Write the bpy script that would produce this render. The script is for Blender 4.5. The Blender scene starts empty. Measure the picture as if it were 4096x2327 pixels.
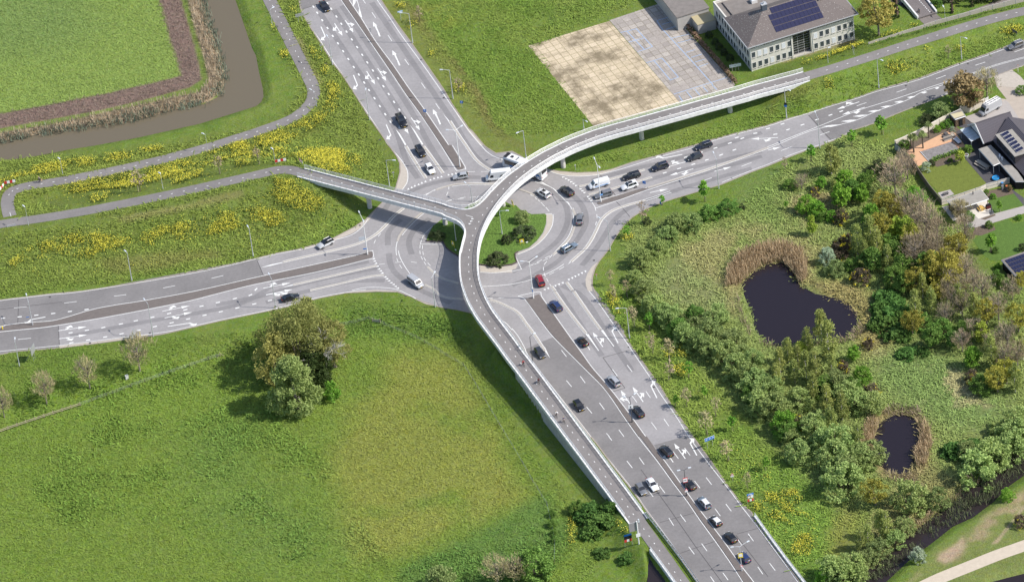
import bpy, math, random
import numpy as np
from mathutils import Vector, Matrix
from mathutils.geometry import tessellate_polygon
R = math.radians
rnd = random.Random(7)
SC = bpy.context.scene
COL = SC.collection
# ------------------------------------------------------------------ camera (long lens, aerial oblique)
FPX, DEP, ROLL, CH = 22309.3, 0.650558, -0.1197738, 838.384
CY = -1100.0
_fw = np.array([0, math.cos(DEP), -math.sin(DEP)]); _r0 = np.array([1., 0, 0]); _u0 = np.cross(_r0, _fw)
_rt = math.cos(ROLL)*_r0 + math.sin(ROLL)*_u0; _up = -math.sin(ROLL)*_r0 + math.cos(ROLL)*_u0
CAMP = np.array([0, CY, CH])
cd = bpy.data.cameras.new('camera'); cam = bpy.data.objects.new('camera', cd); COL.objects.link(cam)
cd.sensor_width = 36; cd.lens = FPX/4096*36; cd.clip_end = 20000; cd.clip_start = 10
m = Matrix.Identity(4)
for i in range(3):
    m[i][0] = _rt[i]; m[i][1] = _up[i]; m[i][2] = -_fw[i]; m[i][3] = CAMP[i]
cam.matrix_world = m
SC.camera = cam
# ------------------------------------------------------------------ light
SUN_AZ, SUN_EL = R(104.0), R(45.0)      # azimuth from +y clockwise (sun stands to the right)
w = bpy.data.worlds.new('World'); SC.world = w; w.use_nodes = True
nt = w.node_tree; bg = nt.nodes['Background']
sky = nt.nodes.new('ShaderNodeTexSky'); sky.sky_type = 'NISHITA'; sky.sun_disc = False
sky.sun_elevation = SUN_EL; sky.sun_rotation = SUN_AZ; sky.dust_density = 1.5
nt.links.new(sky.outputs[0], bg.inputs[0]); bg.inputs[1].default_value = 0.135
sd = bpy.data.lights.new('sun', 'SUN'); sd.energy = 4.2; sd.angle = R(0.55); sd.color = (1, 0.955, 0.89)
so = bpy.data.objects.new('sun', sd); COL.objects.link(so)
sdir = Vector((math.sin(SUN_AZ)*math.cos(SUN_EL), math.cos(SUN_AZ)*math.cos(SUN_EL), math.sin(SUN_EL)))
so.rotation_euler = sdir.to_track_quat('Z', 'Y').to_euler(); so.location = (200, 0, 300)
SC.view_settings.view_transform = 'Standard'; SC.view_settings.look = 'None'
SC.view_settings.exposure = 0.34; SC.view_settings.gamma = 1
# ------------------------------------------------------------------ pixel -> place
ROWY = [0, 582, 1164, 1745]
ZT = {'d': (0, 0, 1.59813), 'h': (3560, 380, .20946), 'g': (3660, 600, .38456), 'v': (2740, 0, .28873), 't': (3480, 0, .24034)}
def P(s):
    out = []; ox = oy = 0; sc = 1
    for t in s.split():
        if ',' in t:
            a, b = t.split(','); out.append((ox+float(a)*sc, oy+float(b)*sc))
        elif t in ZT: ox, oy, sc = ZT[t]
        else: ox, oy, sc = int(t[0])*1024, ROWY[int(t[1])], 1024/2562.
    return out
def unp(q, z=0.0):
    v = (q[0]-2048)*_rt - (q[1]-1163.5)*_up + FPX*_fw
    p = CAMP + v*((z-CAMP[2])/v[2])
    return Vector(p)
def Wd(s, z=0.0):
    return [unp(q, z) for q in P(s)]
def proj(p):
    v = np.array(p)-CAMP; d = v@_fw
    return (2048+FPX*(v@_rt)/d, 1163.5-FPX*(v@_up)/d)
# ------------------------------------------------------------------ materials
MATS = {}
def lin(c):
    return tuple(((x/255+0.055)/1.055)**2.4 if x > 10 else x/255/12.92 for x in c)
def mat(name, col, rough=0.7, metal=0.0, spec=0.3, noise=0.0, nscale=1.0, bump=0.0, bscale=4.0, rand=0.0, coat=0.0, trans=0.0, n2=None):
    if name in MATS: return MATS[name]
    M = bpy.data.materials.new(name); M.use_nodes = True; t = M.node_tree; b = t.nodes['Principled BSDF']
    b.inputs['Roughness'].default_value = rough; b.inputs['Metallic'].default_value = metal
    b.inputs['Specular IOR Level'].default_value = spec; b.inputs['Coat Weight'].default_value = coat
    b.inputs['Base Color'].default_value = (*col, 1)
    last = None
    if noise or rand or bump:
        geo = t.nodes.new('ShaderNodeNewGeometry')
    if noise or rand:
        rgb = t.nodes.new('ShaderNodeRGB'); rgb.outputs[0].default_value = (*col, 1); last = rgb.outputs[0]
        hs = t.nodes.new('ShaderNodeHueSaturation'); t.links.new(last, hs.inputs['Color'])
        val = None
        if noise:
            n = t.nodes.new('ShaderNodeTexNoise'); n.inputs['Scale'].default_value = nscale; n.inputs['Detail'].default_value = 6; n.inputs['Roughness'].default_value = 0.65
            t.links.new(geo.outputs['Position'], n.inputs['Vector'])
            mr = t.nodes.new('ShaderNodeMapRange'); mr.inputs[1].default_value = 0.25; mr.inputs[2].default_value = 0.75
            mr.inputs[3].default_value = 1-noise; mr.inputs[4].default_value = 1+noise
            t.links.new(n.outputs['Fac'], mr.inputs[0]); val = mr.outputs[0]
        if rand:
            oi = t.nodes.new('ShaderNodeObjectInfo')
            mr = t.nodes.new('ShaderNodeMapRange'); mr.inputs[3].default_value = 1-rand; mr.inputs[4].default_value = 1+rand
            t.links.new(oi.outputs['Random'], mr.inputs[0])
            if val is not None:
                mm = t.nodes.new('ShaderNodeMath'); mm.operation = 'MULTIPLY'
                t.links.new(val, mm.inputs[0]); t.links.new(mr.outputs[0], mm.inputs[1]); val = mm.outputs[0]
            else: val = mr.outputs[0]
            mh = t.nodes.new('ShaderNodeMapRange'); mh.inputs[3].default_value = 0.5-rand*0.07; mh.inputs[4].default_value = 0.5+rand*0.07
            ml = t.nodes.new('ShaderNodeMath'); ml.operation = 'FRACT'; mu = t.nodes.new('ShaderNodeMath'); mu.operation = 'MULTIPLY'; mu.inputs[1].default_value = 7.31
            t.links.new(oi.outputs['Random'], mu.inputs[0]); t.links.new(mu.outputs[0], ml.inputs[0]); t.links.new(ml.outputs[0], mh.inputs[0])
            t.links.new(mh.outputs[0], hs.inputs['Hue'])
        t.links.new(val, hs.inputs['Value']); t.links.new(hs.outputs[0], b.inputs['Base Color'])
    if bump:
        n = t.nodes.new('ShaderNodeTexNoise'); n.inputs['Scale'].default_value = bscale; n.inputs['Detail'].default_value = 4
        t.links.new(geo.outputs['Position'], n.inputs['Vector'])
        bp = t.nodes.new('ShaderNodeBump'); bp.inputs['Strength'].default_value = 1; bp.inputs['Distance'].default_value = bump
        t.links.new(n.outputs['Fac'], bp.inputs['Height']); t.links.new(bp.outputs[0], b.inputs['Normal'])
    if trans:   # thin leaf: some light passes through
        tr = t.nodes.new('ShaderNodeBsdfTranslucent'); mx = t.nodes.new('ShaderNodeMixShader'); mx.inputs[0].default_value = trans
        src = b.inputs['Base Color'].links[0].from_socket if b.inputs['Base Color'].links else None
        if src: t.links.new(src, tr.inputs[0])
        else: tr.inputs[0].default_value = (*col, 1)
        t.links.new(b.outputs[0], mx.inputs[1]); t.links.new(tr.outputs[0], mx.inputs[2])
        t.links.new(mx.outputs[0], t.nodes['Material Output'].inputs['Surface'])
    MATS[name] = M
    return M
# ------------------------------------------------------------------ mesh building
class MB:
    def __init__(s, lift=0.0): s.v = []; s.f = []; s.mi = []; s.m = 0; s.lift = lift; s.n = 0
    def add(s, vs, fs):
        o = len(s.v); dz = s.lift*(s.n % 50); s.n += 1; s.v += [(x[0], x[1], x[2]+dz) for x in vs]
        for f in fs: s.f.append(tuple(i+o for i in f)); s.mi.append(s.m)
    def box(s, c, d, rz=0.0, taper=1.0):
        cx, cy, cz = c; dx, dy, dz = d[0]/2, d[1]/2, d[2]/2; cs, sn = math.cos(rz), math.sin(rz)
        vs = []
        for z, k in ((-dz, 1), (dz, taper)):
            for x, y in ((-dx, -dy), (dx, -dy), (dx, dy), (-dx, dy)):
                x *= k; y *= k
                vs.append((cx+x*cs-y*sn, cy+x*sn+y*cs, cz+z))
        s.add(vs, [(0, 3, 2, 1), (4, 5, 6, 7), (0, 1, 5, 4), (1, 2, 6, 5), (2, 3, 7, 6), (3, 0, 4, 7)])
    def tube(s, pts, rs, n=6, cap=True):
        pts = [Vector(p) for p in pts]
        if not isinstance(rs, (list, tuple)): rs = [rs]*len(pts)
        rings = []
        for i, p in enumerate(pts):
            a = pts[max(i-1, 0)]; b = pts[min(i+1, len(pts)-1)]; d = (b-a)
            if d.length < 1e-6: d = Vector((0, 0, 1))
            d.normalize()
            u = d.cross(Vector((0, 0, 1)) if abs(d.z) < .9 else Vector((1, 0, 0))).normalized(); v2 = d.cross(u)
            rings.append([p+(u*math.cos(2*math.pi*k/n)+v2*math.sin(2*math.pi*k/n))*rs[i] for k in range(n)])
        vs = [x for r in rings for x in r]; fs = []
        for i in range(len(rings)-1):
            for k in range(n):
                fs.append((i*n+k, i*n+(k+1) % n, (i+1)*n+(k+1) % n, (i+1)*n+k))
        if cap: fs += [tuple(range(n))[::-1], tuple(range((len(rings)-1)*n, len(rings)*n))]
        s.add(vs, fs)
    def cyl(s, c, r, h, n=10, r2=None, ax='z'):
        r2 = r if r2 is None else r2
        d = {'z': (0, 0, 1), 'y': (0, 1, 0), 'x': (1, 0, 0)}[ax]; c = Vector(c); d = Vector(d)
        s.tube([c-d*h/2, c+d*h/2], [r, r2], n)
    def poly(s, pts):
        pts = [Vector(p) for p in pts]
        tr = tessellate_polygon([[Vector((p.x, p.y, 0)) for p in pts]])
        fs = []
        for a, b, c in tr:
            nz = (pts[b].x-pts[a].x)*(pts[c].y-pts[a].y)-(pts[b].y-pts[a].y)*(pts[c].x-pts[a].x)
            fs.append((a, b, c) if nz > 0 else (a, c, b))
        s.add(pts, fs)
    def prism(s, pts, z0, z1):
        pts = [Vector(p) for p in pts]
        s.poly([Vector((p.x, p.y, z1)) for p in pts])
        n = len(pts); area = sum(pts[i].x*pts[(i+1) % n].y-pts[(i+1) % n].x*pts[i].y for i in range(n))
        vs = [Vector((p.x, p.y, z0)) for p in pts]+[Vector((p.x, p.y, z1)) for p in pts]
        fs = [(i, (i+1) % n, n+(i+1) % n, n+i) if area > 0 else (i, n+i, n+(i+1) % n, (i+1) % n) for i in range(n)]
        s.add(vs, fs)
    def strip(s, pts, w, z=None, dz=0.0, w2=None):
        L, Rr = offs(pts, w/2), offs(pts, -w/2)
        if w2 is not None:
            L = [p+(a-p)*(w+(w2-w)*i/(len(pts)-1))/w for i, (p, a) in enumerate(zip(pts, L))]; Rr = [p+(a-p)*(w+(w2-w)*i/(len(pts)-1))/w for i, (p, a) in enumerate(zip(pts, Rr))]
        vs = []
        for a, b in zip(L, Rr):
            vs += [Vector((a.x, a.y, (a.z if z is None else z)+dz)), Vector((b.x, b.y, (b.z if z is None else z)+dz))]
        s.add(vs, [(2*i+1, 2*i+3, 2*i+2, 2*i) for i in range(len(L)-1)])
    def wall(s, pts, z0, z1):   # vertical sheet; z0,z1 lists or numbers
        n = len(pts); f = lambda z, i: z[i] if isinstance(z, (list, tuple)) else z
        vs = [Vector((p.x, p.y, f(z0, i))) for i, p in enumerate(pts)]+[Vector((p.x, p.y, f(z1, i))) for i, p in enumerate(pts)]
        s.add(vs, [(i, i+1, n+i+1, n+i) for i in range(n-1)])
    def build(s, name, mats, parent=None, smooth=False):
        me = bpy.data.meshes.new(name); me.from_pydata(s.v, [], s.f)
        for M in (mats if isinstance(mats, (list, tuple)) else [mats]): me.materials.append(M)
        if s.m or any(s.mi): me.polygons.foreach_set('material_index', s.mi)
        if smooth: me.polygons.foreach_set('use_smooth', [True]*len(s.f))
        me.update()
        o = bpy.data.objects.new(name, me); COL.objects.link(o); o.parent = parent
        return o
def offs(pts, d):
    out = []
    for i, p in enumerate(pts):
        a = pts[max(i-1, 0)]; b = pts[min(i+1, len(pts)-1)]
        t1 = Vector((p.x-a.x, p.y-a.y)); t2 = Vector((b.x-p.x, b.y-p.y))
        if t1.length < 1e-6: t1 = t2
        if t2.length < 1e-6: t2 = t1
        t1.normalize(); t2.normalize(); n1 = Vector((-t1.y, t1.x)); n2 = Vector((-t2.y, t2.x)); n = n1+n2
        if n.length < .2: n = n1
        n.normalize(); k = max(.5, n.dot(n1))
        out.append(Vector((p.x+n.x*d/k, p.y+n.y*d/k, p.z)))
    return out
def smooth(pts, n=4, closed=False):   # Catmull-Rom
    out = []; N = len(pts)
    g = (lambda i: pts[i % N]) if closed else (lambda i: pts[min(max(i, 0), N-1)])
    for i in range(N if closed else N-1):
        a, b, c, d = g(i-1), g(i), g(i+1), g(i+2)
        for k in range(n):
            t = k/n
            out.append(.5*((2*b)+(c-a)*t+(2*a-5*b+4*c-d)*t*t+(3*b-a-3*c+d)*t**3))
    if not closed: out.append(pts[-1].copy())
    return out
def alen(pts):
    L = [0]
    for a, b in zip(pts, pts[1:]): L.append(L[-1]+(b-a).length)
    return L
def resample(pts, step):
    L = alen(pts); n = max(1, round(L[-1]/step)); out = []; j = 0
    for i in range(n+1):
        s = L[-1]*i/n
        while j < len(L)-2 and L[j+1] < s: j += 1
        t = (s-L[j])/max(1e-9, L[j+1]-L[j]); out.append(pts[j].lerp(pts[j+1], min(1, max(0, t))))
    return out
def empty(name, loc=(0, 0, 0), rz=0.0, label=None, cat=None, group=None):
    o = bpy.data.objects.new(name, None); COL.objects.link(o); o.location = loc; o.rotation_euler = (0, 0, rz); o.empty_display_size = .3
    tag(o, label, cat, group); return o
def tag(o, label=None, cat=None, group=None, kind=None):
    if label: o['label'] = label
    if cat: o['category'] = cat
    if group: o['group'] = group
    if kind: o['kind'] = kind
    return o
def copy_tree(o, parent=None):
    c = o.copy(); COL.objects.link(c)
    if parent is not None: c.parent = parent
    for ch in list(o.children): copy_tree(ch, c)
    return c
def text_mesh(txt, size, name='lettering', ext=0.01):
    cu = bpy.data.curves.new(name, 'FONT'); cu.body = txt; cu.size = size; cu.extrude = ext; cu.align_x = 'CENTER'; cu.align_y = 'CENTER'; cu.resolution_u = 2
    o = bpy.data.objects.new(name, cu); COL.objects.link(o)
    dg = bpy.context.evaluated_depsgraph_get(); me = bpy.data.meshes.new_from_object(o.evaluated_get(dg)); me.name = name
    bpy.data.objects.remove(o); bpy.data.curves.remove(cu)
    return me
# ------------------------------------------------------------------ numpy geometry
def seg_dist(px, py, pts, closed=False, zs=None):
    best = np.full(px.shape, 1e9); zz = np.zeros(px.shape)
    n = len(pts)
    for i in range(n if closed else n-1):
        a = pts[i]; b = pts[(i+1) % n]; dx, dy = b[0]-a[0], b[1]-a[1]; L2 = dx*dx+dy*dy+1e-12
        t = np.clip(((px-a[0])*dx+(py-a[1])*dy)/L2, 0, 1)
        d = np.hypot(px-a[0]-t*dx, py-a[1]-t*dy); k = d < best
        best = np.where(k, d, best)
        if zs is not None: zz = np.where(k, zs[i]+(zs[i+1]-zs[i])*t, zz)
    return (best, zz) if zs is not None else best
def inside(px, py, pts):
    r = np.zeros(px.shape, bool); n = len(pts)
    for i in range(n):
        a = pts[i]; b = pts[(i+1) % n]
        c = (a[1] > py) != (b[1] > py)
        r ^= c & (px < (b[0]-a[0])*(py-a[1])/((b[1]-a[1]) if abs(b[1]-a[1]) > 1e-12 else 1e-12)+a[0])
    return r
def sdist(px, py, pts):   # negative inside
    d = seg_dist(px, py, pts, True); return np.where(inside(px, py, pts), -d, d)
def sst(x): x = np.clip(x, 0, 1); return x*x*(3-2*x)
# ================================================================== SETTING
# --- flat road outline
ROAD = Wd("10 395,-230 425,-60 432,0 440,60 470,150 560,300 640,420 760,620 870,760 1000,960 1130,1170 1250,1340 1330,1456 11 1410,110 1440,180 1442,270 1420,350 1395,440 1320,520 1215,620 1100,740 960,830 760,935 600,990 420,1040 200,1080 0,1130 "
 "01 2170,1220 1650,1320 1300,1385 02 830,0 500,30 250,60 0,90 -500,160 -500,690 0,635 200,600 600,570 1000,520 1480,455 1640,430 1900,370 2200,300 2562,225 12 270,170 640,70 900,20 1200,5 1420,10 1560,60 1680,110 1840,160 2000,185 2140,215 2400,330 "
 "22 -20,400 120,590 200,715 600,1220 780,1456 23 810,20 1000,280 1230,570 1330,720 1500,950 1680,1195 1860,1456 2110,1830 33 600,1830 320,1456 0,1010 23 2420,815 2400,760 2290,665 2170,510 2000,260 1810,0 "
 "22 1600,1150 1480,950 1300,700 1200,560 1080,370 960,200 870,90 825,0 21 800,1400 805,1320 830,1230 870,1160 960,1050 1010,960 1060,880 1120,800 1200,720 1330,640 1450,590 1600,540 1900,450 2100,390 2400,265 2562,205 31 230,110 400,45 520,5 "
 "30 700,1390 830,1310 1050,1240 1250,1155 1440,1080 1640,1005 1830,930 2000,850 2270,765 2440,700 2562,655 3000,510 3000,240 2562,405 2400,460 2200,540 1900,640 1500,790 1100,900 900,970 600,1060 400,1130 200,1190 0,1255 "
 "20 2300,1320 2000,1400 1820,1456 21 1500,90 1200,170 1000,240 850,268 650,274 480,260 330,235 200,190 100,115 0,60 11 2400,80 2290,10 10 2160,1310 2130,1290 1960,1040 1880,900 1700,640 1560,440 1440,280 1300,80 1250,0 1120,-230")
def zl(pix, z0, z1):
    n = len(pix); L = [0]
    for a, b in zip(pix, pix[1:]): L.append(L[-1]+math.hypot(b[0]-a[0], b[1]-a[1]))
    return [z0+(z1-z0)*l/L[-1] for l in L]
def U3(s, zs): return [unp(q, z) for q, z in zip(P(s), zs)]
# --- cycle path centre lines (height rises to the bridge)
S_MAIN = ("30 385,765 283,795 180,822 70,852 20 2525,880 2415,910 2320,940 2215,968 2110,998 2005,1027 1900,1055 1795,1085 1690,1115 1583,1144 1477,1173 1370,1203 1265,1232 1158,1262 1050,1291 945,1322 840,1355 740,1392 642,1430 "
 "21 545,15 455,60 363,105 280,155 197,206 120,260 45,315 11 2540,373 2475,435 2418,497 2363,562 2313,628 2268,695 2230,763 2197,832 2170,902 2150,973 2137,1046 2128,1118 2127,1190 2130,1262 2140,1335 2157,1407 12 2182,22 2210,94 2247,165 2288,234 2337,302 2390,372 2442,441 2495,510 2545,580 "
 "22 35,652 90,722 142,790 195,860 247,930 300,1003 355,1075 408,1147 457,1213 507,1280 556,1346 605,1412 23 660,32 715,105 770,178 825,252 880,326 935,400 990,473 1047,549 1102,625 1158,700 1214,776 1268,851")
pm = P(S_MAIN); nm = len(pm); iN = 16; iJ = 40
zm = []
LL = [0]
for a, b in zip(pm, pm[1:]): LL.append(LL[-1]+math.hypot(b[0]-a[0], (b[1]-a[1])*1.6))
iD = 44
for i in range(nm):
    if i <= iN: zm.append(3.9+1.9*float(sst(LL[i]/LL[iN])))
    elif i <= iD: zm.append(5.8)
    else:
        t = (LL[i]-LL[iD])/(LL[-1]-LL[iD]); zm.append(5.8*(1-t)*(1-.12*math.sin(t*math.pi))+0.06*t)
MAIN = [unp(q, z) for q, z in zip(pm, zm)]
S_LEFT = "11 450,272 553,298 655,324 758,351 860,377 963,403 1065,430 1170,457 1272,483 1377,510 1480,537 1583,563 1688,590 1793,617 1896,644 2002,672 2110,705 2215,755"
pl = P(S_LEFT); zlft = [4.3+1.5*float(sst(min(1, i/13))) for i in range(len(pl))]
LEFT = [unp(q, z) for q, z in zip(pl, zlft)]
S_PL = "11 450,272 345,247 222,247 103,272 01 2548,300 2313,353 2077,407 1840,460 1603,510 1362,559 1121,606 880,653 638,694 393,733 270,750 150,767 27,785 -250,830"
PATHL = U3(S_PL, zl(P(S_PL), 4.3, 1.3))
S_PU = "01 150,767 98,700 80,630 73,566 91,494 125,458 176,434 296,405 416,386 536,368 655,348 773,325 892,302 1008,280 1126,255 1243,230 1358,205 1472,178 1587,151 1700,122 1813,92 1926,62 2035,31 2143,2 00 2360,1388 2467,1355 10 12,1320 117,1283 220,1247 318,1207 405,1161 477,1107 534,1048 567,987 580,925 568,864 541,805 512,747 483,688 454,631 425,573 395,516 366,459 337,402 309,345 280,288 252,231 223,175 195,119 167,63 138,7 30,-240"
pu = P(S_PU); PATHU = [unp(q, z) for q, z in zip(pu, [max(.1, 1.5-1.4*i/22) for i in range(len(pu))])]
S_PE = "30 385,765 590,705 693,674 796,641 897,610 998,578 1100,546 1200,514 1300,481 1398,449 1497,418 1597,388 1695,358 1793,327 1890,297 1990,267 2088,238 2187,209 2285,182 2387,157 2487,132 2700,85 3000,20"
PATHE = U3(S_PE, zl(P(S_PE), 3.9, 0.2))
S_PS = "23 1158,700 1214,776 1268,851 1320,926 1373,997 1425,1070 1477,1142 1570,1272 1628,1356 1688,1438 1850,1670"
PATHR = [Vector((p.x, p.y, max(.05, p.z-2.7))) for p in MAIN[53:62]]
PATHS = U3(S_PS, [MAIN[-3].z, MAIN[-2].z, .06]+[.05]*8)
# --- waters (polygon traced on the water plane)
WATERS = {
 'canal': (-.9, 2.2, Wd("10 -60,-260 00 2030,0 2080,200 2150,400 2210,570 2250,720 2235,880 2180,970 2050,1040 1700,1110 1300,1220 800,1290 400,1340 0,1420 -600,1510 01 -600,260 0,160 300,118 700,40 960,0 00 1400,1375 2000,1240 2562,1065 10 50,1025 75,970 70,900 30,720 0,560 00 2520,480 2425,200 2355,0 2290,-260", -.9)),
 'pond': (-.8, 3.0, Wd("d 1853,712 1880,682 1920,662 1958,657 1985,678 2000,712 2040,735 2090,745 2130,763 2153,800 2143,830 2100,852 2060,845 2000,862 1950,868 1910,858 1890,825 1880,785 1864,742", -.8)),
 'small_pond': (-.8, 2.2, Wd("d 2188,1095 2200,1060 2225,1041 2255,1035 2285,1043 2302,1070 2305,1110 2288,1140 2290,1170 2260,1187 2225,1182 2200,1162 2188,1130", -.8)),
 'ditch': (-.9, 2.0, Wd("33 3000,-200 2562,100 2300,320 2120,450 1900,600 1650,790 1500,915 1350,1040 1230,1145 1100,1250 850,1456 300,1860 700,1860 1180,1456 1240,1400 1400,1250 1540,1140 1700,1020 1850,900 2050,810 2250,660 2420,490 2562,390 3000,100", -.9)),
 'pool_of_water': (-.7, 1.5, Wd("33 2230,1456 2400,1410 2562,1370 2900,1290 2900,1700 2200,1700", -.7)),
 'culvert': (-1.3, 1.0, Wd('23 1372,1190 1425,1290 1510,1400 1600,1530 1700,1700 1360,1700 1352,1456 1358,1300', -1.3)),
 'brook': (-.7, 1.4, Wd("30 1190,-40 1240,30 1330,60 1420,110 1480,175 1500,100 1420,20 1390,-80", -.7)),
}
FIELD = Wd("02 -900,1700 0,1000 600,880 1100,800 1900,560 2562,330 12 270,270 600,200 900,130 1300,140 1700,210 2100,280 22 300,720 520,1000 850,1400 23 1150,330 1560,840 1600,1060 1700,1300 1900,1900 -400,1900 03 -900,1900")
FLAT = [PATHS[1:]]
def hgt(x, y):
    h = np.zeros(x.shape)
    dr = sdist(x, y, ROAD)
    ps, = FLAT
    dps = np.maximum(seg_dist(x, y, ps)-2.0, 0)
    m1 = sst((dr-1.2)/3.0)*sst((dps-.3)/7.0)
    df = -sdist(x, y, FIELD)
    h = h-2.3*sst(df/9.0)*m1
    for pth, sl in ((PATHL, 4.0), (PATHU, 4.0), (PATHE, 2.9), (PATHR, 1.5)):
        d, z = seg_dist(x, y, pth, False, [p.z for p in pth])
        k = np.clip(1-(d-2.5)/(np.maximum(z, .05)*sl), 0, 1)
        k = k*.75+.25*sst(k)
        k = np.where(d < 2.5, 1, k)*np.where(dr > 0, sst((dr+.3)/1.5), 0)
        h = np.maximum(h, h*(1-k)+z*k)
    for nme, (zw, b, pg) in WATERS.items():
        d = sdist(x, y, pg)
        t = np.clip(d/b, 0, 1)
        e = np.where(d < 0, zw+np.maximum(d*.6, -1.2), zw+(0-zw)*t)
        h = np.where(d < b, np.minimum(h, np.where(dr < .8, h, e)), h)
    return h
def axis(a, b, st, far):
    c = list(np.arange(a, b, st)); o = []; s = st; q = c[-1]
    while q < far: s *= 1.35; q += s; o.append(q)
    o2 = []; s = st; q = c[0]
    while q > -far: s *= 1.35; q -= s; o2.append(q)
    return np.array(o2[::-1]+c+o)
GX, GY = axis(-150, 168, .55, 4000), axis(-160, 190, .55, 4000)
XX, YY = np.meshgrid(GX, GY)
ZZ = np.zeros(XX.shape)
ii = (np.abs(GX-9) < 185); jj = (np.abs(GY-15) < 200)
sx = np.where(ii)[0]; sy = np.where(jj)[0]
SUB = np.s_[sy[0]:sy[-1]+1, sx[0]:sx[-1]+1]
subX, subY = XX[SUB], YY[SUB]
ZZ[SUB] = hgt(subX, subY)
def hz(x, y):
    i = min(max(np.searchsorted(GX, x)-1, 0), len(GX)-2); j = min(max(np.searchsorted(GY, y)-1, 0), len(GY)-2)
    tx = (x-GX[i])/(GX[i+1]-GX[i]); ty = (y-GY[j])/(GY[j+1]-GY[j])
    return float((ZZ[j, i]*(1-tx)+ZZ[j, i+1]*tx)*(1-ty)+(ZZ[j+1, i]*(1-tx)+ZZ[j+1, i+1]*tx)*ty)
def G(q, dz=0.0):
    z = 0.0
    for _ in range(8):
        p = unp(q, z); z = .5*z+.5*hz(p.x, p.y)
    p = unp(q, z); p.z = hz(p.x, p.y)+dz
    return p
def Gs(s, dz=0.0): return [G(q, dz) for q in P(s)]
# --- ground colour zones (what grows where)
rg = np.random.RandomState(3)
def vnoise(x, y, s, seed):
    r = np.random.RandomState(seed); T = r.rand(257, 257)
    u, v = x/s+1000.3, y/s+1000.7
    i, j = np.floor(u).astype(int), np.floor(v).astype(int); f, g = sst(u-i), sst(v-j); i %= 256; j %= 256
    return (T[i, j]*(1-f)+T[i+1, j]*f)*(1-g)+(T[i, j+1]*(1-f)+T[i+1, j+1]*f)*g
def fbm(x, y, s, seed): return (vnoise(x, y, s, seed)+.5*vnoise(x, y, s/2.1, seed+1)+.25*vnoise(x, y, s/4.3, seed+2)+.12*vnoise(x, y, s/9, seed+3))/1.87
CV = np.zeros(XX.shape+(3,)); CV[:] = (.086, .140, .026)
cs = CV[SUB]
WOB = (fbm(subX, subY, 7, 11)-.5)
def zone(s, col, soft=1.0, k=1.0, wob=1.0, pts=None, patch=None):
    pg = pts if pts is not None else Gs(s)
    xs = [p.x for p in pg]; ys = [p.y for p in pg]; mgn = soft+8
    a, b = np.searchsorted(subX[0], [min(xs)-mgn, max(xs)+mgn]); c, d_ = np.searchsorted(subY[:, 0], [min(ys)-mgn, max(ys)+mgn])
    sl = np.s_[c:d_, a:b]
    if d_ <= c or b <= a: return
    d = sdist(subX[sl], subY[sl], pg)+WOB[sl]*wob*4
    t = sst(.5-d/soft)*k
    if patch: t = t*sst((fbm(subX[sl], subY[sl], patch[0], patch[1])-patch[2])/patch[3])
    cs[sl] = cs[sl]*(1-t[..., None])+np.array(col)*t[..., None]
# broad variety of the verges
v1 = sst((fbm(subX, subY, 14, 21)-.38)/.3)[..., None]; cs[:] = cs*(1-v1*.55)+np.array((.108, .150, .034))*v1*.55
v2 = sst((fbm(subX, subY, 5, 31)-.5)/.2)[..., None]; cs[:] = cs*(1-v2*.45)+np.array((.063, .118, .020))*v2*.45
# left verge embankments olive, dry shoulder along the paths
zone("d -60,400 300,370 700,300 760,220 660,0 800,-60 1000,420 960,500 600,650 0,740 -60,745", (.088, .122, .027), 6, .7)
zone("d -60,480 0,440 300,400 650,330 760,280 800,230 800,200 840,250 800,330 640,400 300,450 40,500", (.098, .13, .028), 4, .6)
zone("d 250,655 420,632 530,625 540,640 430,668 300,675", (.11, .11, .04), 5, .5)
zone("d 300,545 480,505 600,478 610,490 470,525 300,555", (.16, .135, .07), 2, .4, .4)
zone("10 400,380 470,400 560,640 640,760 640,830 590,760 480,560", (.15, .135, .07), 2, .6, .4)
# crop field, bare strip, reed bank
zone("00 -900,-300 1590,-300 1605,0 1640,130 1700,380 1760,560 1820,760 1500,840 1100,930 600,1030 0,1140 -900,1300", (.130, .198, .048), 1.0, 1, .12)
zone("00 -900,-300 700,-300 1000,250 600,500 0,600 -900,700", (.106, .170, .050), 22, .8, 1.5)
zone("00 1590,-300 1605,0 1640,130 1700,380 1760,560 1820,760 1500,840 1100,930 600,1030 0,1140 -900,1300 -900,1440 0,1290 500,1200 1000,1110 1500,990 1900,880 2020,800 1990,620 1900,280 1815,0 1770,-300", (.135, .104, .084), 1.0, 1, .15)
zone("00 1770,-300 1815,0 1900,280 1990,620 2020,800 1900,880 1500,990 1000,1110 500,1200 0,1290 -900,1440 -900,1480 0,1330 500,1245 1000,1140 1500,1030 2000,920 2090,820 2050,620 1960,330 1880,0 1850,-300", (.10, .145, .035), .8, 1, .1)
zone("00 1850,-300 1880,0 1960,330 2050,620 2090,820 2000,920 1500,1030 1000,1140 500,1245 0,1330 -900,1480 -900,1540 0,1450 400,1370 800,1310 1300,1240 1700,1130 2100,1030 2260,880 2260,720 2220,570 2100,200 2040,0 1990,-300", (.20, .165, .105), .8, 1, .1)
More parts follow.
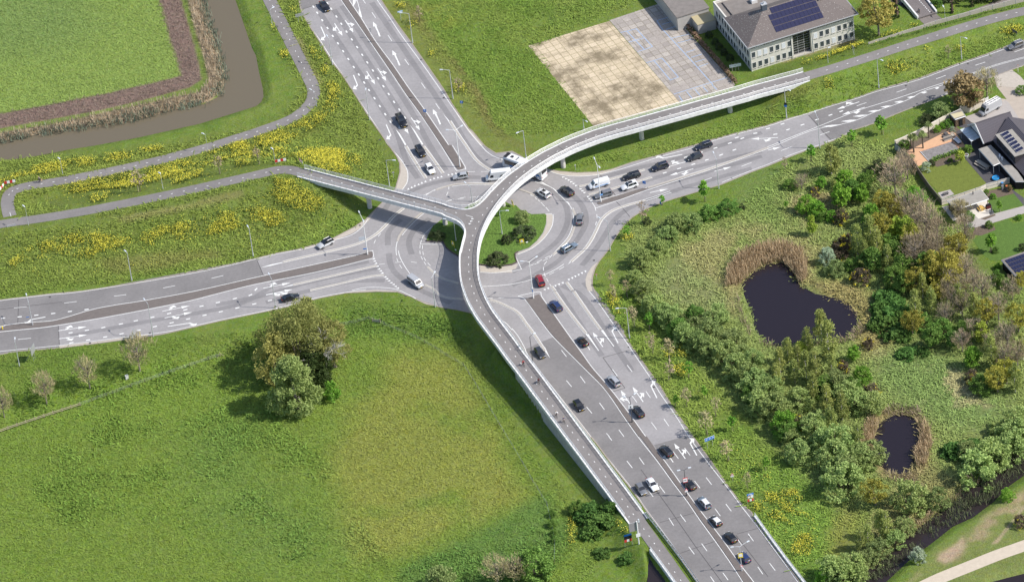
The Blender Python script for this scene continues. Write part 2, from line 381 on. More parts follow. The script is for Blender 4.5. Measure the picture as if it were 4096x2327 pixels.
# right of the north arm: brown ditch line in the meadow
dl = offs(smooth(Wd("10 1440,-150 1480,0 1620,180 1850,440 2000,650 2150,850 2250,980 2330,1200 2500,1380 20 100,1456 21 200,60"), 3), .9); dr_ = offs(dl, -2.2)
zone('', (.10, .075, .040), 1.4, .9, .3, pts=dl+dr_[::-1], patch=(9, 41, .3, .25))
dr2 = offs(dl, -8)
zone('', (.11, .135, .035), 3, .7, .5, pts=dl+dr2[::-1])
zone("10 1650,60 1900,40 2050,200 1900,330 1700,200", (.13, .16, .03), 5, .6, 1, patch=(3, 43, .45, .2))
zone("20 -200,1456 -200,1100 200,1000 500,1300 820,1270 900,1400 600,1500 300,1600", (.10, .14, .03), 8, .5)
# south-west meadow
zone("d -200,1130 300,960 640,850 900,790 1100,790 1300,1100 1480,1330 1450,1600 -200,1600", (.100, .160, .028), 12, .7)
zone("d 830,1130 870,1060 985,900 1060,850 1150,890 1230,1010 1290,1130 1310,1250 1180,1320 1050,1372 900,1405 862,1345", (.142, .170, .038), 12, .9, 1.6, patch=(16, 51, .12, .3))
zone("d 300,880 520,900 640,960 600,1060 300,1040 0,1090 -50,1000", (.10, .165, .028), 14, .6)
zone("d 420,1080 620,1040 680,1200 850,1330 870,1400 640,1440 500,1300", (.085, .145, .032), 18, .6, 2)
zone("d 1000,1420 1180,1330 1380,1230 1440,1330 1330,1480 1000,1500", (.070, .132, .030), 6, .9, 1)
zone("d 880,760 1100,790 1150,830 1000,850 850,840", (.075, .14, .028), 8, .6)
# south-east verge and woodland
zone("d 1560,560 1700,545 1850,520 1950,430 2100,340 2250,370 2300,480 2420,590 2450,680 2600,760 2600,1110 2460,1215 2200,1420 2110,1300 1985,1165 1800,960 1650,790 1570,690", (.116, .152, .050), 7, .9, 1)
zone("d 1700,600 1800,560 1960,570 2060,610 2080,660 2000,610 1900,600 1830,640 1830,700 1760,760 1690,700", (.20, .175, .090), 6, .5, 1, patch=(6, 61, .35, .25))
zone("d 1620,700 1700,640 1790,700 1840,760 1780,800 1700,770", (.125, .155, .062), 5, .8, 1)
zone("d 2000,690 2170,720 2230,800 2240,900 2160,900 2150,800 2040,735", (.165, .138, .062), 5, .75, 1)
zone("d 2180,880 2260,865 2450,920 2520,980 2520,1050 2400,1070 2300,1020 2200,960", (.098, .150, .048), 9, .85, 1)
zone("d 2190,880 2420,930 2480,1020 2330,1010 2220,950", (.23, .21, .12), 5, .7, 1, patch=(5, 63, .5, .15))
zone("d 1990,500 2090,430 2200,420 2150,480 2080,560 1970,570", (.17, .148, .080), 5, .7, 1, patch=(7, 67, .4, .2))
zone("d 1840,400 1960,420 1950,560 1850,520", (.085, .135, .036), 6, .7, 1)
zone("d 2260,570 2420,600 2440,700 2330,720 2260,650", (.135, .115, .080), 7, .7, 1)
zone("d 2440,690 2563,650 2640,800 2480,830", (.10, .14, .04), 5, .7, 1)
zone("d 2120,1300 2170,1290 2330,1130 2360,1180 2440,1210 2330,1310 2200,1420 2100,1480 2080,1430", (.13, .128, .055), 6, .8, 1)
zone("d 1990,1165 2110,1300 2180,1280 2140,1370 2080,1440 2040,1460 1950,1330 1870,1180", (.085, .155, .028), 6, .7, 1)
zone("d 2110,1250 2160,1270 2130,1380 2080,1430 2080,1330", (.125, .138, .036), 5, .7, 1)
zone("d 1810,700 1850,640 1930,600 2030,620 2050,690 2010,720 1970,670 1880,690 1850,740 1840,790 1815,750", (.18, .155, .08), 3, .6, .6)
zone("d 2160,1120 2175,1050 2220,1020 2300,1025 2330,1080 2325,1160 2290,1205 2210,1195", (.155, .125, .068), 2, .7, .6)
# beyond the ditch
zone("d 2240,1470 2350,1365 2600,1190 2700,1120 2700,1700 2100,1700", (.112, .145, .044), 5, .9, 1)
zone("d 2250,1470 2360,1375 2480,1290 2600,1200 2600,1240 2470,1340 2330,1440", (.22, .185, .115), 3, .85, 1, patch=(6, 71, .38, .2))
zone("33 1700,1230 1950,1000 1980,1100 1780,1280", (.27, .22, .155), 2, .8, .5)
zone("33 2250,1070 2562,690 2562,720 2300,1060", (.27, .23, .16), 1, .8, .2)
# lawns of the office, worn foot of its wall
zone("d 1700,30 1780,20 1860,180 2150,110 2300,60 2330,90 2060,190 1850,210", (.085, .135, .026), 4, .7, .6)
zone("30 0,610 260,560 870,375 900,395 860,430 450,560 0,680", (.165, .150, .085), 1.5, .7, .3, patch=(4, 73, .35, .2))
zone("30 -150,1456 20,1000 250,840 430,840 480,800 600,780 400,960 300,990 100,1030", (.10, .115, .03), 4, .6)
CV[SUB] = cs
CV *= np.array((1.50, 1.36, 1.36))
def ground_mat():
    M = bpy.data.materials.new('grassland'); M.use_nodes = True; t = M.node_tree; b = t.nodes['Principled BSDF']; L = t.links.new
    b.inputs['Roughness'].default_value = .9; b.inputs['Specular IOR Level'].default_value = .12
    at = t.nodes.new('ShaderNodeAttribute'); at.attribute_name = 'cover'
    geo = t.nodes.new('ShaderNodeNewGeometry')
    def nz(sc, det, rough=.6):
        n = t.nodes.new('ShaderNodeTexNoise'); n.inputs['Scale'].default_value = sc; n.inputs['Detail'].default_value = det; n.inputs['Roughness'].default_value = rough; L(geo.outputs['Position'], n.inputs['Vector']); return n
    def mp(n, a, c, d, e):
        r = t.nodes.new('ShaderNodeMapRange'); r.inputs[1].default_value = a; r.inputs[2].default_value = c; r.inputs[3].default_value = d; r.inputs[4].default_value = e; L(n.outputs['Fac'], r.inputs[0]); return r
    a = mp(nz(2.3, 5, .75), .3, .7, .70, 1.30); c = mp(nz(.28, 4), .3, .7, .88, 1.12); hnz = mp(nz(.6, 3), .3, .7, .485, .515); sat = mp(nz(1.1, 3), .3, .7, .88, 1.12)
    mm = t.nodes.new('ShaderNodeMath'); mm.operation = 'MULTIPLY'; L(a.outputs[0], mm.inputs[0]); L(c.outputs[0], mm.inputs[1])
    hs = t.nodes.new('ShaderNodeHueSaturation'); L(at.outputs['Color'], hs.inputs['Color']); L(mm.outputs[0], hs.inputs['Value']); L(hnz.outputs[0], hs.inputs['Hue']); L(sat.outputs[0], hs.inputs['Saturation'])
    L(hs.outputs[0], b.inputs['Base Color'])
    bn = nz(2.6, 6, .7); bn2 = nz(.7, 4, .6); ad = t.nodes.new('ShaderNodeMath'); ad.operation = 'ADD'; L(bn.outputs['Fac'], ad.inputs[0]); L(bn2.outputs['Fac'], ad.inputs[1])
    bp = t.nodes.new('ShaderNodeBump'); bp.inputs['Strength'].default_value = .75; bp.inputs['Distance'].default_value = .42; L(ad.outputs[0], bp.inputs['Height']); L(bp.outputs[0], b.inputs['Normal'])
    return M
def big_grid(name, X, Y, Z, C, M):
    nx, ny = len(X), len(Y); me = bpy.data.meshes.new(name)
    me.vertices.add(nx*ny); co = np.stack([XX, YY, Z], -1).reshape(-1).astype(np.float32); me.vertices.foreach_set('co', co)
    i, j = np.meshgrid(np.arange(nx-1), np.arange(ny-1)); a = (j*nx+i).reshape(-1)
    q = np.stack([a, a+1, a+1+nx, a+nx], -1).astype(np.int32); n = len(q)
    me.loops.add(n*4); me.loops.foreach_set('vertex_index', q.reshape(-1)); me.polygons.add(n)
    me.polygons.foreach_set('loop_start', np.arange(0, n*4, 4, dtype=np.int32)); me.polygons.foreach_set('loop_total', np.full(n, 4, np.int32)); me.polygons.foreach_set('use_smooth', np.ones(n, bool))
    me.update(calc_edges=True)
    ca = me.color_attributes.new('cover', 'FLOAT_COLOR', 'POINT'); ca.data.foreach_set('color', np.concatenate([C.reshape(-1, 3), np.ones((nx*ny, 1))], 1).reshape(-1).astype(np.float32))
    me.materials.append(M); o = bpy.data.objects.new(name, me); COL.objects.link(o); return o
tag(big_grid('ground', GX, GY, ZZ, CV, ground_mat()), kind='structure')
# --- water sheets
def water_mat(name, col, rough=.04, bump=.01):
    M = mat(name, col, rough, 0, .5, bump=bump, bscale=1.3); M.node_tree.nodes['Principled BSDF'].inputs['IOR'].default_value = 1.33; return M
WM = {'canal': water_mat('murky_water', (.138, .116, .080), .12), 'pond': water_mat('dark_water', (.020, .016, .022), .08), 'ditch': water_mat('ditch_water', (.026, .02, .022), .1)}
for n, (zw, b, pg) in WATERS.items():
    mb = MB(); mb.poly([Vector((p.x, p.y, zw)) for p in pg]); tag(mb.build({'canal': 'canal_water', 'pond': 'pond_water', 'small_pond': 'pond_water', 'ditch': 'ditch_water', 'pool_of_water': 'pond_water', 'brook': 'brook_water', 'culvert': 'ditch_water'}[n], WM['canal' if n == 'canal' else 'ditch' if n in ('ditch', 'brook', 'pool_of_water', 'culvert') else 'pond']), kind='structure')
# --- asphalt
def asphalt(name, c, streak=.10):
    M = bpy.data.materials.new(name); M.use_nodes = True; t = M.node_tree; b = t.nodes['Principled BSDF']; L = t.links.new
    b.inputs['Roughness'].default_value = .82; b.inputs['Specular IOR Level'].default_value = .25
    geo = t.nodes.new('ShaderNodeNewGeometry'); r = []
    for sc, det, a in ((.14, 5, .10), (1.3, 6, .07), (14, 3, .09)):
        n = t.nodes.new('ShaderNodeTexNoise'); n.inputs['Scale'].default_value = sc; n.inputs['Detail'].default_value = det; L(geo.outputs['Position'], n.inputs['Vector'])
        m_ = t.nodes.new('ShaderNodeMapRange'); m_.inputs[1].default_value = .3; m_.inputs[2].default_value = .7; m_.inputs[3].default_value = 1-a; m_.inputs[4].default_value = 1+a; L(n.outputs['Fac'], m_.inputs[0]); r.append(m_.outputs[0])
    x = r[0]
    for y in r[1:]:
        mm = t.nodes.new('ShaderNodeMath'); mm.operation = 'MULTIPLY'; L(x, mm.inputs[0]); L(y, mm.inputs[1]); x = mm.outputs[0]
    hs = t.nodes.new('ShaderNodeHueSaturation'); hs.inputs['Color'].default_value = (*c, 1); L(x, hs.inputs['Value']); L(hs.outputs[0], b.inputs['Base Color'])
    return M
A_LIGHT = asphalt('light_asphalt', (.285, .272, .272)); A_DARK = asphalt('dark_asphalt', (.195, .185, .182)); A_PATH = asphalt('path_asphalt', (.20, .186, .180)); A_TRACK = asphalt('tyre_polished_asphalt', (.218, .209, .211))
WHITE = mat('road_paint', (.68, .68, .66), .6, noise=.22, nscale=4)
KERB = mat('kerb_concrete', (.40, .37, .33), .8, noise=.14, nscale=2.5)
CLINK = mat('clinker_paving', (.152, .132, .122), .85, noise=.14, nscale=1.2, bump=.01, bscale=7)
APRON = mat('concrete_apron', (.43, .385, .33), .85, noise=.12, nscale=1.5)
SANDY = mat('sand', (.50, .43, .34), .95, noise=.10, nscale=.8)
Z0 = .03
mb = MB(); mb.poly([Vector((p.x, p.y, Z0)) for p in ROAD]); tag(mb.build('road', A_LIGHT), kind='structure')
mb = MB(3e-4)
for s in ("10 385,-230 425,-60 432,0 440,60 450,100 760,0 852,0 740,-230", "10 930,0 1250,0 1120,-230 820,-230",
 "02 -500,158 0,92 250,62 500,32 830,2 11 0,1135 12,1150 75,1300 0,1318 01 1960,1450 02 1450,93 1000,166 870,198 740,238 620,273 500,298 0,353 -500,420", "02 -500,470 0,412 400,372 580,347 595,570 200,600 0,635 -500,690",
 "22 120,590 300,505 425,455 470,520 600,650 760,810 900,950 1100,1230 1260,1456 23 1275,0 1460,250 1750,640 2040,1050 2320,1456 2540,1800 2110,1830 1860,1456 1680,1195 1500,950 1330,720 1000,280 810,20 22 780,1456 600,1220 200,715",
 "23 1420,85 1720,0 1810,0 2000,260 2170,510 2290,665 2400,760 2562,1010 33 320,1456 600,1830 23 2650,1800 2420,1456 2300,1300 2100,1020 1900,760 1540,260",
 "30 405,1155 600,1060 900,970 1100,900 1500,790 1900,640 2200,540 2400,460 2562,405 3000,240 3000,510 2562,655 2440,700 2270,765 2000,850 1830,930 1640,1005 1440,1080 1250,1155 1050,1240 830,1310 700,1390 630,1420"):
    mb.poly(Wd(s, Z0+.004))
tag(mb.build('dark_road_surface', A_DARK), kind='structure')
# worn wheel lanes on the light asphalt (real polish by tyres)
mb = MB(1e-4)
def lane(s, w=1.5, z=Z0+.008):
    mb.strip(smooth(Wd(s), 4), w, z)
for s in ("10 640,130 860,470 1080,800 1290,1130 1400,1300 11 1500,140 1620,330", "10 780,100 1010,450 1230,790 1440,1120 1520,1240 11 1640,60 1790,300", "10 860,60 1090,400 1320,750 1540,1090 11 1740,0 1900,250", "10 1160,30 1400,380 1680,790 1960,1200 11 2180,90 2380,250",
 "12 -400,140 0,60 200,10 11 600,1350 1240,1220", "02 700,450 1500,300 2400,130 11 300,1340 1130,1160", "12 100,115 400,30 11 900,1370 1290,1350",
 "22 900,650 700,360 560,150 430,-50", "22 1200,800 950,430 720,70 21 500,1400", "22 1100,420 880,90 21 720,1370", "20 2500,1330 21 1700,120 1200,240 800,350", "21 2500,60 1700,250 1100,430 720,540", "21 2500,110 1800,310 1300,460",
 "21 2400,230 1700,430 1250,590 1050,720 940,880 850,1020 700,1200", "11 1290,640 1350,560 1500,480 1700,400 2000,330 2250,320", "11 1320,1000 1330,860 1450,740", "11 1560,1090 1530,960 1600,830 1740,730", "11 1330,1080 1350,1200 1420,1300 1600,1420 12 1750,40 1950,120", "21 100,250 300,380 500,540 560,700 520,860 420,990 230,1130 0,1270", "21 560,450 700,600 740,760 680,900 560,1060 420,1190 200,1310 0,1400"):
    lane(s)
tag(mb.build('wheel_tracks', A_TRACK), kind='structure')
# kerb line round the carriageway edge
mb = MB(3e-4)
RD = [Vector((p.x, p.y, 0)) for p in ROAD]
for k in range(len(RD)):
    a, b = RD[k], RD[(k+1) % len(RD)]
    if max(abs(a.x), abs(b.x)) < 175 and (b-a).length > .05:
        d = (b-a).normalized(); n = Vector((-d.y, d.x, 0))*.16; a2, b2 = a-d*.1, b+d*.1
        mb.add([a2-n+Vector((0, 0, .06)), b2-n+Vector((0, 0, .06)), b2+n+Vector((0, 0, .06)), a2+n+Vector((0, 0, .06)), a2-n, b2-n, b2+n, a2+n], [(0, 1, 2, 3), (0, 4, 5, 1), (1, 5, 6, 2), (2, 6, 7, 3), (3, 7, 4, 0)])
tag(mb.build('kerb', mat('worn_kerb', (.30, .26, .22), .85, noise=.2, nscale=1.5)), kind='structure')
mb = MB(3e-4)
for s in ("11 1340,10 1410,110 1440,180 1442,270 1420,350 1395,440 1470,442 1515,380 1522,300 1505,230 1445,140", "11 1215,620 1100,740 960,830 760,935 600,990 420,1040 430,1052 610,1008 780,955 960,880 1040,830 1130,750",
 "21 100,115 200,190 330,235 480,260 650,274 850,268 1000,240 1200,170 1010,250 870,300 700,310 560,300 420,275", "21 805,1456 800,1400 805,1320 830,1230 870,1160 960,1050 900,1130 800,1210 755,1280 735,1340 740,1400 760,1456",
 "12 640,75 900,20 1200,5 1420,10 1560,60 1680,110 1840,160 1960,182 1700,130 1590,80 1500,35 1420,0 1200,-12 960,5", "30 2262,768 2440,700 2520,760 2650,900 2300,860",
 "11 2240,1200 2400,1222 2562,1200 21 60,1180 40,1230 0,1245 11 2562,1270 2400,1272 2245,1262", "21 340,685 348,780 315,880 250,960 170,1030 60,1075 35,1090 60,1085 200,1030 320,930 395,810 410,720 400,688",
 "10 1960,1040 2130,1290 2160,1310 2280,1456 2245,1456 2130,1325 2010,1150", "02 590,548 1000,500 1480,432 1480,455 1000,520 600,572"):
    mb.poly(Wd(s, Z0+.012))
tag(mb.build('concrete_apron', APRON), kind='structure')
# seams
mb = MB(1e-4)
for s in ("10 450,102 760,2", "11 10,1148 75,1300", "02 585,347 595,545", "30 405,1155 505,1265", "30 530,1300 630,1400", "02 188,90 178,320", "21 975,425 1035,500", "21 1040,560 1110,630 1180,715", "21 870,285 905,320", "22 910,665 1180,590", "22 910,665 1130,970 1010,1005", "23 1480,860 1820,765", "23 1660,1175 2040,1045", "23 2250,975 2470,915", "23 2240,985 2562,1400", "02 -100,195 620,110", "23 1290,330 1560,700 1830,1090 2100,1456"):
    mb.strip(Wd(s), .14, Z0+.014)
for q_ in P("10 700,640 1010,1090 1240,1400 1880,980 1650,600 11 1480,180 1330,560 1040,800 450,1030 02 500,60 1500,420 900,520 12 1500,45 1900,180 22 900,160 1170,560 1420,960 23 1850,120 2120,480 2380,1000 1100,420 1450,900 1700,1240 21 820,1150 1040,900 1500,590 2200,330 900,255 1500,100 30 700,1020 1380,860 2000,640"):
    c_ = unp(q_, 0); mb.prism([Vector((c_.x+.33*math.cos(k), c_.y+.33*math.sin(k), 0)) for k in (0, .9, 1.8, 2.7, 3.6, 4.5, 5.4)], Z0+.01, Z0+.0145)
tag(mb.build('road_seams', mat('tar', (.075, .07, .07), .7)), kind='structure')
# --- medians and islands
mb = MB()
MED = ["02 -500,455 -100,385 0,380 60,350 250,325 500,307 620,282 740,247 870,207 1000,175 1200,140 1450,102 1960,7 11 0,1327 500,1217 1000,1107 1140,1062 1165,1066 1172,1090 1160,1122 600,1260 0,1380 02 2250,0 1900,90 1480,175 1000,265 580,335 400,360 0,400 -500,480",
 "10 730,-230 857,0 967,160 1147,420 1387,770 1507,950 1647,1140 1857,1456 11 2010,228 2032,246 2075,234 2083,215 1955,0 10 1922,1456 1672,1090 1512,870 1362,650 1192,420 1042,180 922,0 800,-230",
 "22 135,82 270,35 293,65 412,232 582,472 692,622 792,762 912,902 1042,1062 1192,1262 1332,1456 23 1348,0 1532,260 1752,570 1892,760 2092,1020 2292,1300 2412,1456 2640,1800 2500,1800 2318,1456 2208,1280 2048,1050 1888,830 1758,640 1628,470 1468,250 1283,0 22 1268,1456 1108,1230 1008,1080 908,950 768,810 608,650 478,520 378,410 258,250",
 "21 848,578 868,592 895,590 1100,532 1345,440 1352,428 1305,432 1000,520"]
for s in MED: mb.prism(Wd(s), 0, .13)
tag(mb.build('median_pavement', CLINK), kind='structure')
mb = MB()
ISL = Wd("11 1862,742 1770,810 1715,920 1708,958 1865,960 1905,1025 2020,1105 2200,1180 2240,1193 2400,1213 2562,1193 21 50,1168 33,1120 30,1082 60,1062 170,1022 250,952 310,872 340,782 345,702 330,687 200,692 90,652 40,602 11 2562,600 2480,560 2380,540 2250,545 2140,600 1990,690")
mb.prism(ISL, 0, .16)
tag(mb.build('island_grass', mat('island_grass', (.10, .175, .03), .9, noise=.4, nscale=1.4, bump=.35, bscale=2.2)), kind='structure')
# separators between lanes (raised pale strips)
mb = MB(6e-4)
SEP = ["11 1478,628 1380,707 1300,797 1180,905 1000,990 700,1067 400,1135 270,1166", "11 1665,672 1585,735 1495,825 1440,900 1415,960", "11 1500,10 1590,160 1700,330", "11 1675,10 1780,150 1872,280", "10 1940,1215 2040,1370 2100,1456 11 2160,90 2230,170 2340,245", "11 370,1395 700,1320 1000,1250 1210,1202", "11 540,1450 900,1368 1150,1310 1280,1298",
 "21 640,700 632,780 612,850 572,930 492,1022 410,1095", "21 608,640 630,690 640,740", "21 1340,552 1110,612 985,665 895,745 845,845 800,935 740,1025 660,1102 590,1165", "21 670,412 1000,334 1330,242", "21 765,492 1000,436 1400,318",
 "22 430,8 565,200 740,425", "22 618,4 760,214 885,385", "22 0,175 70,228 140,325 215,425 330,600", "21 545,1370 605,1450", "21 395,1410 430,1456", "11 1715,1215 1780,1278 1880,1338 2030,1380", "11 1690,1395 1775,1440 12 1850,47 1950,72 2075,82", "11 1800,447 1950,400 2100,383 2380,388", "21 60,435 160,470 245,510", "12 2340,88 2430,115 2562,180", "21 1360,425 1700,322 2020,222 2562,22"]
for s in SEP:
    l = smooth(Wd(s), 4); a, b = offs(l, .28), offs(l, -.28)
    mb.prism([*a, *b[::-1]], 0, .10)
tag(mb.build('lane_divider', KERB), kind='structure')
# --- painted markings
mk = MB(3e-4); ZM = Z0+.02
def line(s, w=.17, sm=4, z=ZM):
    p = Wd(s); mk.strip(smooth(p, sm) if sm and len(p) > 2 else p, w, z)
def dashes(s, w=.17):
    q = Wd(s)
    for a, b in zip(q[::2], q[1::2]): mk.strip([a, b], w, ZM)
def autodash(s, w, on, off):
    p = smooth(Wd(s), 5); L = alen(p); q = resample(p, .5); n = len(q); on_, per = max(1, round(on/.5)), max(2, round((on+off)/.5))
    for i in range(0, n-on_, per): mk.strip(q[i:i+on_+1], w, ZM)
def double(s, g=.45, w=.16):
    p = smooth(Wd(s), 4)
    for k in (g, -g): mk.strip(offs(p, k), w, ZM)
def blocks(s, ln=1.05, w=.38):
    q = Wd(s)
    for i, p in enumerate(q):
        d = (q[min(i+1, len(q)-1)]-q[max(i-1, 0)]).normalized(); mk.strip([p-d*ln/2, p+d*ln/2], w, ZM)
# north arm
line("10 380,-230 428,0 445,90 475,155 560,295 650,420 780,630 880,770 1010,970 1140,1170 1260,1350 1320,1450 11 1440,130 1500,220 1520,290 1512,370 1465,445")
line("10 720,-230 850,0 960,160 1140,420 1380,770 1500,950 1640,1140 1850,1456 11 1990,230 2020,252 2080,240 2095,215 1965,0", .17, 2)
line("10 800,-230 930,0 1050,180 1200,420 1370,650 1520,870 1680,1090 1930,1456")
line("10 1080,-230 1210,0 1330,170 1450,350 1590,540 1720,720 1860,920 1970,1080 2130,1310 2250,1456 11 2330,80 2430,130 2562,150")
blocks("10 575,72 613,132 663,207 716,285 768,364 820,438 872,517 924,595 978,675 1029,750 1083,830 1131,905 1186,987 1240,1066 1294,1147 1345,1222")
blocks("10 714,35 752,92 805,170 854,243 906,321 959,399 1012,476 1063,553 1114,629 1170,710 1223,788 1275,867 1328,945 1382,1024 1435,1101 1490,1180")
dashes("10 1068,0 1097,40 1160,128 1197,183 1322,358 1360,415 1488,596 1530,655 1655,833 1695,890 1798,1038 1838,1095")
for s in ("11 1500,10 1590,160 1700,330", "11 1675,10 1780,150 1872,280", "10 1940,1215 2040,1370 2100,1456 11 2160,90 2230,170 2340,245 2470,300"): double(s, .36)
def wedge(s): mk.poly(Wd(s, ZM))
wedge("10 1395,1290 1440,1340 1505,1450 1490,1456"); wedge("10 1540,1250 1590,1310 1675,1445 1660,1450"); wedge("10 1868,1135 1930,1205 1942,1218 1930,1222"); wedge("10 970,0 1000,0 970,70"); wedge("10 1030,90 1062,180 1050,180 1028,130"); line("10 1010,0 1060,180"); line("10 970,70 1010,0")
# west arm
blocks("02 -130,285 31,272 197,258 364,242 532,225 700,205 867,185"); blocks("02 707,418 870,393 1033,366 1210,330 1360,298 1525,263 1692,225 1855,188 2017,152 2180,116 2350,77 2506,41 11 0,1440"); blocks("02 715,518 882,490 1053,460 1217,428 1388,393 1550,356 1718,318 1883,280 2047,243 2210,207 2375,170 2545,130 12 140,95")
dashes("02 140,170 268,158 643,122 768,106 1140,53 1263,37 01 1632,1427 1752,1404 2117,1330 2235,1303 02 180,485 312,472 -320,530 -190,517")
line("02 -500,175 0,98 250,68 500,38 830,6 01 1650,1330 2170,1230 11 0,1137 200,1090 420,1048 600,1008 760,955 950,900 1060,820 1120,740")
line("02 -500,420 0,355 60,340 250,318 500,300 620,275 740,240 870,200 1000,168 1200,133 1450,95 1960,0 11 0,1320 500,1210 1000,1100 1165,1052")
line("02 -500,485 0,410 400,370 580,345 1000,275 1480,185 1900,100 2250,10 11 0,1390 600,1270 1170,1130")
line("02 -500,670 0,605 590,545 1100,480 1640,412 1870,365 2250,280 2562,218 12 280,155 640,62 960,5 1100,-12"); line("11 960,1450 1080,1425 1200,1420 1330,1428 1430,1450 12 1530,40 1600,75")
wedge("11 45,1222 150,1190 300,1160 270,1172 150,1203"); double("11 1478,628 1380,707 1300,797 1180,905 1000,990 700,1067 400,1135 270,1166", .36)
double("11 370,1395 700,1320 1000,1250 1210,1202", .33); double("11 540,1450 900,1368 1150,1310 1280,1298", .33); wedge("11 250,1425 370,1388 380,1398"); 
# south arm
line("22 0,375 60,450 120,555 200,700 600,1210 790,1456 23 1000,270 1230,560 1330,710 1500,940 1680,1190 1855,1456 2100,1830")
line("22 60,52 130,85 250,250 370,410 470,520 600,650 760,810 900,950 1000,1080 1100,1230 1260,1456 23 1460,255 1620,475 1750,645 1880,835 2040,1055 2200,1285 2310,1456 2540,1830"); line("22 60,52 270,8 300,60 420,230 590,470 700,620 800,760 920,900 1050,1060 1200,1260 1340,1456 23 1540,260 1760,570 1900,760 2100,1020 2300,1300 2420,1456 2680,1830")
line("22 770,0 860,110 1000,310 1150,520 1250,670 1400,890 1500,1050 1640,1250 1770,1456 23 1960,260 2180,540 2290,690 2400,830 2562,1045 33 300,1456 560,1830")
for s in ("22 430,8 565,200 740,425", "22 618,4 760,214 885,385", "22 0,175 70,228 140,325 215,425 330,600", "21 545,1370 605,1450", "21 395,1410 430,1456"): double(s, .35)
wedge("22 735,430 765,430 870,595"); wedge("22 888,392 912,388 1020,555"); wedge("22 300,560 330,560 382,672"); line("22 740,425 868,597", .2, 0); line("22 900,390 1020,555", .2, 0)
dashes("22 1152,740 1203,808 1340,1002 1385,1068 1520,1278 1570,1350 1005,783 1055,850 1200,1047 1250,1113 1395,1313 1447,1383 23 1612,150 1665,222 1727,115 1782,188 1827,445 1882,517 1943,410 1998,482 2032,722 2085,795 2140,675 2195,747 2245,1010 2298,1083 2363,972 2417,1046 2460,1303 2512,1378 33 15,1265 72,1340")
dashes("22 495,592 545,657 683,852 733,920 875,1118 925,1187 1070,1387 1120,1456 545,895 597,958 745,1158 800,1223 945,1423 975,1456 23 968,0 1000,40 1150,245 1205,315 1273,210 1323,280 1360,530 1412,602 1478,495 1530,565 1570,815 1618,890 1685,780 1738,852 1770,1103 1825,1177 1898,1070 1952,1145 1987,1400 2025,1456 2110,1362 2163,1435")
# east arm
line("11 2440,130 2562,190 21 150,190 330,240 420,275 520,300 650,310 800,302 900,285 1100,235 1500,110 1830,20 20 2100,1385 2562,1265 30 200,1200 600,1075 900,985 1100,915 1500,805 1900,655 2200,555 2562,420 3000,255")
line("21 2100,372 2400,250 2562,190 31 230,95 400,35 520,-5", .15); autodash("21 745,1400 735,1330 755,1265 870,1130 950,1030 1010,940 1060,860 1130,780 1230,685 1400,622 1600,558 1900,465 2040,410", .16, 60, 0)
dashes("30 580,1425 680,1390 775,1350 875,1312 970,1270 1065,1232 1165,1190 1258,1155 1350,1115 1450,1078 1545,1040 1640,1000 1735,962 1828,925")
double("21 670,412 1000,334 1330,242", .33); double("21 765,492 1000,436 1400,318", .33); line("21 835,555 1330,428 1700,312 2020,212 2562,15 30 170,1400 500,1270 900,1110 1300,985 1700,850 1910,790"); line("21 840,628 1100,540 1345,452 2020,232 2562,34 30 430,1312 720,1250 900,1200 1100,1110 1380,1010 1550,920 1730,860 1910,795")
for a in ("630,1260 810,1210 920,1160 1060,1112 1180,1068 1310,1020 1430,973 1560,927 1690,883").split():
    x, y = map(float, a.split(',')); k = 1-(x-630)/1400
    wedge("30 %f,%f %f,%f %f,%f %f,%f" % (x-95*k, y+8*k, x+10, y-9, x+105*k, y-11*k, x, y+12))
blocks("30 733,1117 625,1154 490,1200 345,1252 200,1300 73,1347 20 2435,1337 2305,1387 2180,1435"); blocks("30 145,1243 0,1290 20 2250,1380"); blocks("21 1528,276 1672,233 1815,190 1950,146 2092,96 2225,46"); blocks("21 1610,158 1740,118 1890,72 2035,28 20 2180,1435")
dashes("21 1895,362 2000,325 2295,212 2397,173 31 130,55 235,15 30 518,1355 615,1320 888,1063 985,1030 1287,927 1385,893 1683,793 1780,758 2075,657 2175,625 2465,525 2562,490")
double("30 1930,785 2100,720 2300,650 2562,580 2800,520", .22, .14); autodash("30 2280,765 2400,715 2562,660", .16, 8, 1)
double("21 1590,465 1350,545 1110,612 985,665 895,745 845,845 800,935 740,1025 660,1102 590,1165", .36); wedge("21 555,1192 600,1140 640,1130")
line("21 520,1188 420,1250 310,1300 150,1355 0,1388 11 2400,1405 2270,1412"); autodash("21 520,1215 420,1270 320,1320", .16, 1.5, 1.5)
# roundabout rings
line("21 230,365 380,415 450,470 530,550 590,620 612,690 614,760 592,850 552,930 472,1020 375,1125"); line("21 610,625 640,700 640,770 620,850 580,935 500,1030 410,1105")
line("21 0,420 60,430 160,465 260,522"); wedge("21 160,465 265,525 190,500"); wedge("21 270,365 300,365 385,412"); line("21 -60,270 60,310 270,362")
autodash("21 260,545 340,625 400,690", .16, 1.2, 1.2); autodash("21 230,525 310,590 372,660", .16, 1.2, 1.2); autodash("21 410,430 520,520 590,615", .16, 1.3, 2); autodash("21 380,1105 260,1165 190,1200 110,1225", .16, 1.4, 1); autodash("21 360,1135 190,1205", .16, 1.4, 1)
autodash("21 350,1160 320,1200 318,1270 360,1360 400,1420", .16, 1.4, 1.3); autodash("21 830,620 848,690 850,740 835,800", .16, 1.4, 1.6); line("21 795,560 838,628 1010,570", .15, 0)
line("21 410,690 412,740 395,820 320,930 200,1030 60,1090"); line("21 20,595 90,655 200,690 400,686"); line("21 35,1110 95,1238 0,1262", .16, 0); line("11 2245,1268 2400,1275 2562,1252")
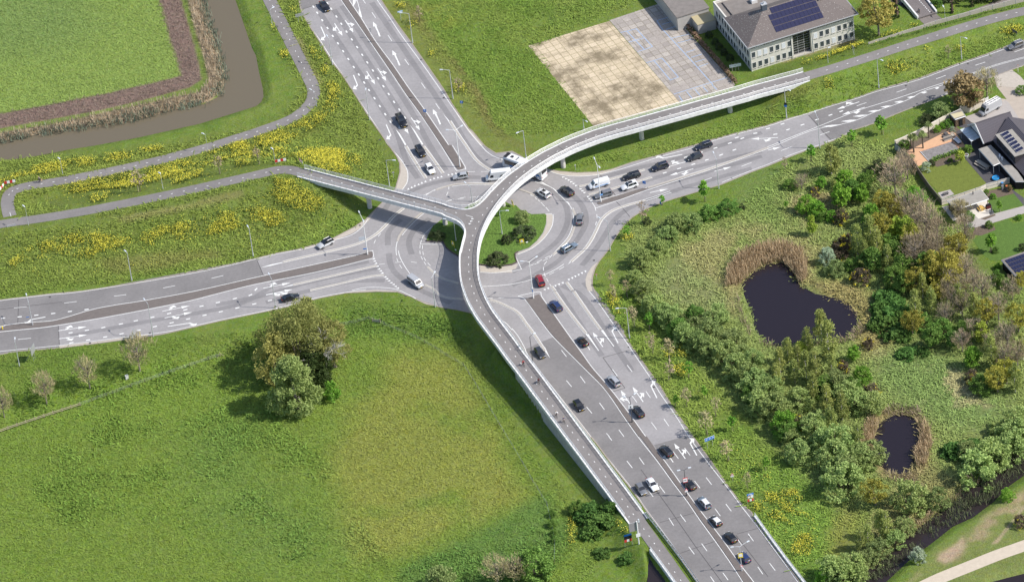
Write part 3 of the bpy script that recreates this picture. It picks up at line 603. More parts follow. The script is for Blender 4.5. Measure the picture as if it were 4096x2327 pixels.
line("11 1700,500 1800,440 1950,395 2100,377 2200,373 2390,380"); line("11 1960,412 2100,395 2380,395"); autodash("11 1680,500 1820,440 1960,402 2080,385", .15, 1.6, 1.6); autodash("11 1930,405 1925,460 1880,550", .15, 1.4, 1.2)
autodash("11 1900,562 2060,532 2220,515", .15, 1.6, 1.2); autodash("11 1920,552 2080,522 2200,510", .15, 1.6, 1.2); line("11 2195,555 2222,512 2262,512", .15, 0)
line("11 1490,618 1390,700 1310,790"); line("11 1665,670 1585,735 1490,830 1432,915 1405,1000 1402,1060 1408,1100"); line("11 1690,672 1610,740 1520,830 1462,900"); line("11 1425,1055 1440,1115 1480,1195 1540,1285")
line("11 1870,740 1780,800 1690,885 1660,940 1645,988", .15); autodash("11 1643,995 1640,1060 1655,1120 1700,1195", .15, 1.3, 1.1); autodash("11 1665,1000 1672,1080 1690,1140 1765,1225", .15, 1.3, 1.1); line("11 1648,988 1860,992", .15, 0); autodash("11 1408,1130 1440,1200 1500,1280", .15, 1.6, 1.5); autodash("11 1250,880 1190,960 1170,1040", .15, 1.6, 1.4); autodash("11 1230,1193 1350,1177 1480,1166 1600,1172 1710,1205", .15, 1.6, 2.2)
double("11 1715,1215 1780,1278 1880,1338 2030,1380", .3, .15); wedge("11 1705,1205 1760,1240 1790,1275 1740,1245"); double("11 1690,1395 1775,1440 12 1850,47 1950,72 2075,82", .3, .15); line("11 1168,1050 1180,1125", .15, 0); autodash("11 2115,265 2350,262", .15, 1.8, 1.6); autodash("12 2310,72 2562,66", .15, 1.6, 1.6)
double("12 2340,88 2430,115 2562,180", .34, .15); line("12 2440,290 2500,320 2562,390")
# shark teeth
def teeth(s, toward):
    T = unp(P(toward)[0])
    for p in Wd(s):
        d = (T-p); d.z = 0; d.normalize(); n = Vector((-d.y, d.x, 0))
        q = [p-d*.4+n*.32, p-d*.4-n*.32, p+d*.4]
        mk.poly([Vector((a.x, a.y, ZM)) for a in q])
teeth("11 1525,435 1558,420 1590,404 1627,390 1660,375 1695,360 1745,344 1782,330 1820,321 1855,312 1925,294 1962,287 2000,280", "10 1500,900")
teeth("11 1175,1137 1185,1160 1197,1183 1213,1212 1228,1238 1245,1258 1260,1280 1290,1318 1308,1337 1328,1356 1350,1376 1372,1393 1393,1412 1416,1430", "02 2000,300")
teeth("21 517,318 547,333 573,348 597,365 622,382 647,402 690,436 710,454 730,472 765,512 780,532 797,552", "20 2562,1456")
teeth("21 735,1263 702,1280 668,1297 635,1313 605,1328 570,1345 510,1377 473,1392 437,1407 400,1423 365,1433 330,1445", "22 1200,1200")
# lane arrows
def arrow(s, kind):
    a, b = Wd(s); d = b-a; L = d.length; d.normalize(); n = Vector((-d.y, d.x, 0))
    W2 = lambda x, y: Vector((a.x+d.x*x+n.x*y, a.y+d.y*x+n.y*y, ZM))
    if 'S' in kind:
        mk.poly([W2(0, .12), W2(0, -.12), W2(L-2.0, -.09), W2(L-2.0, .09)]); mk.poly([W2(L-2.1, .52), W2(L-2.1, -.52), W2(L, 0)])
        bx, hl = L*.28, 1.0
    else:
        mk.poly([W2(0, .14), W2(0, -.14), W2(L-1.2, -.14), W2(L-1.2, .14)]); bx, hl = L-1.3, 1.0
    for ch, sg in (('R', -1), ('L', 1)):
        if ch in kind:
            mk.poly([W2(bx-.5, 0), W2(bx+.2, 0), W2(bx+1.0, sg*.75), W2(bx+.45, sg*.8)][::(1 if sg < 0 else -1)])
            mk.poly([W2(bx-.35, sg*.85), W2(bx+1.75, sg*.55), W2(bx+1.2, sg*1.55)])
    if kind == 'M':   # merge arrow
        mk.poly([W2(0, .22), W2(0, -.22), W2(L*.3, -.2), W2(L*.3, .2)]); mk.poly([W2(L*.36, .2), W2(L*.36, -.2), W2(L-2, .0), W2(L-2, .35)]); mk.poly([W2(L-2.3, .75), W2(L-2.1, -.4), W2(L, .3)])
for s, k in (("10 650,272 705,395", 'R'), ("10 785,238 865,362", 'SR'), ("10 893,208 975,330", 'SL'), ("10 975,755 1028,885", 'R'), ("10 1107,718 1192,848", 'SR'), ("10 1217,688 1303,815", 'SL'), ("10 1303,1250 1362,1385", 'R'), ("10 1440,1215 1528,1342", 'SR'), ("10 1553,1180 1640,1308", 'SL'),
 ("10 1240,370 1182,220", 'M'), ("10 1438,660 1375,505", 'M'), ("10 1845,1248 1780,1092", 'M'), ("02 585,397 868,357", 'SL'), ("02 590,478 873,437", 'SR'), ("02 1625,203 1900,148", 'SL'), ("02 1648,270 1925,212", 'SR'), ("02 1678,355 1955,312", 'R'), ("11 72,1430 345,1375", 'SL'), ("11 100,1495 370,1440", 'SR'), ("12 100,40 300,0", 'R'), ("02 455,260 255,297", 'L'),
 ("22 910,560 808,412", 'SR'), ("22 1062,522 985,370", 'R'), ("22 780,590 690,450", 'SL'), ("22 1180,1125 1088,993", 'SL'), ("22 1313,1108 1208,960", 'SR'), ("22 1450,1070 1375,915", 'R'), ("23 1735,222 1623,70", 'SR'), ("23 1850,190 1765,35", 'R'), ("23 1613,258 1515,110", 'SL'),
 ("30 913,1022 688,1098", 'SR'), ("30 968,1077 740,1152", 'SL'), ("21 1705,92 1460,140", 'R'), ("21 1740,165 1500,235", 'SR'), ("21 1815,235 1575,303", 'SL'), ("30 100,1380 20 2390,1395", 'SL'), ("21 1380,475 1560,437", 'S'), ("21 2025,262 2198,215", 'S'), ("31 0,50 130,18", 'S')):
    arrow(s, k)
tag(mk.build('road_markings', WHITE), kind='structure')
# --- cycle paths on the ground, their dashes
def pathstrip(name, pts, w, M=A_PATH, dz=.05):
    p = smooth(pts, 3); mb = MB()
    L, Rr = offs(p, w/2), offs(p, -w/2); C = p; vs = []
    mb.strip(p, w, None, dz)
    mb.wall(L[::-1], [q.z+dz-.25 for q in L[::-1]], [q.z+dz for q in L[::-1]]); mb.wall(Rr, [q.z+dz-.25 for q in Rr], [q.z+dz for q in Rr])
    return tag(mb.build(name, M), kind='structure')
pathstrip('cycle_path', PATHL, 3.4); pathstrip('cycle_path', PATHU, 3.4, dz=.058); pathstrip('cycle_path', PATHE, 3.6); pathstrip('cycle_path', PATHS[2:], 3.3, dz=.045)
mk = MB(3e-4)
def pathdash(pts, dz=.075, ln=.5):
    for i, p in enumerate(pts):
        d = (pts[min(i+1, len(pts)-1)]-pts[max(i-1, 0)]).normalized()
        mk.strip([p-d*ln/2, p+d*ln/2], .18, None, dz)
PLd = U3("01 2548,300 2432,327 2313,353 2195,380 2077,407 1960,433 1840,460 1720,485 1603,510 1482,535 1362,559 1242,583 1121,606 1001,630 880,653 758,674 638,694 516,714 393,733 270,750 150,767 27,785", zl(P("01 2548,300 1362,559 27,785"), 3.93, 1.42)[:1]+[3.93-2.51*i/21 for i in range(1, 22)])
pathdash(PLd); pathdash(PATHL[1:4]); pathdash(PATHU[4:-1], .085); pathdash(PATHE[1:]); pathdash(PATHS[2:])
tp = [unp(q, 1.42) for q in P("01 12,742 53,737 95,730")]
for p in tp:
    mk.poly([p+Vector((-.3, -.3, .09)), p+Vector((.3, -.3, .09)), p+Vector((0, .45, .09))])
mk.strip([unp(q, 1.45) for q in P("01 98,672 112,716")], .14, None, .09)
tag(mk.build('path_markings', WHITE), kind='structure')
mb = MB(); mb.strip(smooth(Gs("33 3000,930 2562,1092 2300,1185 2000,1305 1800,1385 1650,1450 1300,1620"), 4), 3.7, .03)
tag(mb.build('sand_path', SANDY), kind='structure')
# access road of the house, top-right paths
mb = MB(); mb.poly(Wd("30 2262,768 2440,700 2460,740 2500,810 2562,830 2900,900 2900,1420 2562,1265 2400,1010 2290,870", .026)); mb.poly(Wd("30 2100,1120 2320,985 2420,1000 2562,1190 2562,1290 2400,1330 2130,1230", .022))
tag(mb.build('access_road', mat('worn_paving', (.40, .345, .29), .9, noise=.1, nscale=.7)), kind='structure')
mb = MB(); mb.poly(Wd("t 780,280 1060,200 1180,300 1240,330 1100,380 920,420 860,370", .03)); mb.poly(Wd("t 1240,300 1400,270 1700,170 2000,60 2150,-20 2700,-160 2700,-60 2400,20 2050,110 1700,220 1400,300 1240,335", .03))
tag(mb.build('access_path', asphalt('access_asphalt', (.19, .168, .155))), kind='structure')
# --- bare lots north of the bridge
def slab_mat(name, c1, c2, grout, ang, sz, stain, sc):
    M = bpy.data.materials.new(name); M.use_nodes = True; t = M.node_tree; b = t.nodes['Principled BSDF']; L = t.links.new; b.inputs['Roughness'].default_value = .9
    geo = t.nodes.new('ShaderNodeNewGeometry'); mp = t.nodes.new('ShaderNodeMapping'); mp.inputs['Rotation'].default_value = (0, 0, ang); L(geo.outputs['Position'], mp.inputs[0])
    br = t.nodes.new('ShaderNodeTexBrick'); br.offset = 0; br.inputs['Scale'].default_value = 1/sz; br.inputs['Brick Width'].default_value = 1; br.inputs['Row Height'].default_value = 1; br.inputs['Mortar Size'].default_value = .045; br.inputs['Mortar Smooth'].default_value = .4
    br.inputs['Color1'].default_value = (*c1, 1); br.inputs['Color2'].default_value = (*c2, 1); br.inputs['Mortar'].default_value = (*grout, 1); L(mp.outputs[0], br.inputs['Vector'])
    n = t.nodes.new('ShaderNodeTexNoise'); n.inputs['Scale'].default_value = sc; n.inputs['Detail'].default_value = 8; n.inputs['Roughness'].default_value = .7; L(geo.outputs['Position'], n.inputs['Vector'])
    rp = t.nodes.new('ShaderNodeValToRGB'); rp.color_ramp.elements[0].position = stain[0]; rp.color_ramp.elements[1].position = stain[1]; rp.color_ramp.elements[0].color = (0, 0, 0, 1); rp.color_ramp.elements[1].color = (1, 1, 1, 1); L(n.outputs['Fac'], rp.inputs[0])
    mx = t.nodes.new('ShaderNodeMixRGB'); L(rp.outputs[0], mx.inputs[0]); L(br.outputs[0], mx.inputs[1]); mx.inputs[2].default_value = (*stain[2], 1)
    n2 = t.nodes.new('ShaderNodeTexNoise'); n2.inputs['Scale'].default_value = 2.2; n2.inputs['Detail'].default_value = 6; L(geo.outputs['Position'], n2.inputs['Vector'])
    hs = t.nodes.new('ShaderNodeHueSaturation'); m_ = t.nodes.new('ShaderNodeMapRange'); m_.inputs[1].default_value = .3; m_.inputs[2].default_value = .7; m_.inputs[3].default_value = .84; m_.inputs[4].default_value = 1.16; L(n2.outputs['Fac'], m_.inputs[0]); L(m_.outputs[0], hs.inputs['Value']); L(mx.outputs[0], hs.inputs['Color']); L(hs.outputs[0], b.inputs['Base Color'])
    return M
LOT = Wd("20 165,460 975,213 1680,1030 820,1270", .02); CONC = Wd("20 975,205 1500,30 1620,-10 1800,-60 1800,40 1560,90 1600,150 1740,290 1860,430 2235,845 2215,872 1900,965 1682,1030", .028)
a_ = unp(P("20 975,213")[0]); b_ = unp(P("20 1680,1030")[0]); LANG = -math.atan2(b_.y-a_.y, b_.x-a_.x)
mb = MB(); mb.poly(LOT); tag(mb.build('bare_lot', slab_mat('sandy_slabs', (.56, .465, .33), (.50, .41, .28), (.25, .21, .115), LANG, 2.05, (.46, .60, (.20, .16, .10)), .095)), kind='structure')
mb = MB(); mb.poly(CONC); tag(mb.build('concrete_yard', slab_mat('concrete_slabs', (.28, .25, .225), (.42, .38, .335), (.18, .155, .115), LANG, 2.0, (.47, .62, (.32, .285, .258)), .16)), kind='structure')
mk = MB(3e-4)
for s in ("20 1450,210 1500,290 1860,680 2010,850", "20 1450,210 1615,162", "20 1500,248 1640,205", "20 1540,300 1690,250", "20 1600,385 1775,345", "20 1655,435 1800,395", "20 1740,530 1830,500", "20 1790,580 1900,545", "20 1830,625 1930,595", "20 1865,675 1960,640", "20 1150,315 1245,292 1405,470 1325,500 1150,315", "20 1085,330 1150,315", "20 1170,425 1330,380", "20 1255,520 1325,500", "20 1420,610 1500,585 1665,775 1585,805 1420,610", "20 1345,632 1420,610", "20 1620,945 2150,780", "20 1670,960 1710,1020", "20 1750,920 1800,985", "20 1830,895 1880,955", "20 1910,870 1960,925", "20 2000,850 2050,900"):
    mk.strip(Wd(s), .22, .036)
tag(mk.build('bay_markings', mat('blue_paint', (.30, .40, .56), .8, noise=.2, nscale=2)), kind='structure')
# ================================================================== CYCLE BRIDGE
CONCR = mat('bridge_concrete', (.55, .53, .50), .8, noise=.13, nscale=.9); FASC = mat('white_fascia', (.66, .66, .65), .6, noise=.2, nscale=1.3)
RAILM = mat('white_steel', (.68, .68, .68), .45, .1); GALV = mat('galvanised_steel', (.46, .48, .50), .45, .55, noise=.1, nscale=4)
BR = empty('cycle_bridge', (0, 0, 0), 0, 'white three-armed cycle bridge curving over the roundabout on round piers', 'bridge')
HWD, HWL = 2.2, 1.8
mainS = smooth(MAIN, 2); leftS = smooth(LEFT, 2)
E1 = offs(mainS, HWD)                        # outer (east) edge when walking east->south: left side
Wn = offs(mainS, -HWD)
lN = offs(leftS, HWL); lS = offs(leftS, -HWL)
def near(pl, q): return min(range(len(pl)), key=lambda i: (pl[i].x-q.x)**2+(pl[i].y-q.y)**2)
filN = [unp(q, 5.8) for q in P("11 1925,610 2010,632 2090,640 2165,626 2230,590 2290,535 2345,470")]
filS = [unp(q, 5.8) for q in P("11 1905,712 1985,740 2050,780 2090,838 2092,910 2072,985 2055,1060")]
E2 = Wn[:near(Wn, filN[-1])]+smooth(filN[::-1], 3)+lN[:near(lN, filN[0])][::-1]
E3 = lS[:near(lS, filS[0])]+smooth(filS, 3)+Wn[near(Wn, filS[-1])+1:]
JUN = E2[near(E2, filN[-1])-1:near(E2, filN[0])+2]+E3[near(E3, filS[0])-1:near(E3, filS[-1])+2]
deck = MB(); deck.strip(mainS, HWD*2); nl = near(leftS, unp(P("11 2110,705")[0], 5.8)); deck.strip(leftS[:nl], HWL*2)
deck.poly([Vector((p.x, p.y, p.z-.006)) for p in JUN]); deck.m = 1; deck.lift = 3e-5
mb = MB(); TH = 1.0
for e, sg in ((E1, 1), (E2, -1), (E3, -1)):
    o1 = offs(e, .22*sg); o2 = offs(e, -.18*sg); ends = [max(.35, TH*min(1, (p.z-.2)/2.2)) for p in e]
    n = len(e); vs = []
    for p, q, th in zip(o1, o2, ends):
        vs += [(q.x, q.y, q.z+.1), (p.x, p.y, p.z+.1), (p.x, p.y, p.z-th), (q.x, q.y, q.z-th)]
    fs = []
    for i in range(n-1):
        for k in range(4): 
            f = (i*4+k, i*4+(k+1) % 4, i*4+4+(k+1) % 4, i*4+4+k); fs.append(f if sg > 0 else f[::-1])
    fs += [(0, 1, 2, 3), tuple(range(4*n-4, 4*n))]
    mb.add(vs, fs)
mb.build('fascia', FASC, BR)
mb = MB()
for l_, hw_ in ((mainS, HWD), (leftS[:nl], HWL)): mb.strip([Vector((p.x, p.y, p.z-TH*min(1, p.z/3)+.02)) for p in l_], hw_*2-.1)
mb.poly([Vector((p.x, p.y, p.z-TH)) for p in JUN]); mb.build('soffit', CONCR, BR)
def railing(e, sg, parent, off=.02, h=1.15, M=RAILM, step=1.9, rails=(1.15, .8, .45)):
    q = resample(offs(e, off*sg), step); mb = MB()
    for hh in rails:
        r = .075 if hh == rails[0] else .045
        mb.tube([p+Vector((0, 0, hh+.1)) for p in q], r, 4)
    for p in q: mb.box((p.x, p.y, p.z+.1+h/2), (.08, .08, h))
    return mb.build('railing', M, parent)
railing(E1[:len(E1)-2], 1, BR); railing(E2, -1, BR); railing(E3[:-2], -1, BR)
mk = deck
for L_ in (MAIN[1:-1], LEFT[1:-2]):
    for i, p in enumerate(L_):
        d = (L_[min(i+1, len(L_)-1)]-L_[max(i-1, 0)]).normalized(); mk.strip([p-d*.25, p+d*.25], .18, None, .012)
for q in P("11 2140,783 2155,758 2168,733"):
    p = unp(q, 5.8); mk.poly([p+Vector(v) for v in ((.42, 0, .013), (-.3, .3, .013), (-.3, -.3, .013))])
mk.strip([unp(q, 5.8) for q in P("11 2098,697 2170,717")], .14, None, .012)
mk.m = 2
for a, b in ((unp(P("11 550,258")[0], zlft[1]), unp(P("11 505,300")[0], zlft[1])), (unp(P("11 1150,405")[0], 5.55), unp(P("11 1095,455")[0], 5.55)), (unp(P("21 460,10")[0], 5.8), unp(P("21 520,48")[0], 5.8)), (unp(P("22 605,1352")[0], 1.5), unp(P("22 510,1385")[0], 1.5))):
    mk.strip([a, b], .12, None, .012)
deck.build('deck_surface', [A_PATH, WHITE, MATS['tar']], BR)
def pier(q, base=None):
    b = G(q); zt = 0
    i = near(mainS, b); j = near(leftS, b); pm_, pl_ = mainS[i], leftS[j]
    dm = (pm_.x-b.x)**2+(pm_.y-b.y)**2; dl_ = (pl_.x-b.x)**2+(pl_.y-b.y)**2
    pt, arr, k = (pm_, mainS, i) if dm < dl_ else (pl_, leftS, j)
    c = b; d = arr[min(k+1, len(arr)-1)]-arr[max(k-1, 0)]; ang = math.atan2(d.y, d.x)
    zt = pt.z-TH+.02; mb = MB(); n = 16; H = zt-b.z+.3; vs = []
    prof = [(0, .62), (.45, .62), (.62, .66), (.76, .80), (.88, 1.05), (1, 1.45)]
    for t, r in prof:
        for a in range(n):
            x, y = math.cos(2*math.pi*a/n)*.62*(1+.25*(r-.62)), math.sin(2*math.pi*a/n)*r
            vs.append((c.x+x*math.cos(ang)-y*math.sin(ang), c.y+x*math.sin(ang)+y*math.cos(ang), b.z-.3+H*t))
    mb.add(vs, [(i_*n+a, i_*n+(a+1) % n, (i_+1)*n+(a+1) % n, (i_+1)*n+a) for i_ in range(len(prof)-1) for a in range(n)])
    mb.build('pier', CONCR, BR, True)
for q in P("11 1140,622 1895,792 2475,606 21 515,218 20 1300,1392 2185,1122"): pier(q)
def abut(p, d, w=3.2):
    z = p.z; g = hz(p.x, p.y); mb = MB(); ang = math.atan2(d.y, d.x); mb.box((p.x, p.y, (z-.9+g-2.2)/2), (1.2, w, z-.9-(g-2.2)), ang); mb.build('abutment', CONCR, BR)
abut(leftS[2]+Vector((0, 0, 0)), leftS[4]-leftS[0]); abut(mainS[3], mainS[4]-mainS[0])
# retaining walls of the southern ramp
def wallrun(pts, sg, name, label, i0, i1):
    e = pts[i0:i1]; o1 = offs(e, .12*sg); o2 = offs(e, -.25*sg); mb = MB()
    bot = []
    for p in e:
        q = p; bot.append(min(hz(q.x, q.y), hz(q.x+(-1.2 if sg < 0 else 0), q.y-.8))-.6)
    rr = resample(o1, .6)
    mb.wall(o1, bot, [p.z-.3 for p in e]); mb.wall(o2, bot, [p.z-.3 for p in e])
    for k, p in enumerate(rr):
        j = near(e, p); mb.box((p.x, p.y, (bot[j]+e[j].z-.35)/2), (.09, .09, e[j].z-.35-bot[j]), .7)
    return tag(mb.build(name, mat('ribbed_concrete', (.46, .45, .42), .85, noise=.25, nscale=1.1), None), label, 'wall')
k0 = near(E3, unp(P("22 0,790")[0], 4.0)); k1 = near(E3, unp(P("23 1150,845")[0], .1))
wallrun(E3, -1, 'retaining_wall', 'tall ribbed concrete retaining wall facing the meadow under the cycle ramp', k0, k1)
k2 = near(E1, unp(P("22 100,590")[0], 4.2)); wallrun(E1, 1, 'retaining_wall', 'low concrete wall carrying the cycle ramp along the grass strip of the south road', k2, len(E1)-2)
# --- bridge parapets by the ditch and the steel crash barrier
def barrier(pts, name, label, cat, h=.75, M=GALV, double=False, posts=2.0):
    root = empty(name, pts[0], 0, label, cat); q = resample([p-pts[0] for p in pts], posts); m1 = MB(); m2 = MB()
    for k in ((-.22, .22) if double else (0,)):
        o = offs(q, k); m1.strip(o, .06, None, h); m1.wall(o, [p.z+h-.3 for p in o], [p.z+h for p in o])
        m1.tube([p+Vector((0, 0, h)) for p in o], .07, 4); m1.tube([p+Vector((0, 0, h-.28)) for p in o], .06, 4)
    for i, p in enumerate(q):
        m2.box((p.x, p.y, h/2), (.1, .14, h))
        if double:
            d = (q[min(i+1, len(q)-1)]-q[max(i-1, 0)]).normalized(); n = Vector((-d.y, d.x, 0)); m2.tube([p+n*.25+Vector((0, 0, h-.05)), p-n*.25+Vector((0, 0, h-.05))], .05, 4)
    m1.v and m1.add(m2.v, m2.f); m1.build('guard_rail', M, root)
    return root
barrier(Wd("23 1338,780 1420,880 1560,1060 1700,1245 1850,1456 2090,1790"), 'crash_barrier', 'double steel crash barrier between the south road and the cycle path', 'barrier', .75, GALV, True)
def parapet(pts, name, label, cat):
    root = empty(name, pts[0], 0, label, cat); q = [p-pts[0] for p in pts]; mb = MB()
    a, b = offs(q, .3), offs(q, -.3); mb.prism([*a, *b[::-1]], -1.2, .35); mb.build('edge_beam', FASC, root)
    qs = resample(q, 1.6); mb = MB()
    for hh in (1.2, .9, .62): mb.tube([p+Vector((0, 0, hh)) for p in qs], .05, 4)
    for p in qs: mb.box((p.x, p.y, .75), (.07, .07, .9))
    mb.build('railing', RAILM, root)
parapet(Wd("23 2430,800 2562,985 33 180,1230 390,1500 640,1830", .05), 'bridge_parapet', 'white railing of the road bridge on its eastern edge beside yellow flowers', 'railing')
parapet(Wd("23 1385,1135 1500,1290 1620,1456 1860,1780", .05), 'bridge_parapet', 'white railing of the road bridge beside the cycle path at the dark culvert', 'railing')
# ================================================================== VEHICLES
def paint(n, c, r=.28): return mat('paint_'+n, c, r, .0, .5, coat=.6)
PAINT = {'black': paint('black', (.012, .012, .015)), 'navy': paint('navy', (.014, .018, .035)), 'white': paint('white', (.72, .73, .74)), 'silver': paint('silver', (.36, .37, .39)), 'grey': paint('grey', (.15, .155, .17)), 'dgrey': paint('dark_grey', (.035, .037, .045)), 'blue': paint('blue', (.02, .035, .11)), 'bluegrey': paint('blue_grey', (.13, .17, .22)), 'paleg': paint('pale_silver', (.52, .53, .54)), 'red': paint('red', (.25, .012, .02)), 'roofwhite': paint('roof_white', (.68, .68, .68))}
GLASS = mat('car_glass', (.014, .016, .020), .06, 0, .8, coat=.3); TYRE = mat('tyre', (.018, .018, .018), .85); RIM = mat('alloy', (.30, .30, .31), .35, .7); HEAD = mat('headlamp', (.70, .72, .75), .15, 0, .8); TAIL = mat('tail_lamp', (.30, .01, .012), .25); PLATE = mat('number_plate', (.62, .40, .03), .5); TRIM = mat('dark_trim', (.02, .02, .022), .6); ROOFGL = mat('sunroof_glass', (.01, .01, .012), .05, 0, .8)
SEATM = mat('seat_leather', (.06, .045, .035), .6)
def loft(mb, secs):
    n = len(secs[0]); mb.add([v for s_ in secs for v in s_], [(i*n+k, i*n+(k+1), (i+1)*n+k+1, (i+1)*n+k) for i in range(len(secs)-1) for k in range(n-1)]+[tuple(range(n))[::-1], tuple(range((len(secs)-1)*n, len(secs)*n))])
def car_proto(kind):
    S = {'hatch': (4.15, 1.78, 1.47, [(.50, .62), (.47, .72), (.20, .92), (.12, .96), (-.44, 1.0), (-.485, .92), (-.5, .6)], (.20, .02, -.36, -.475)),
         'mini': (3.85, 1.74, 1.43, [(.50, .62), (.46, .76), (.22, .93), (.16, .96), (-.44, 1.0), (-.485, .9), (-.5, .58)], (.19, .08, -.38, -.47)),
         'sedan': (4.72, 1.84, 1.43, [(.50, .58), (.47, .68), (.20, .88), (.13, .92), (-.32, 1.0), (-.46, 1.0), (-.5, .62)], (.18, .02, -.24, -.40)),
         'estate': (4.75, 1.84, 1.47, [(.50, .60), (.47, .70), (.22, .90), (.14, .94), (-.45, 1.0), (-.49, .92), (-.5, .6)], (.18, .04, -.42, -.485)),
         'suv': (4.55, 1.86, 1.66, [(.50, .66), (.475, .86), (.22, 1.02), (.15, 1.06), (-.45, 1.12), (-.488, 1.0), (-.5, .66)], (.20, .06, -.40, -.48)),
         'convertible': (4.1, 1.74, 1.30, [(.50, .6), (.47, .7), (.20, .88), (.12, .92), (-.30, .98), (-.47, .98), (-.5, .6)], None),
         'pickup': (5.85, 2.0, 1.92, [(.50, .80), (.485, 1.05), (.26, 1.18), (.20, 1.2), (-.49, 1.22), (-.495, 1.1), (-.5, .7)], (.20, .12, -.10, -.14)),
         'van': (5.45, 1.98, 1.97, [(.50, .66), (.47, .92), (.36, 1.08), (.33, 1.12), (-.49, 1.15), (-.495, 1.0), (-.5, .5)], (.36, .22, -.485, -.495)),
         'bigvan': (6.6, 2.02, 2.72, [(.50, .70), (.48, .98), (.40, 1.16), (.37, 1.2), (-.49, 1.25), (-.495, 1.0), (-.5, .5)], (.40, .27, -.485, -.495)),
         'minibus': (5.0, 1.95, 1.97, [(.50, .66), (.47, .90), (.34, 1.05), (.30, 1.1), (-.48, 1.15), (-.49, 1.0), (-.5, .5)], (.34, .17, -.465, -.485))}[kind]
    L, W2, H, prof, cab = S; hw = W2/2
    root = empty(kind+'_proto'); big = kind in ('van', 'bigvan', 'minibus')
    mb = MB(); secs = []
    for fx, zt in prof[::-1]:
        w_ = hw*(1-.13*abs(fx*2)**7); zb = .22 if abs(fx) < .47 else .34; x = fx*L
        secs.append([(x, 0, zb), (x, -w_*.86, zb), (x, -w_*.98, zb+.14), (x, -w_, .6 if zt > .68 else zt-.06), (x, -w_*.975, zt-.07), (x, -w_*.88, zt), (x, 0, zt+.025), (x, w_*.88, zt), (x, w_*.975, zt-.07), (x, w_, .6 if zt > .68 else zt-.06), (x, w_*.98, zb+.14), (x, w_*.86, zb), (x, 0, zb)])
    loft(mb, [s_[::-1] for s_ in secs]); body = mb.build('body', PAINT['black'], root, True)
    zb0 = prof[3][1]-.03
    if cab:
        xf0, xf1, xr1, xr0 = [c*L for c in cab]; wb, wt = hw*(.95 if big else .93), hw*(.84 if big else .70); zt = H-.045
        def cabin(dx, dw, z0, z1, w0, w1): return [(xr0+dx, -w0+dw, z0), (xf0-dx, -w0+dw, z0), (xf0-dx, w0-dw, z0), (xr0+dx, w0-dw, z0), (xr1+dx, -w1+dw, z1), (xf1-dx, -w1+dw, z1), (xf1-dx, w1-dw, z1), (xr1+dx, w1-dw, z1)]
        fs = [(0, 1, 5, 4), (1, 2, 6, 5), (2, 3, 7, 6), (3, 0, 4, 7), (4, 5, 6, 7)]
        def tr(x0, z): # half width at height
            return wb+(wt-wb)*(z-zb0)/(zt-zb0)
        if big:   # panelled box with glass only in the cab (minibus: side glass too)
            mb = MB(); mb.add(cabin(0, 0, zb0, zt, wb, wt), fs); box = mb.build('cargo_box', PAINT['black'], root)
            g = MB()
            def onplane(x, z, s_): return (x, s_*(tr(x, z)+.012), z)
            z0, z1 = zb0+.1, zb0+(zt-zb0)*(.62 if kind != 'bigvan' else .50)
            fx = lambda z: xf0+(xf1-xf0)*(z-zb0)/(zt-zb0)+.015
            w0, w1 = tr(0, z0)-.1, tr(0, z1)-.12; zw1 = zb0+(zt-zb0)*(.80 if kind != 'bigvan' else .62)
            g.add([(fx(z0), -w0, z0), (fx(z0), w0, z0), (fx(zw1), w1, zw1), (fx(zw1), -w1, zw1)], [(0, 1, 2, 3)])
            sides = [(xf1-.55, fx(z0)-.35, fx(z1)-.30)]
            if kind == 'minibus': sides += [(xf1-1.75, xf1-.68, xf1-.68), (xr0+.25, xf1-1.9, xf1-1.9)]
            for xa, xb, xc in sides:
                for s_ in (1, -1):
                    v = [onplane(xa, z0, s_), onplane(xb, z0, s_), onplane(xc, z1+.06, s_), onplane(xa, z1+.06, s_)]; g.add(v, [(0, 1, 2, 3)] if s_ < 0 else [(3, 2, 1, 0)])
            g.build('window_glass', GLASS, root)
            mb = MB(); mb.box(((xr1+xf1)/2, 0, H-.03), (xf1-xr1-.04, wt*2-.1, .06)); 
            if kind == 'minibus':
                for k in (.25, .5, .75): mb.box((xr1+(xf1-xr1)*k, 0, H+.025), (.09, wt*1.7, .05))
            mb.build('roof', PAINT['black'], root)
        else:
            mb = MB(); mb.add(cabin(0, 0, zb0, zt, wb, wt), fs); mb.build('window_glass', GLASS, root)
            mb = MB(); rf = [(xr1-.06, -wt-.015, zt), (xf1+.06, -wt-.015, zt), (xf1+.06, wt+.015, zt), (xr1-.06, wt+.015, zt), (xr1+.12, -wt*.86, H), (xf1-.2, -wt*.86, H), (xf1-.2, wt*.86, H), (xr1+.12, wt*.86, H)]
            mb.add(rf, fs+[(3, 2, 1, 0)]); 
            c8 = cabin(-.012, -.012, zb0, zt, wb, wt); r_ = .045
            for a, b in ((0, 4), (1, 5), (2, 6), (3, 7)): mb.tube([c8[a], c8[b]], r_, 4)
            xm = (xf0+xr0)/2-.05; xm2 = (xf1+xr1)/2-.05
            for s_ in (1, -1): mb.tube([(xm, s_*(wb+.01), zb0), (xm2, s_*(wt+.01), zt)], .035, 4)
            if kind in ('estate', 'hatch', 'suv', 'mini'):
                for s_ in (1, -1): mb.add([(xr0+.02, s_*(wb+.012), zb0), (xr0+.42, s_*(wb+.012), zb0), (xr1+.16, s_*(wt+.012), zt), (xr1, s_*(wt+.012), zt)], [(0, 1, 2, 3)] if s_ < 0 else [(3, 2, 1, 0)])
            mb.build('roof', PAINT['black'], root, False)
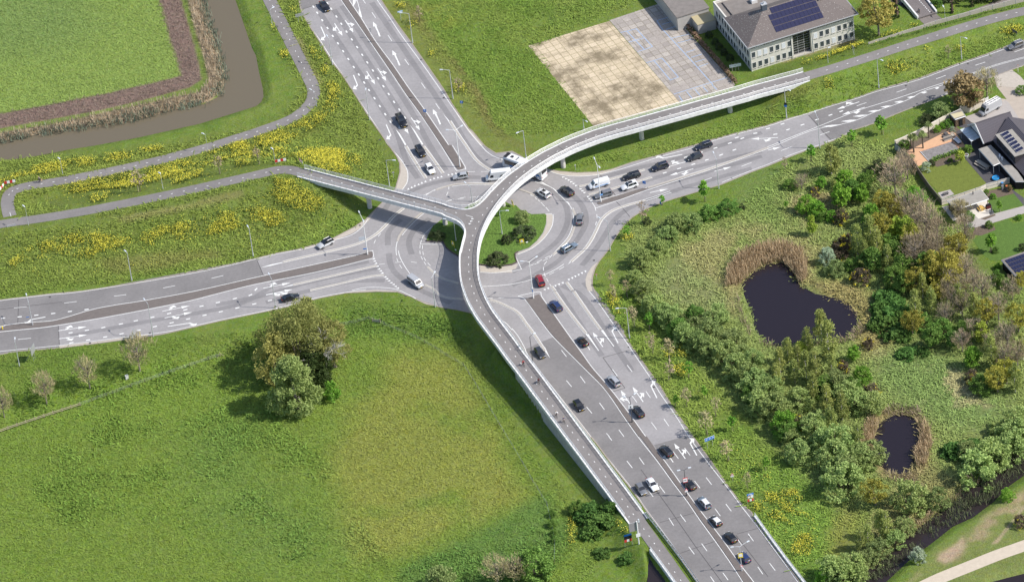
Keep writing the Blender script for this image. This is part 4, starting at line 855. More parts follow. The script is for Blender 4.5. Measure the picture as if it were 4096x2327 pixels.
            if kind in ('estate', 'suv'):
                mb = MB()
                for s_ in (1, -1): mb.tube([(xr1+.15, s_*wt*.93, H+.03), (xf1-.25, s_*wt*.93, H+.03)], .03, 4)
                mb.build('roof_rails', RIM, root)
        if kind == 'pickup':
            mb = MB(); mb.box((-L*.315, 0, 1.225), (L*.33, W2*.80, .02)); mb.build('cargo_bed', TRIM, root)
    else:
        mb = MB(); mb.box((-.08*L, 0, .93), (L*.40, W2*.80, .10)); mb.build('cabin_floor', TRIM, root)
        for y in (.38, -.38):
            for x in (.02, -.17):
                mb = MB(); mb.box((x*L, y, .98), (.5, .5, .1)); mb.box((x*L-.26, y, 1.12), (.14, .5, .36)); mb.build('seat', SEATM, root)
        mb = MB(); mb.add([(.12*L, -hw*.88, .92), (.12*L, hw*.88, .92), (.03*L, hw*.74, 1.28), (.03*L, -hw*.74, 1.28)], [(0, 1, 2, 3), (3, 2, 1, 0)]); mb.build('windscreen', GLASS, root)
        mb = MB(); mb.box((-.31*L, 0, 1.0), (.3, W2*.74, .14)); mb.build('folded_roof', TRIM, root)
    r = .39 if kind == 'pickup' else .36 if kind in ('suv', 'bigvan', 'van') else .32
    for x in (.30*L+(.06*L if big else 0), -.29*L):
        for s_ in (1, -1):
            mb = MB(); mb.cyl((x, s_*(hw-.10), r), r, .22, 14, ax='y'); wh = mb.build('wheel', TYRE, root)
            mb = MB(); mb.cyl((x, s_*(hw+.004), r), r*.66, .03, 10, ax='y'); mb.build('rim', RIM, wh)
    ze = prof[1][1]
    for s_ in (1, -1):
        mb = MB(); mb.box((L*.465, s_*hw*.66, ze-.06), (.22, .36, .12)); mb.build('headlight', HEAD, root)
        mb = MB(); mb.box((-L*.487, s_*hw*.70, (prof[-2][1]-.06)), (.12, .34 if not big else .16, .14 if not big else .5)); mb.build('taillight', TAIL, root)
        mb = MB(); xm = (cab[0]*L-.12) if cab else .1*L
        mb.box((xm, s_*(hw+.09), prof[3][1]+.03), (.14, .2, .13)); mb.build('wing_mirror', PAINT['black'], root)
    for x in (L*.503, -L*.503):
        mb = MB(); mb.box((x, 0, .50 if x > 0 else .72), (.02, .5, .11)); mb.build('number_plate', PLATE, root)
    for x, k in ((L*.495, .66), (-L*.495, .72)):
        mb = MB(); mb.box((x, 0, .38), (.05, W2*k, .18)); mb.build('bumper', TRIM, root)
    return root
PROTO = {}
def recolour(o, P1, roofP):
    for c in o.children:
        if c.name.split('.')[0] in ('body', 'roof', 'cargo_box', 'wing_mirror'):
            M = roofP if c.name.startswith('roof') and not c.name.startswith('roof_rails') else P1
            c.material_slots[0].link = 'OBJECT'; c.material_slots[0].material = M
def car(s, kind, colr, label, name=None, cat='car', roof=None, sun=False, z=.05, cen=.55, group='cars on the roundabout and its roads'):
    (c, d0, d1) = P(s)
    if kind not in PROTO: PROTO[kind] = car_proto(kind); o = PROTO[kind]
    else: o = copy_tree(PROTO[kind])
    a, b = unp(d0), unp(d1); ang = math.atan2(b.y-a.y, b.x-a.x); p = unp(c, z+cen)
    o.location = (p.x, p.y, z); o.rotation_euler = (0, 0, ang)
    o.name = name or {'hatch': 'hatchback_car', 'mini': 'small_car', 'sedan': 'saloon_car', 'estate': 'estate_car', 'suv': 'suv_car', 'convertible': 'convertible_car', 'pickup': 'pickup_truck', 'van': 'delivery_van', 'bigvan': 'panel_van', 'minibus': 'passenger_van'}[kind]
    tag(o, label, cat, group); recolour(o, PAINT[colr], PAINT[roof or colr])
    if sun:
        mb = MB(); L = o.children[0].dimensions.x if False else 4.5
        mb.box((-.3, 0, 1.672 if kind == 'suv' else 1.48), (1.1, .9, .02)); mb.build('sunroof', ROOFGL, o)
    return o
car("10 688,66 650,20 715,110", 'sedan', 'black', 'black saloon car alone at the top of the north road, driving towards the roundabout')
car("10 1455,1210 1410,1140 1490,1280", 'pickup', 'black', 'black pickup truck with chrome front driving down the north road', cat='pickup')
car("11 1648,60 1612,5 1680,105", 'suv', 'black', 'black suv waiting behind a white hatchback at the north entry')
car("11 1742,235 1708,175 1775,280", 'hatch', 'white', 'white hatchback stopped at the north give-way teeth')
car("11 2048,310 2120,300 1980,322", 'hatch', 'silver', 'silver hatchback circling the north side of the roundabout, ahead of a white van')
car("11 2425,300 2520,288 2300,312", 'bigvan', 'white', 'tall white panel van on the roundabout, its tail under the cycle bridge', cat='van', cen=1.1)
car("21 315,480 375,520 250,440", 'suv', 'white', 'white suv with glass roof on the roundabout just east of the bridge', sun=True)
car("21 550,458 600,495 490,415", 'suv', 'black', 'black suv on the outer lane of the roundabout beside the white glass-roofed suv')
car("21 678,735 676,790 682,690", 'sedan', 'grey', 'dark grey saloon seen from behind on the east side of the roundabout')
car("21 573,1020 520,1050 635,985", 'estate', 'bluegrey', 'blue-grey estate car on the south-east curve of the roundabout')
car("21 282,1352 300,1395 262,1300", 'suv', 'red', 'red suv at the foot of the double-armed lamp on the south entry')
car("21 870,380 960,355 780,405", 'van', 'white', 'white delivery van with a blue side stripe at the east give-way teeth', cat='van', cen=.9)
car("21 1195,305 1275,285 1110,330", 'estate', 'black', 'black estate car queueing on the east road right behind the white delivery van')
car("21 1480,215 1565,190 1395,240", 'suv', 'navy', 'dark navy suv in the middle of the east road queue')
car("21 1828,115 1900,92 1750,140", 'hatch', 'dgrey', 'dark grey hatchback in the east road queue behind the navy suv')
car("21 1915,3 1980,-20 1850,22", 'estate', 'navy', 'dark blue people carrier last in the east road queue')
car("21 1175,405 1250,380 1095,432", 'suv', 'white', 'white suv with a dark sunroof beside the east median sign', sun=True)
car("21 915,490 1000,465 825,515", 'estate', 'grey', 'grey estate car first in line beside the east median lamp')
car("22 440,150 480,200 395,105", 'suv', 'blue', 'dark blue suv leaving the south road just before the roundabout')
car("22 708,503 750,555 660,455", 'convertible', 'black', 'open black convertible with its roof down on the south road')
car("22 1022,900 1075,955 975,850", 'suv', 'silver', 'silver suv on the south road beside the patched asphalt')
car("22 1262,1206 1310,1270 1215,1150", 'suv', 'black', 'black suv passing the first signed median lamp of the south road')
car("22 280,617 240,560 320,670", 'hatch', 'dgrey', 'dark hatchback leaving the roundabout at the start of the dark south carriageway')
car("22 670,1143 630,1085 715,1200", 'hatch', 'black', 'black hatchback driving away alone beside the cycle ramp')
car("23 1545,148 1600,205 1490,90", 'suv', 'black', 'black suv with roof rails at the start of the dark asphalt on the south approach')
car("23 1780,480 1835,540 1725,420", 'hatch', 'black', 'black hatchback behind the red-framed board on the median lamp')
car("23 1925,665 1975,725 1870,605", 'suv', 'bluegrey', 'blue-grey suv with a white roof on the south approach', roof='roofwhite')
car("23 2040,845 2090,900 1990,795", 'mini', 'black', 'small black car with a white roof on the south approach', roof='roofwhite')
car("23 2190,1008 2240,1065 2135,950", 'hatch', 'black', 'black hatchback just ahead of the blue car at the bottom of the south approach')
car("23 2325,1208 2375,1265 2275,1150", 'hatch', 'blue', 'blue hatchback nearest the bottom of the south approach, behind the yellow board')
car("23 1292,528 1250,465 1335,590", 'hatch', 'grey', 'grey hatchback driving away side by side with a white saloon')
car("23 1405,480 1360,410 1460,555", 'sedan', 'white', 'white saloon overtaking the grey hatchback beside the grass strip')
car("11 695,982 765,940 615,1015", 'suv', 'paleg', 'pale silver suv with a black roof on the west exit', roof='black')
car("11 1595,1362 1520,1310 1675,1425", 'minibus', 'silver', 'silver passenger van on the south-west curve of the roundabout', cat='van', cen=.9)
car("12 345,65 270,85 430,45", 'sedan', 'black', 'black saloon half hidden by the willow clump on the west approach')
car("30 2480,458 2555,425 2405,480", 'suv', 'grey', 'grey suv driving in from the right edge on the east road')
car("30 2222,1075 2310,1020 2125,1120", 'bigvan', 'silver', 'tall silver work van with a roof rack parked beside the house', cat='van', name='panel_van', cen=1.1, group='parked vehicles')
for o in COL.objects:
    if o.parent is None and o.get('label', '').startswith('white delivery van'):
        mb = MB()
        for s_ in (1, -1): mb.box((-.4, s_*1.0, .86), (3.6, .015, .22))
        mb.build('side_stripe', mat('stripe_blue', (.20, .38, .70), .4), o)
        for s_ in (1, -1):
            mb = MB(); mb.box((-.2, s_*.955, 1.42), (2.0, .012, .10)); mb.build('side_lettering', mat('pale_lettering', (.55, .58, .62), .5), o)
    if o.parent is None and o.get('label', '').startswith('tall white panel'):
        mb = MB()
        for s_ in (1, -1):
            for k in range(7):
                x, z = -.6-.16*(k % 4), 1.5+.22*((k*3) % 5)/2
                mb.box((x, s_*1.0, z), (.13, .02, .17))
        mb.build('side_logo', TRIM, o)
    if o.parent is None and o.get('label', '').startswith('tall silver work'):
        mb = MB()
        for x in (-2.6, -1.4, -.2, 1.0): mb.tube([(x, -.75, 2.9), (x, .75, 2.9)], .035, 4)
        for y in (-.72, .72, 0): mb.tube([(-2.9, y, 2.86), (1.3, y, 2.86)], .03, 4)
        for x in (-2.6, 1.0):
            for y in (-.72, .72): mb.box((x, y, 2.8), (.06, .06, .2))
        mb.build('roof_rack', RIM, o)
# coach
def coach():
    a, b = unp((2180, 700), 0), unp((2008, 660), 0)
    f0, f1 = unp(P("11 2478,215")[0]), unp(P("21 290,352")[0])
    d = (f0-f1); ang = math.atan2(d.y, d.x); L = 12.6; W2 = 2.55; H = 3.55
    root = empty('coach_bus', (0, 0, .05), ang, 'long white coach with blue side band passing under the cycle bridge', 'bus')
    c = unp((2098, 668), 1.7); root.location = (c.x, c.y, .05)
    hw = W2/2; h = L/2
    def sec(x, zt, w): return [(x, -w*.96, .35), (x, -w, .6), (x, -w, 1.9), (x, -w*.97, zt-.35), (x, -w*.88, zt-.08), (x, -w*.7, zt), (x, w*.7, zt), (x, w*.88, zt-.08), (x, w*.97, zt-.35), (x, w, 1.9), (x, w, .6), (x, w*.96, .35)]
    mb = MB(); loft(mb, [sec(-h, H-.25, hw*.93), sec(-h+.15, H-.03, hw*.99), sec(-h+.5, H, hw), sec(h-1.1, H, hw), sec(h-.45, H-.2, hw*.97), sec(h-.08, 1.7, hw*.93), sec(h, 1.2, hw*.90)]); mb.build('body', PAINT['white'], root)
    g = MB()
    for s_ in (1, -1):
        v = [(-h+1.2, s_*(hw+.015), 1.85), (h-.9, s_*(hw+.015), 1.55), (h-.75, s_*(hw*.985+.02), 2.95), (-h+.9, s_*(hw*.985+.02), 2.98)]; g.add(v, [(0, 1, 2, 3)] if s_ < 0 else [(3, 2, 1, 0)])
    g.build('side_window', GLASS, root)
    mb = MB(); mb.add([(h+.01, -1.05, 1.25), (h+.01, 1.05, 1.25), (h-.40, 1.08, 3.3), (h-.40, -1.08, 3.3)], [(0, 1, 2, 3)]); mb.build('windscreen', GLASS, root)
    mb = MB(); mb.add([(-h-.01, 1.0, 2.0), (-h-.01, -1.0, 2.0), (-h-.01, -1.0, 3.1), (-h-.01, 1.0, 3.1)], [(0, 1, 2, 3)]); mb.build('rear_window', GLASS, root)
    mb = MB(); mb.box((h-1.0, 0, H+.01), (1.0, 2.1, .04)); mb.build('roof_front_panel', TRIM, root)
    for x, y, sx_, sy_ in ((h-2.6, 0, .8, .8),): mb = MB(); mb.box((x, y, H+.04), (sx_, sy_, .08)); mb.build('roof_hatch', TRIM, root)
    for k in range(3): mb = MB(); mb.cyl((h-4.3, -.5+.5*k, H+.05), .17, .1, 10); mb.build('roof_vent', TRIM, root)
    mb = MB()
    for s_ in (1, -1): mb.add([(-h+.6, s_*(hw+.02), 1.35), (h-2.4, s_*(hw+.02), 1.35), (h-2.4, s_*(hw+.02), 1.72), (-h+.6, s_*(hw+.02), 1.85)], [(0, 1, 2, 3)] if s_ < 0 else [(3, 2, 1, 0)])
    for s_ in (1, -1): mb.tube([(-h+1.0+.6*math.cos(t*.5), s_*(hw+.03), 1.1+.55*math.sin(t*.5)) for t in range(-2, 9)], .09, 4)
    mb.build('side_band', mat('coach_blue', (.06, .20, .52), .35), root)
    for x in (h-2.6, -h+3.4, -h+2.1):
        for s_ in (1, -1):
            mb = MB(); mb.cyl((x, s_*(hw-.13), .48), .5, .3, 16, ax='y'); wh = mb.build('wheel', TYRE, root); mb = MB(); mb.cyl((x, s_*(hw+.025), .48), .3, .03, 12, ax='y'); mb.build('rim', RIM, wh)
    for s_ in (1, -1):
        mb = MB(); mb.tube([(h-.3, s_*hw, 3.0), (h+.3, s_*(hw+.15), 2.95), (h+.35, s_*(hw+.15), 2.3)], .07, 4); mb.build('wing_mirror', TRIM, root)
        mb = MB(); mb.box((h-.02, s_*.9, .85), (.1, .4, .2)); mb.build('headlight', HEAD, root); mb = MB(); mb.box((-h, s_*1.0, 1.2), (.06, .2, .5)); mb.build('taillight', TAIL, root)
coach()
# ================================================================== CYCLISTS
SKIN = mat('skin', (.46, .28, .20), .6); CLOTH = {}
def cloth(n, c): 
    return mat('cloth_'+n, c, .85)
def skin_mesh(name, joints, edges, radii, M, parent, sub=1):
    me = bpy.data.meshes.new(name); me.from_pydata(joints, edges, []); o = bpy.data.objects.new(name, me); COL.objects.link(o)
    md = o.modifiers.new('s', 'SKIN'); me.skin_vertices.new() if not me.skin_vertices else None
    for v, r_ in zip(me.skin_vertices[0].data, radii): v.radius = (r_, r_)
    me.skin_vertices[0].data[0].use_root = True
    sb = o.modifiers.new('d', 'SUBSURF'); sb.levels = sb.render_levels = sub
    dg = bpy.context.evaluated_depsgraph_get(); m2 = bpy.data.meshes.new_from_object(o.evaluated_get(dg)); bpy.data.objects.remove(o)
    m2.name = name
    m2.materials.clear(); m2.materials.append(M); m2.polygons.foreach_set('use_smooth', [True]*len(m2.polygons))
    r_ = bpy.data.objects.new(name, m2); COL.objects.link(r_); r_.parent = parent; return r_
def cyclist(p, ang, top, legs, hair, blabel, plabel, bag=None, shoes=(.05, .05, .05), helmet=None):
    b = empty('bicycle', p, ang, blabel, 'bicycle', 'bicycles on the cycle paths')
    for x in (.53, -.53):
        mb = MB(); mb.tube([(x+.34*math.cos(t*math.pi/9), 0, .35+.34*math.sin(t*math.pi/9)) for t in range(19)], .022, 5, False)
        wh = mb.build('wheel', TYRE, b); mb = MB()
        for t in range(6): mb.tube([(x, 0, .35), (x+.33*math.cos(t*math.pi/3), 0, .35+.33*math.sin(t*math.pi/3))], .006, 3)
        mb.build('spokes', RIM, wh)
    fr = mat('cycle_frame', (.03, .03, .035), .4, .3)
    mb = MB()
    for a, c in (((.53, 0, .35), (.40, 0, .98)), ((.43, 0, .84), (-.08, 0, .30)), ((-.08, 0, .30), (-.22, 0, .92)), ((.43, 0, .86), (-.2, 0, .80)), ((-.08, 0, .30), (-.53, 0, .35)), ((-.2, 0, .80), (-.53, 0, .35))): mb.tube([a, c], .02, 5)
    mb.build('frame', fr, b)
    mb = MB(); mb.tube([(.28, .29, 1.05), (.40, .2, 1.04), (.40, -.2, 1.04), (.28, -.29, 1.05)], .016, 5); mb.build('handlebar', fr, b)
    mb = MB(); mb.box((-.24, 0, .95), (.27, .17, .07), 0, .85); mb.build('saddle', TRIM, b)
    mb = MB(); mb.box((-.55, 0, .74), (.4, .14, .03)); mb.build('luggage_rack', fr, b)
    for k, (px_, pz, y) in enumerate(((-.02, .16, .1), (-.14, .44, -.1))):
        mb = MB(); mb.box((px_, y*1.3, pz), (.1, .1, .03)); mb.build('pedal', TRIM, b)
    if bag is not None:
        for s_ in (1, -1): mb = MB(); mb.box((-.56, s_*.17, .56), (.38, .14, .34), 0, .9); mb.build('pannier_bag', cloth('bag%d' % int(bag[0]*99), bag), b)
    r = empty('person', p, ang, plabel, 'person', 'people cycling')
    # body: one continuous surface (pelvis root)
    J = [(-.22, 0, 1.0), (-.12, 0, 1.2), (.0, 0, 1.42), (.03, 0, 1.50), (.07, 0, 1.60), (.10, 0, 1.70)]; Ed = [(0, 1), (1, 2), (2, 3), (3, 4), (4, 5)]; Rd = [.15, .14, .15, .06, .085, .095]
    def ch(st, pts, rs):
        k = st
        for q, rr in zip(pts, rs): J.append(q); Rd.append(rr); Ed.append((k, len(J)-1)); k = len(J)-1
    for s_ in (1, -1):
        ch(2, [(.02, s_*.19, 1.43), (.14, s_*.24, 1.24), (.30, s_*.26, 1.09)], [.07, .05, .042])
        kx, kz, fx, fz = (.17, .78, .0, .27) if s_ > 0 else (.12, .92, -.12, .54)
        ch(0, [(-.16, s_*.11, .98), (kx, s_*.13, kz), (fx-.04, s_*.12, fz+.02), (fx+.12, s_*.12, fz-.05)], [.10, .075, .045, .04])
    skin_mesh('body', J, Ed, Rd, SKIN, r, 1)
    JT = [(-.22, 0, 1.02), (-.12, 0, 1.2), (.0, 0, 1.43)]; ET = [(0, 1), (1, 2)]; RT = [.165, .165, .17]
    J, Ed, Rd = JT, ET, RT
    for s_ in (1, -1): ch(2, [(.02, s_*.19, 1.44), (.14, s_*.24, 1.25), (.26, s_*.255, 1.13)], [.085, .066, .055])
    skin_mesh('jacket', J, Ed, Rd, cloth('top%d' % int(sum(top)*1000), top), r, 1)
    J, Ed, Rd = [(-.22, 0, 1.0)], [], [.16]
    for s_ in (1, -1):
        kx, kz, fx, fz = (.17, .78, .0, .27) if s_ > 0 else (.12, .92, -.12, .54)
        ch(0, [(-.16, s_*.11, .98), (kx, s_*.13, kz), (fx-.04, s_*.12, fz+.07)], [.115, .088, .062])
    skin_mesh('trousers', J, Ed, Rd, cloth('legs%d' % int(sum(legs)*1000), legs), r, 1)
    for s_ in (1, -1):
        fx, fz = (.0, .24) if s_ > 0 else (-.12, .51); mb = MB(); mb.box((fx+.05, s_*.12, fz-.02), (.26, .1, .1), 0, .8); mb.build('shoe', cloth('shoe%d' % int(sum(shoes)*100), shoes), r)
        J2 = [(.30, s_*.26, 1.09), (.35, s_*.27, 1.085)]; 
        for f in range(4):
            mb = MB(); y = s_*(.235+.02*f); mb.tube([(.33, y, 1.09), (.375, y, 1.085), (.385, y, 1.055), (.365, y, 1.04)], .009, 4); mb.build('finger', SKIN, r)
        mb = MB(); mb.tube([(.31, s_*.235, 1.085), (.34, s_*.215, 1.065), (.37, s_*.215, 1.05)], .010, 4); mb.build('thumb', SKIN, r)
    mb = MB(); n = 8; rings = []
    hc = Vector((.085, 0, 1.725)); c_ = helmet or hair
    for i in range(5):
        ph = i*math.pi/8
        for k in range(10): mb.v.append((hc.x-.015+.125*math.cos(ph)*math.cos(k*math.pi/5), .11*math.cos(ph)*math.sin(k*math.pi/5), hc.z-.01+.125*math.sin(ph)))
    mb.f += [(i*10+k, i*10+(k+1) % 10, (i+1)*10+(k+1) % 10, (i+1)*10+k) for i in range(4) for k in range(10)]; mb.mi += [0]*40
    mb.build('helmet' if helmet else 'hair', cloth('hair%d' % int(sum(c_)*1000), c_), r, True)
    mb = MB(); mb.tube([(.17, 0, 1.70), (.205, 0, 1.68)], [.014, .018], 5); mb.build('nose', SKIN, r)
def oncyc(pix, z, d0, d1):
    q = P(pix)[0]; p = unp(q, z); a, b = unp(P(d0)[0], z), unp(P(d1)[0], z); return p, math.atan2(b.y-a.y, b.x-a.x)
def deckz(pix):
    q = P(pix)[0]; z = 3
    for _ in range(6): p = unp(q, z); z = mainS[near(mainS, p)].z
    return z+.02
for pix, tp_, lg, hr, bl, pl_, bag, hm in (
 ("22 115,745", (.45, .06, .07), (.02, .02, .025), (.08, .05, .03), 'bicycle of the rider in red, highest of the four on the ramp', 'person in a red and white top riding highest on the cycle ramp', None, None),
 ("22 268,925", (.12, .015, .025), (.04, .04, .05), (.03, .02, .02), 'bicycle with a pale bag ridden beside the white parapet', 'person in a dark maroon jacket riding down the cycle ramp', (.6, .65, .7), None),
 ("22 443,1255", (.70, .70, .70), (.03, .03, .04), (.35, .25, .14), 'bicycle of the rider in white, close to the ramp railing', 'person in white riding left of a companion on the cycle ramp', None, None),
 ("22 520,1312", (.06, .07, .16), (.40, .34, .30), (.5, .38, .2), 'bicycle ridden beside the rider in white, lowest on the ramp', 'person in a dark blue top and pale trousers riding lowest on the cycle ramp', None, None)):
    p, an = oncyc(pix, deckz(pix), "22 195,860", "22 300,1003"); cyclist(p, an, tp_, lg, hr, bl, pl_, bag, helmet=hm)
p, an = oncyc("01 398,365", 1.25, "01 536,368", "01 296,405"); cyclist(p, an, (.13, .14, .18), (.03, .03, .035), (.55, .42, .25), 'bicycle with an orange-white pannier on the western hairpin path', 'person in a grey jacket cycling towards the hairpin bend', (.62, .42, .26))
p, an = oncyc("30 1512,140", .05, "30 1480,40", "30 1560,170"); cyclist(p, an, (.10, .12, .15), (.03, .03, .04), (.04, .03, .03), 'bicycle on the small bridge behind the office', 'person with a dark backpack cycling over the small bridge behind the office')
# ================================================================== LAMPS AND SIGNS
SPOTS = []   # landmarks in photo pixels for telling look-alikes apart
def wrd(n): return ['none', 'one', 'two', 'three', 'four', 'five', 'six', 'seven', 'eight', 'nine', 'ten', 'eleven', 'twelve'][n] if n < 13 else str(n)
ORD = ['leftmost', 'second from left', 'third from left', 'fourth from left', 'fifth from left', 'sixth from left', 'seventh from left', 'eighth from left', 'ninth from left', 'tenth from left']
def autolabel(items, spots, wrap='{look} {spot}'):
    """items: (object, look, (x, y) photo pixel); groups by look and nearest landmark, then orders from left to right"""
    g = {}
    for o, look, q in items:
        sp = min(spots, key=lambda s: (s[1]-q[0])**2+((s[2]-q[1])*1.3)**2)[0]; g.setdefault((look, sp), []).append((q[0], o))
    for (look, sp), l in g.items():
        l.sort(key=lambda t: t[0]); n = len(l)
        for i, (x, o) in enumerate(l):
            if n == 1: o['label'] = f'{look} {sp}'
            elif n == 2: o['label'] = f'{"left" if i == 0 else "right"} of two: {look} {sp}'
            else: o['label'] = f'{ORD[i] if i < n-1 else "rightmost"} of {wrd(n)}: {look} {sp}'
def hgt_of(b, q):
    z0 = proj(b)[1]; z1 = proj(b+Vector((0, 0, 5)))[1]; return 5*(z0-q[1])/(z0-z1)
LAMPH = mat('lamp_glass', (.62, .66, .70), .25, .1); POLE = mat('pole_steel', (.56, .58, .60), .45, .3, noise=.08, nscale=2); WPOLE = mat('white_pole', (.74, .74, .73), .45); DPOLE = mat('dark_pole', (.10, .10, .11), .5, .3)
LAMPS = []
def lamp(base, top, arms, look, big=False, M=POLE, r=.105, bz=None):
    b = G(P(base)[0]) if bz is None else unp(P(base)[0], bz); t = P(top)[0]; h = hgt_of(b, t)
    o = empty('street_lamp', b, 0, None, 'street lamp', 'street lamps'); mb = MB()
    mb.tube([(0, 0, -.3), (0, 0, h*.25), (0, 0, h)], [r*1.25, r, r*.6], 8); mb.build('pole', M, o)
    mb = MB(); mb.cyl((0, 0, .5), r*1.5, 1.0, 8); mb.build('pole_base', M, o)
    for a in arms:
        q = P(a)[0]; e = unp(q, b.z+h+.25); v = Vector((e.x-b.x, e.y-b.y, 0)); L = min(v.length, 3.2); v.normalize(); ang = math.atan2(v.y, v.x)
        mb = MB(); mb.tube([(0, 0, h-.05), v*(L*.35)+Vector((0, 0, h+.12)), v*L+Vector((0, 0, h+.25))], [r*.6, .05, .045], 6); ar = mb.build('lamp_arm', M, o)
        mb = MB(); mb.box((v.x*(L+.2), v.y*(L+.2), h+.24), (.85, .32, .16), ang, .8); mb.build('lamp_head', LAMPH, ar)
    LAMPS.append((o, look, P(base)[0])); return o
one, two = 'grey one-armed street lamp', 'street lamp with two arms'
L_ = lamp
L_("10 1568,432", "10 1527,140", ["10 1455,130"], one); L_("10 1972,990", "10 1932,705", ["10 1860,698"], one); L_("10 765,650", "10 728,385", ["10 712,360"], one); L_("10 1137,1200", "10 1100,910", ["10 1097,895"], one)
L_("10 608,1072", "10 578,920", ["10 548,897"], 'slim path lamp', r=.06); L_("10 162,250", "10 138,100", ["10 165,78"], 'slim path lamp', r=.06)
L_("11 1336,408", "11 1302,150", ["11 1372,146"], one); L_("21 143,128", "20 107,1310", ["20 60,1325"], one); L_("20 720,1300", "20 712,1200", ["20 740,1212"], one, bz=0); L_("20 2023,935", "20 2020,850", [], 'thin bare lamp post', r=.05)
L_("22 1177,470", "22 1140,170", ["22 1060,170"], one); L_("21 985,1055", "21 952,760", ["21 875,722"], one); L_("21 2070,432", "21 2045,140", ["21 2017,72"], one)
L_("30 187,1183", "30 168,888", ["30 207,900"], one); L_("31 519,30", "30 502,1180", ["30 472,1122"], one); L_("30 1110,880", "30 1098,592", ["30 1132,600"], one); L_("30 1938,595", "30 1935,370", ["30 1972,380"], one); L_("30 602,637", "30 598,490", ["30 606,478"], 'slim path lamp', r=.05); L_("30 1772,190", "30 1768,92", ["30 1755,66"], 'slim path lamp', r=.05)
L_("11 1117,1093", "11 1063,745", ["11 1030,662", "11 1073,748"], 'white mast lamp with two heads', M=WPOLE, r=.12); L_("11 2043,215", "11 1990,-150", ["10 1920,1300", "10 2052,1263"], 'white mast lamp with two heads', M=WPOLE, r=.12); L_("21 890,565", "21 852,195", ["21 825,130", "21 870,210"], 'white mast lamp with two heads', M=WPOLE, r=.12); L_("22 215,75", "21 170,1165", ["21 105,1157", "21 238,1116"], 'white mast lamp with two heads', M=WPOLE, r=.12)
L_("11 2163,562", "11 2147,418", ["11 2095,372"], one); L_("11 2463,890", "11 2441,658", ["11 2505,650"], one); L_("11 2003,955", "11 1973,750", ["11 1890,735"], one); L_("12 1795,160", "11 1755,1325", ["11 1785,1270"], one)
L_("01 2082,65", "00 2043,1350", ["00 2033,1337"], 'slim path lamp', r=.06); L_("01 628,290", "01 594,140", ["01 592,128"], 'slim path lamp', r=.06); L_("01 1632,440", "01 1604,285", ["01 1600,275"], 'slim path lamp', r=.06); L_("01 285,800", "01 242,620", ["01 238,605"], 'slim path lamp', r=.06); L_("11 195,185", "11 166,45", ["11 162,30"], 'slim path lamp', r=.06)
L_("01 1320,1352", "01 1260,1075", ["01 1255,1055"], one); L_("01 2535,1108", "01 2483,830", ["01 2480,808"], one); L_("02 195,752", "02 143,510", ["02 148,475"], one); L_("02 327,340", "02 270,110", ["02 264,35"], one); L_("02 1535,455", "02 1465,130", ["02 1445,82"], one); L_("12 200,168", "11 155,1340", ["11 130,1285"], one)
L_("22 208,712", "22 180,455", ["22 217,424"], one, M=DPOLE, bz=0); L_("22 1204,1313", "22 1178,1060", ["22 1130,1055", "22 1222,1028"], two, M=DPOLE); L_("23 1748,595", "23 1722,335", ["23 1675,335", "23 1768,312"], two, M=DPOLE); L_("23 2300,1345", "23 2283,1100", ["23 2210,1102", "23 2355,1050"], two)
LSP = [('beside the north road exit lanes', 1640, 150), ('on the meadow edge north of the bridge', 1815, 390), ('at the kerb of the north approach lanes', 1400, 350), ('on the upper bend of the western path', 1240, 400), ('near the top of the western path', 1090, 60), ('by the north-west corner of the roundabout', 1558, 745), ('behind the coach', 2105, 630), ('behind the bridge by the sandy lot', 2336, 515), ('behind the bridge railing by the office yard', 2857, 374), ('on the verge beside the open convertible', 2518, 1352), ('on the verge beside the blue-grey estate', 2440, 1004), ('beside the bright sapling on the east verge', 2875, 755), ('under the east end of the cycle bridge', 3147, 473), ('beside the dark asphalt seam of the east road', 3280, 594), ('on the east embankment below the rising path', 3515, 352), ('on the east embankment towards the far right', 3846, 238), ('facing the glazed office entrance', 3312, 254), ('by the small bridge behind the office', 3780, 76),
 ('on the west median tip', 1470, 1019), ('on the north median tip', 1840, 668), ('on the east median tip', 2404, 808), ('on the south median tip', 2134, 1194), ('inside the roundabout under the bridge', 1889, 806), ('on the island right of the bridge', 2008, 938), ('on the island left of the bridge', 1825, 964), ('at the grass edge south-west of the roundabout', 1741, 1228), ('along the upper western path', 832, 608), ('near the cyclist on the western path', 251, 698), ('between the two western paths', 652, 758), ('at the western hairpin', 114, 902), ('by the red and white board at the bridge head', 1102, 656), ('low on the flowery bank at left', 528, 1122), ('on the flowery bank near the roundabout', 1013, 1025), ('on the grass beside the large sign frame', 78, 1465), ('on the west median beside a blue sign', 131, 1300), ('beside the tallest bare roadside tree', 613, 1346), ('in front of the willow clump', 1104, 1231), ('beside the cycle ramp parapet', 2131, 1448), ('on the south median, topmost of three', 2529, 1689), ('on the south median, middle of three', 2747, 1983), ('on the south median, lowest of three', 2967, 2283)]
autolabel(LAMPS, LSP)
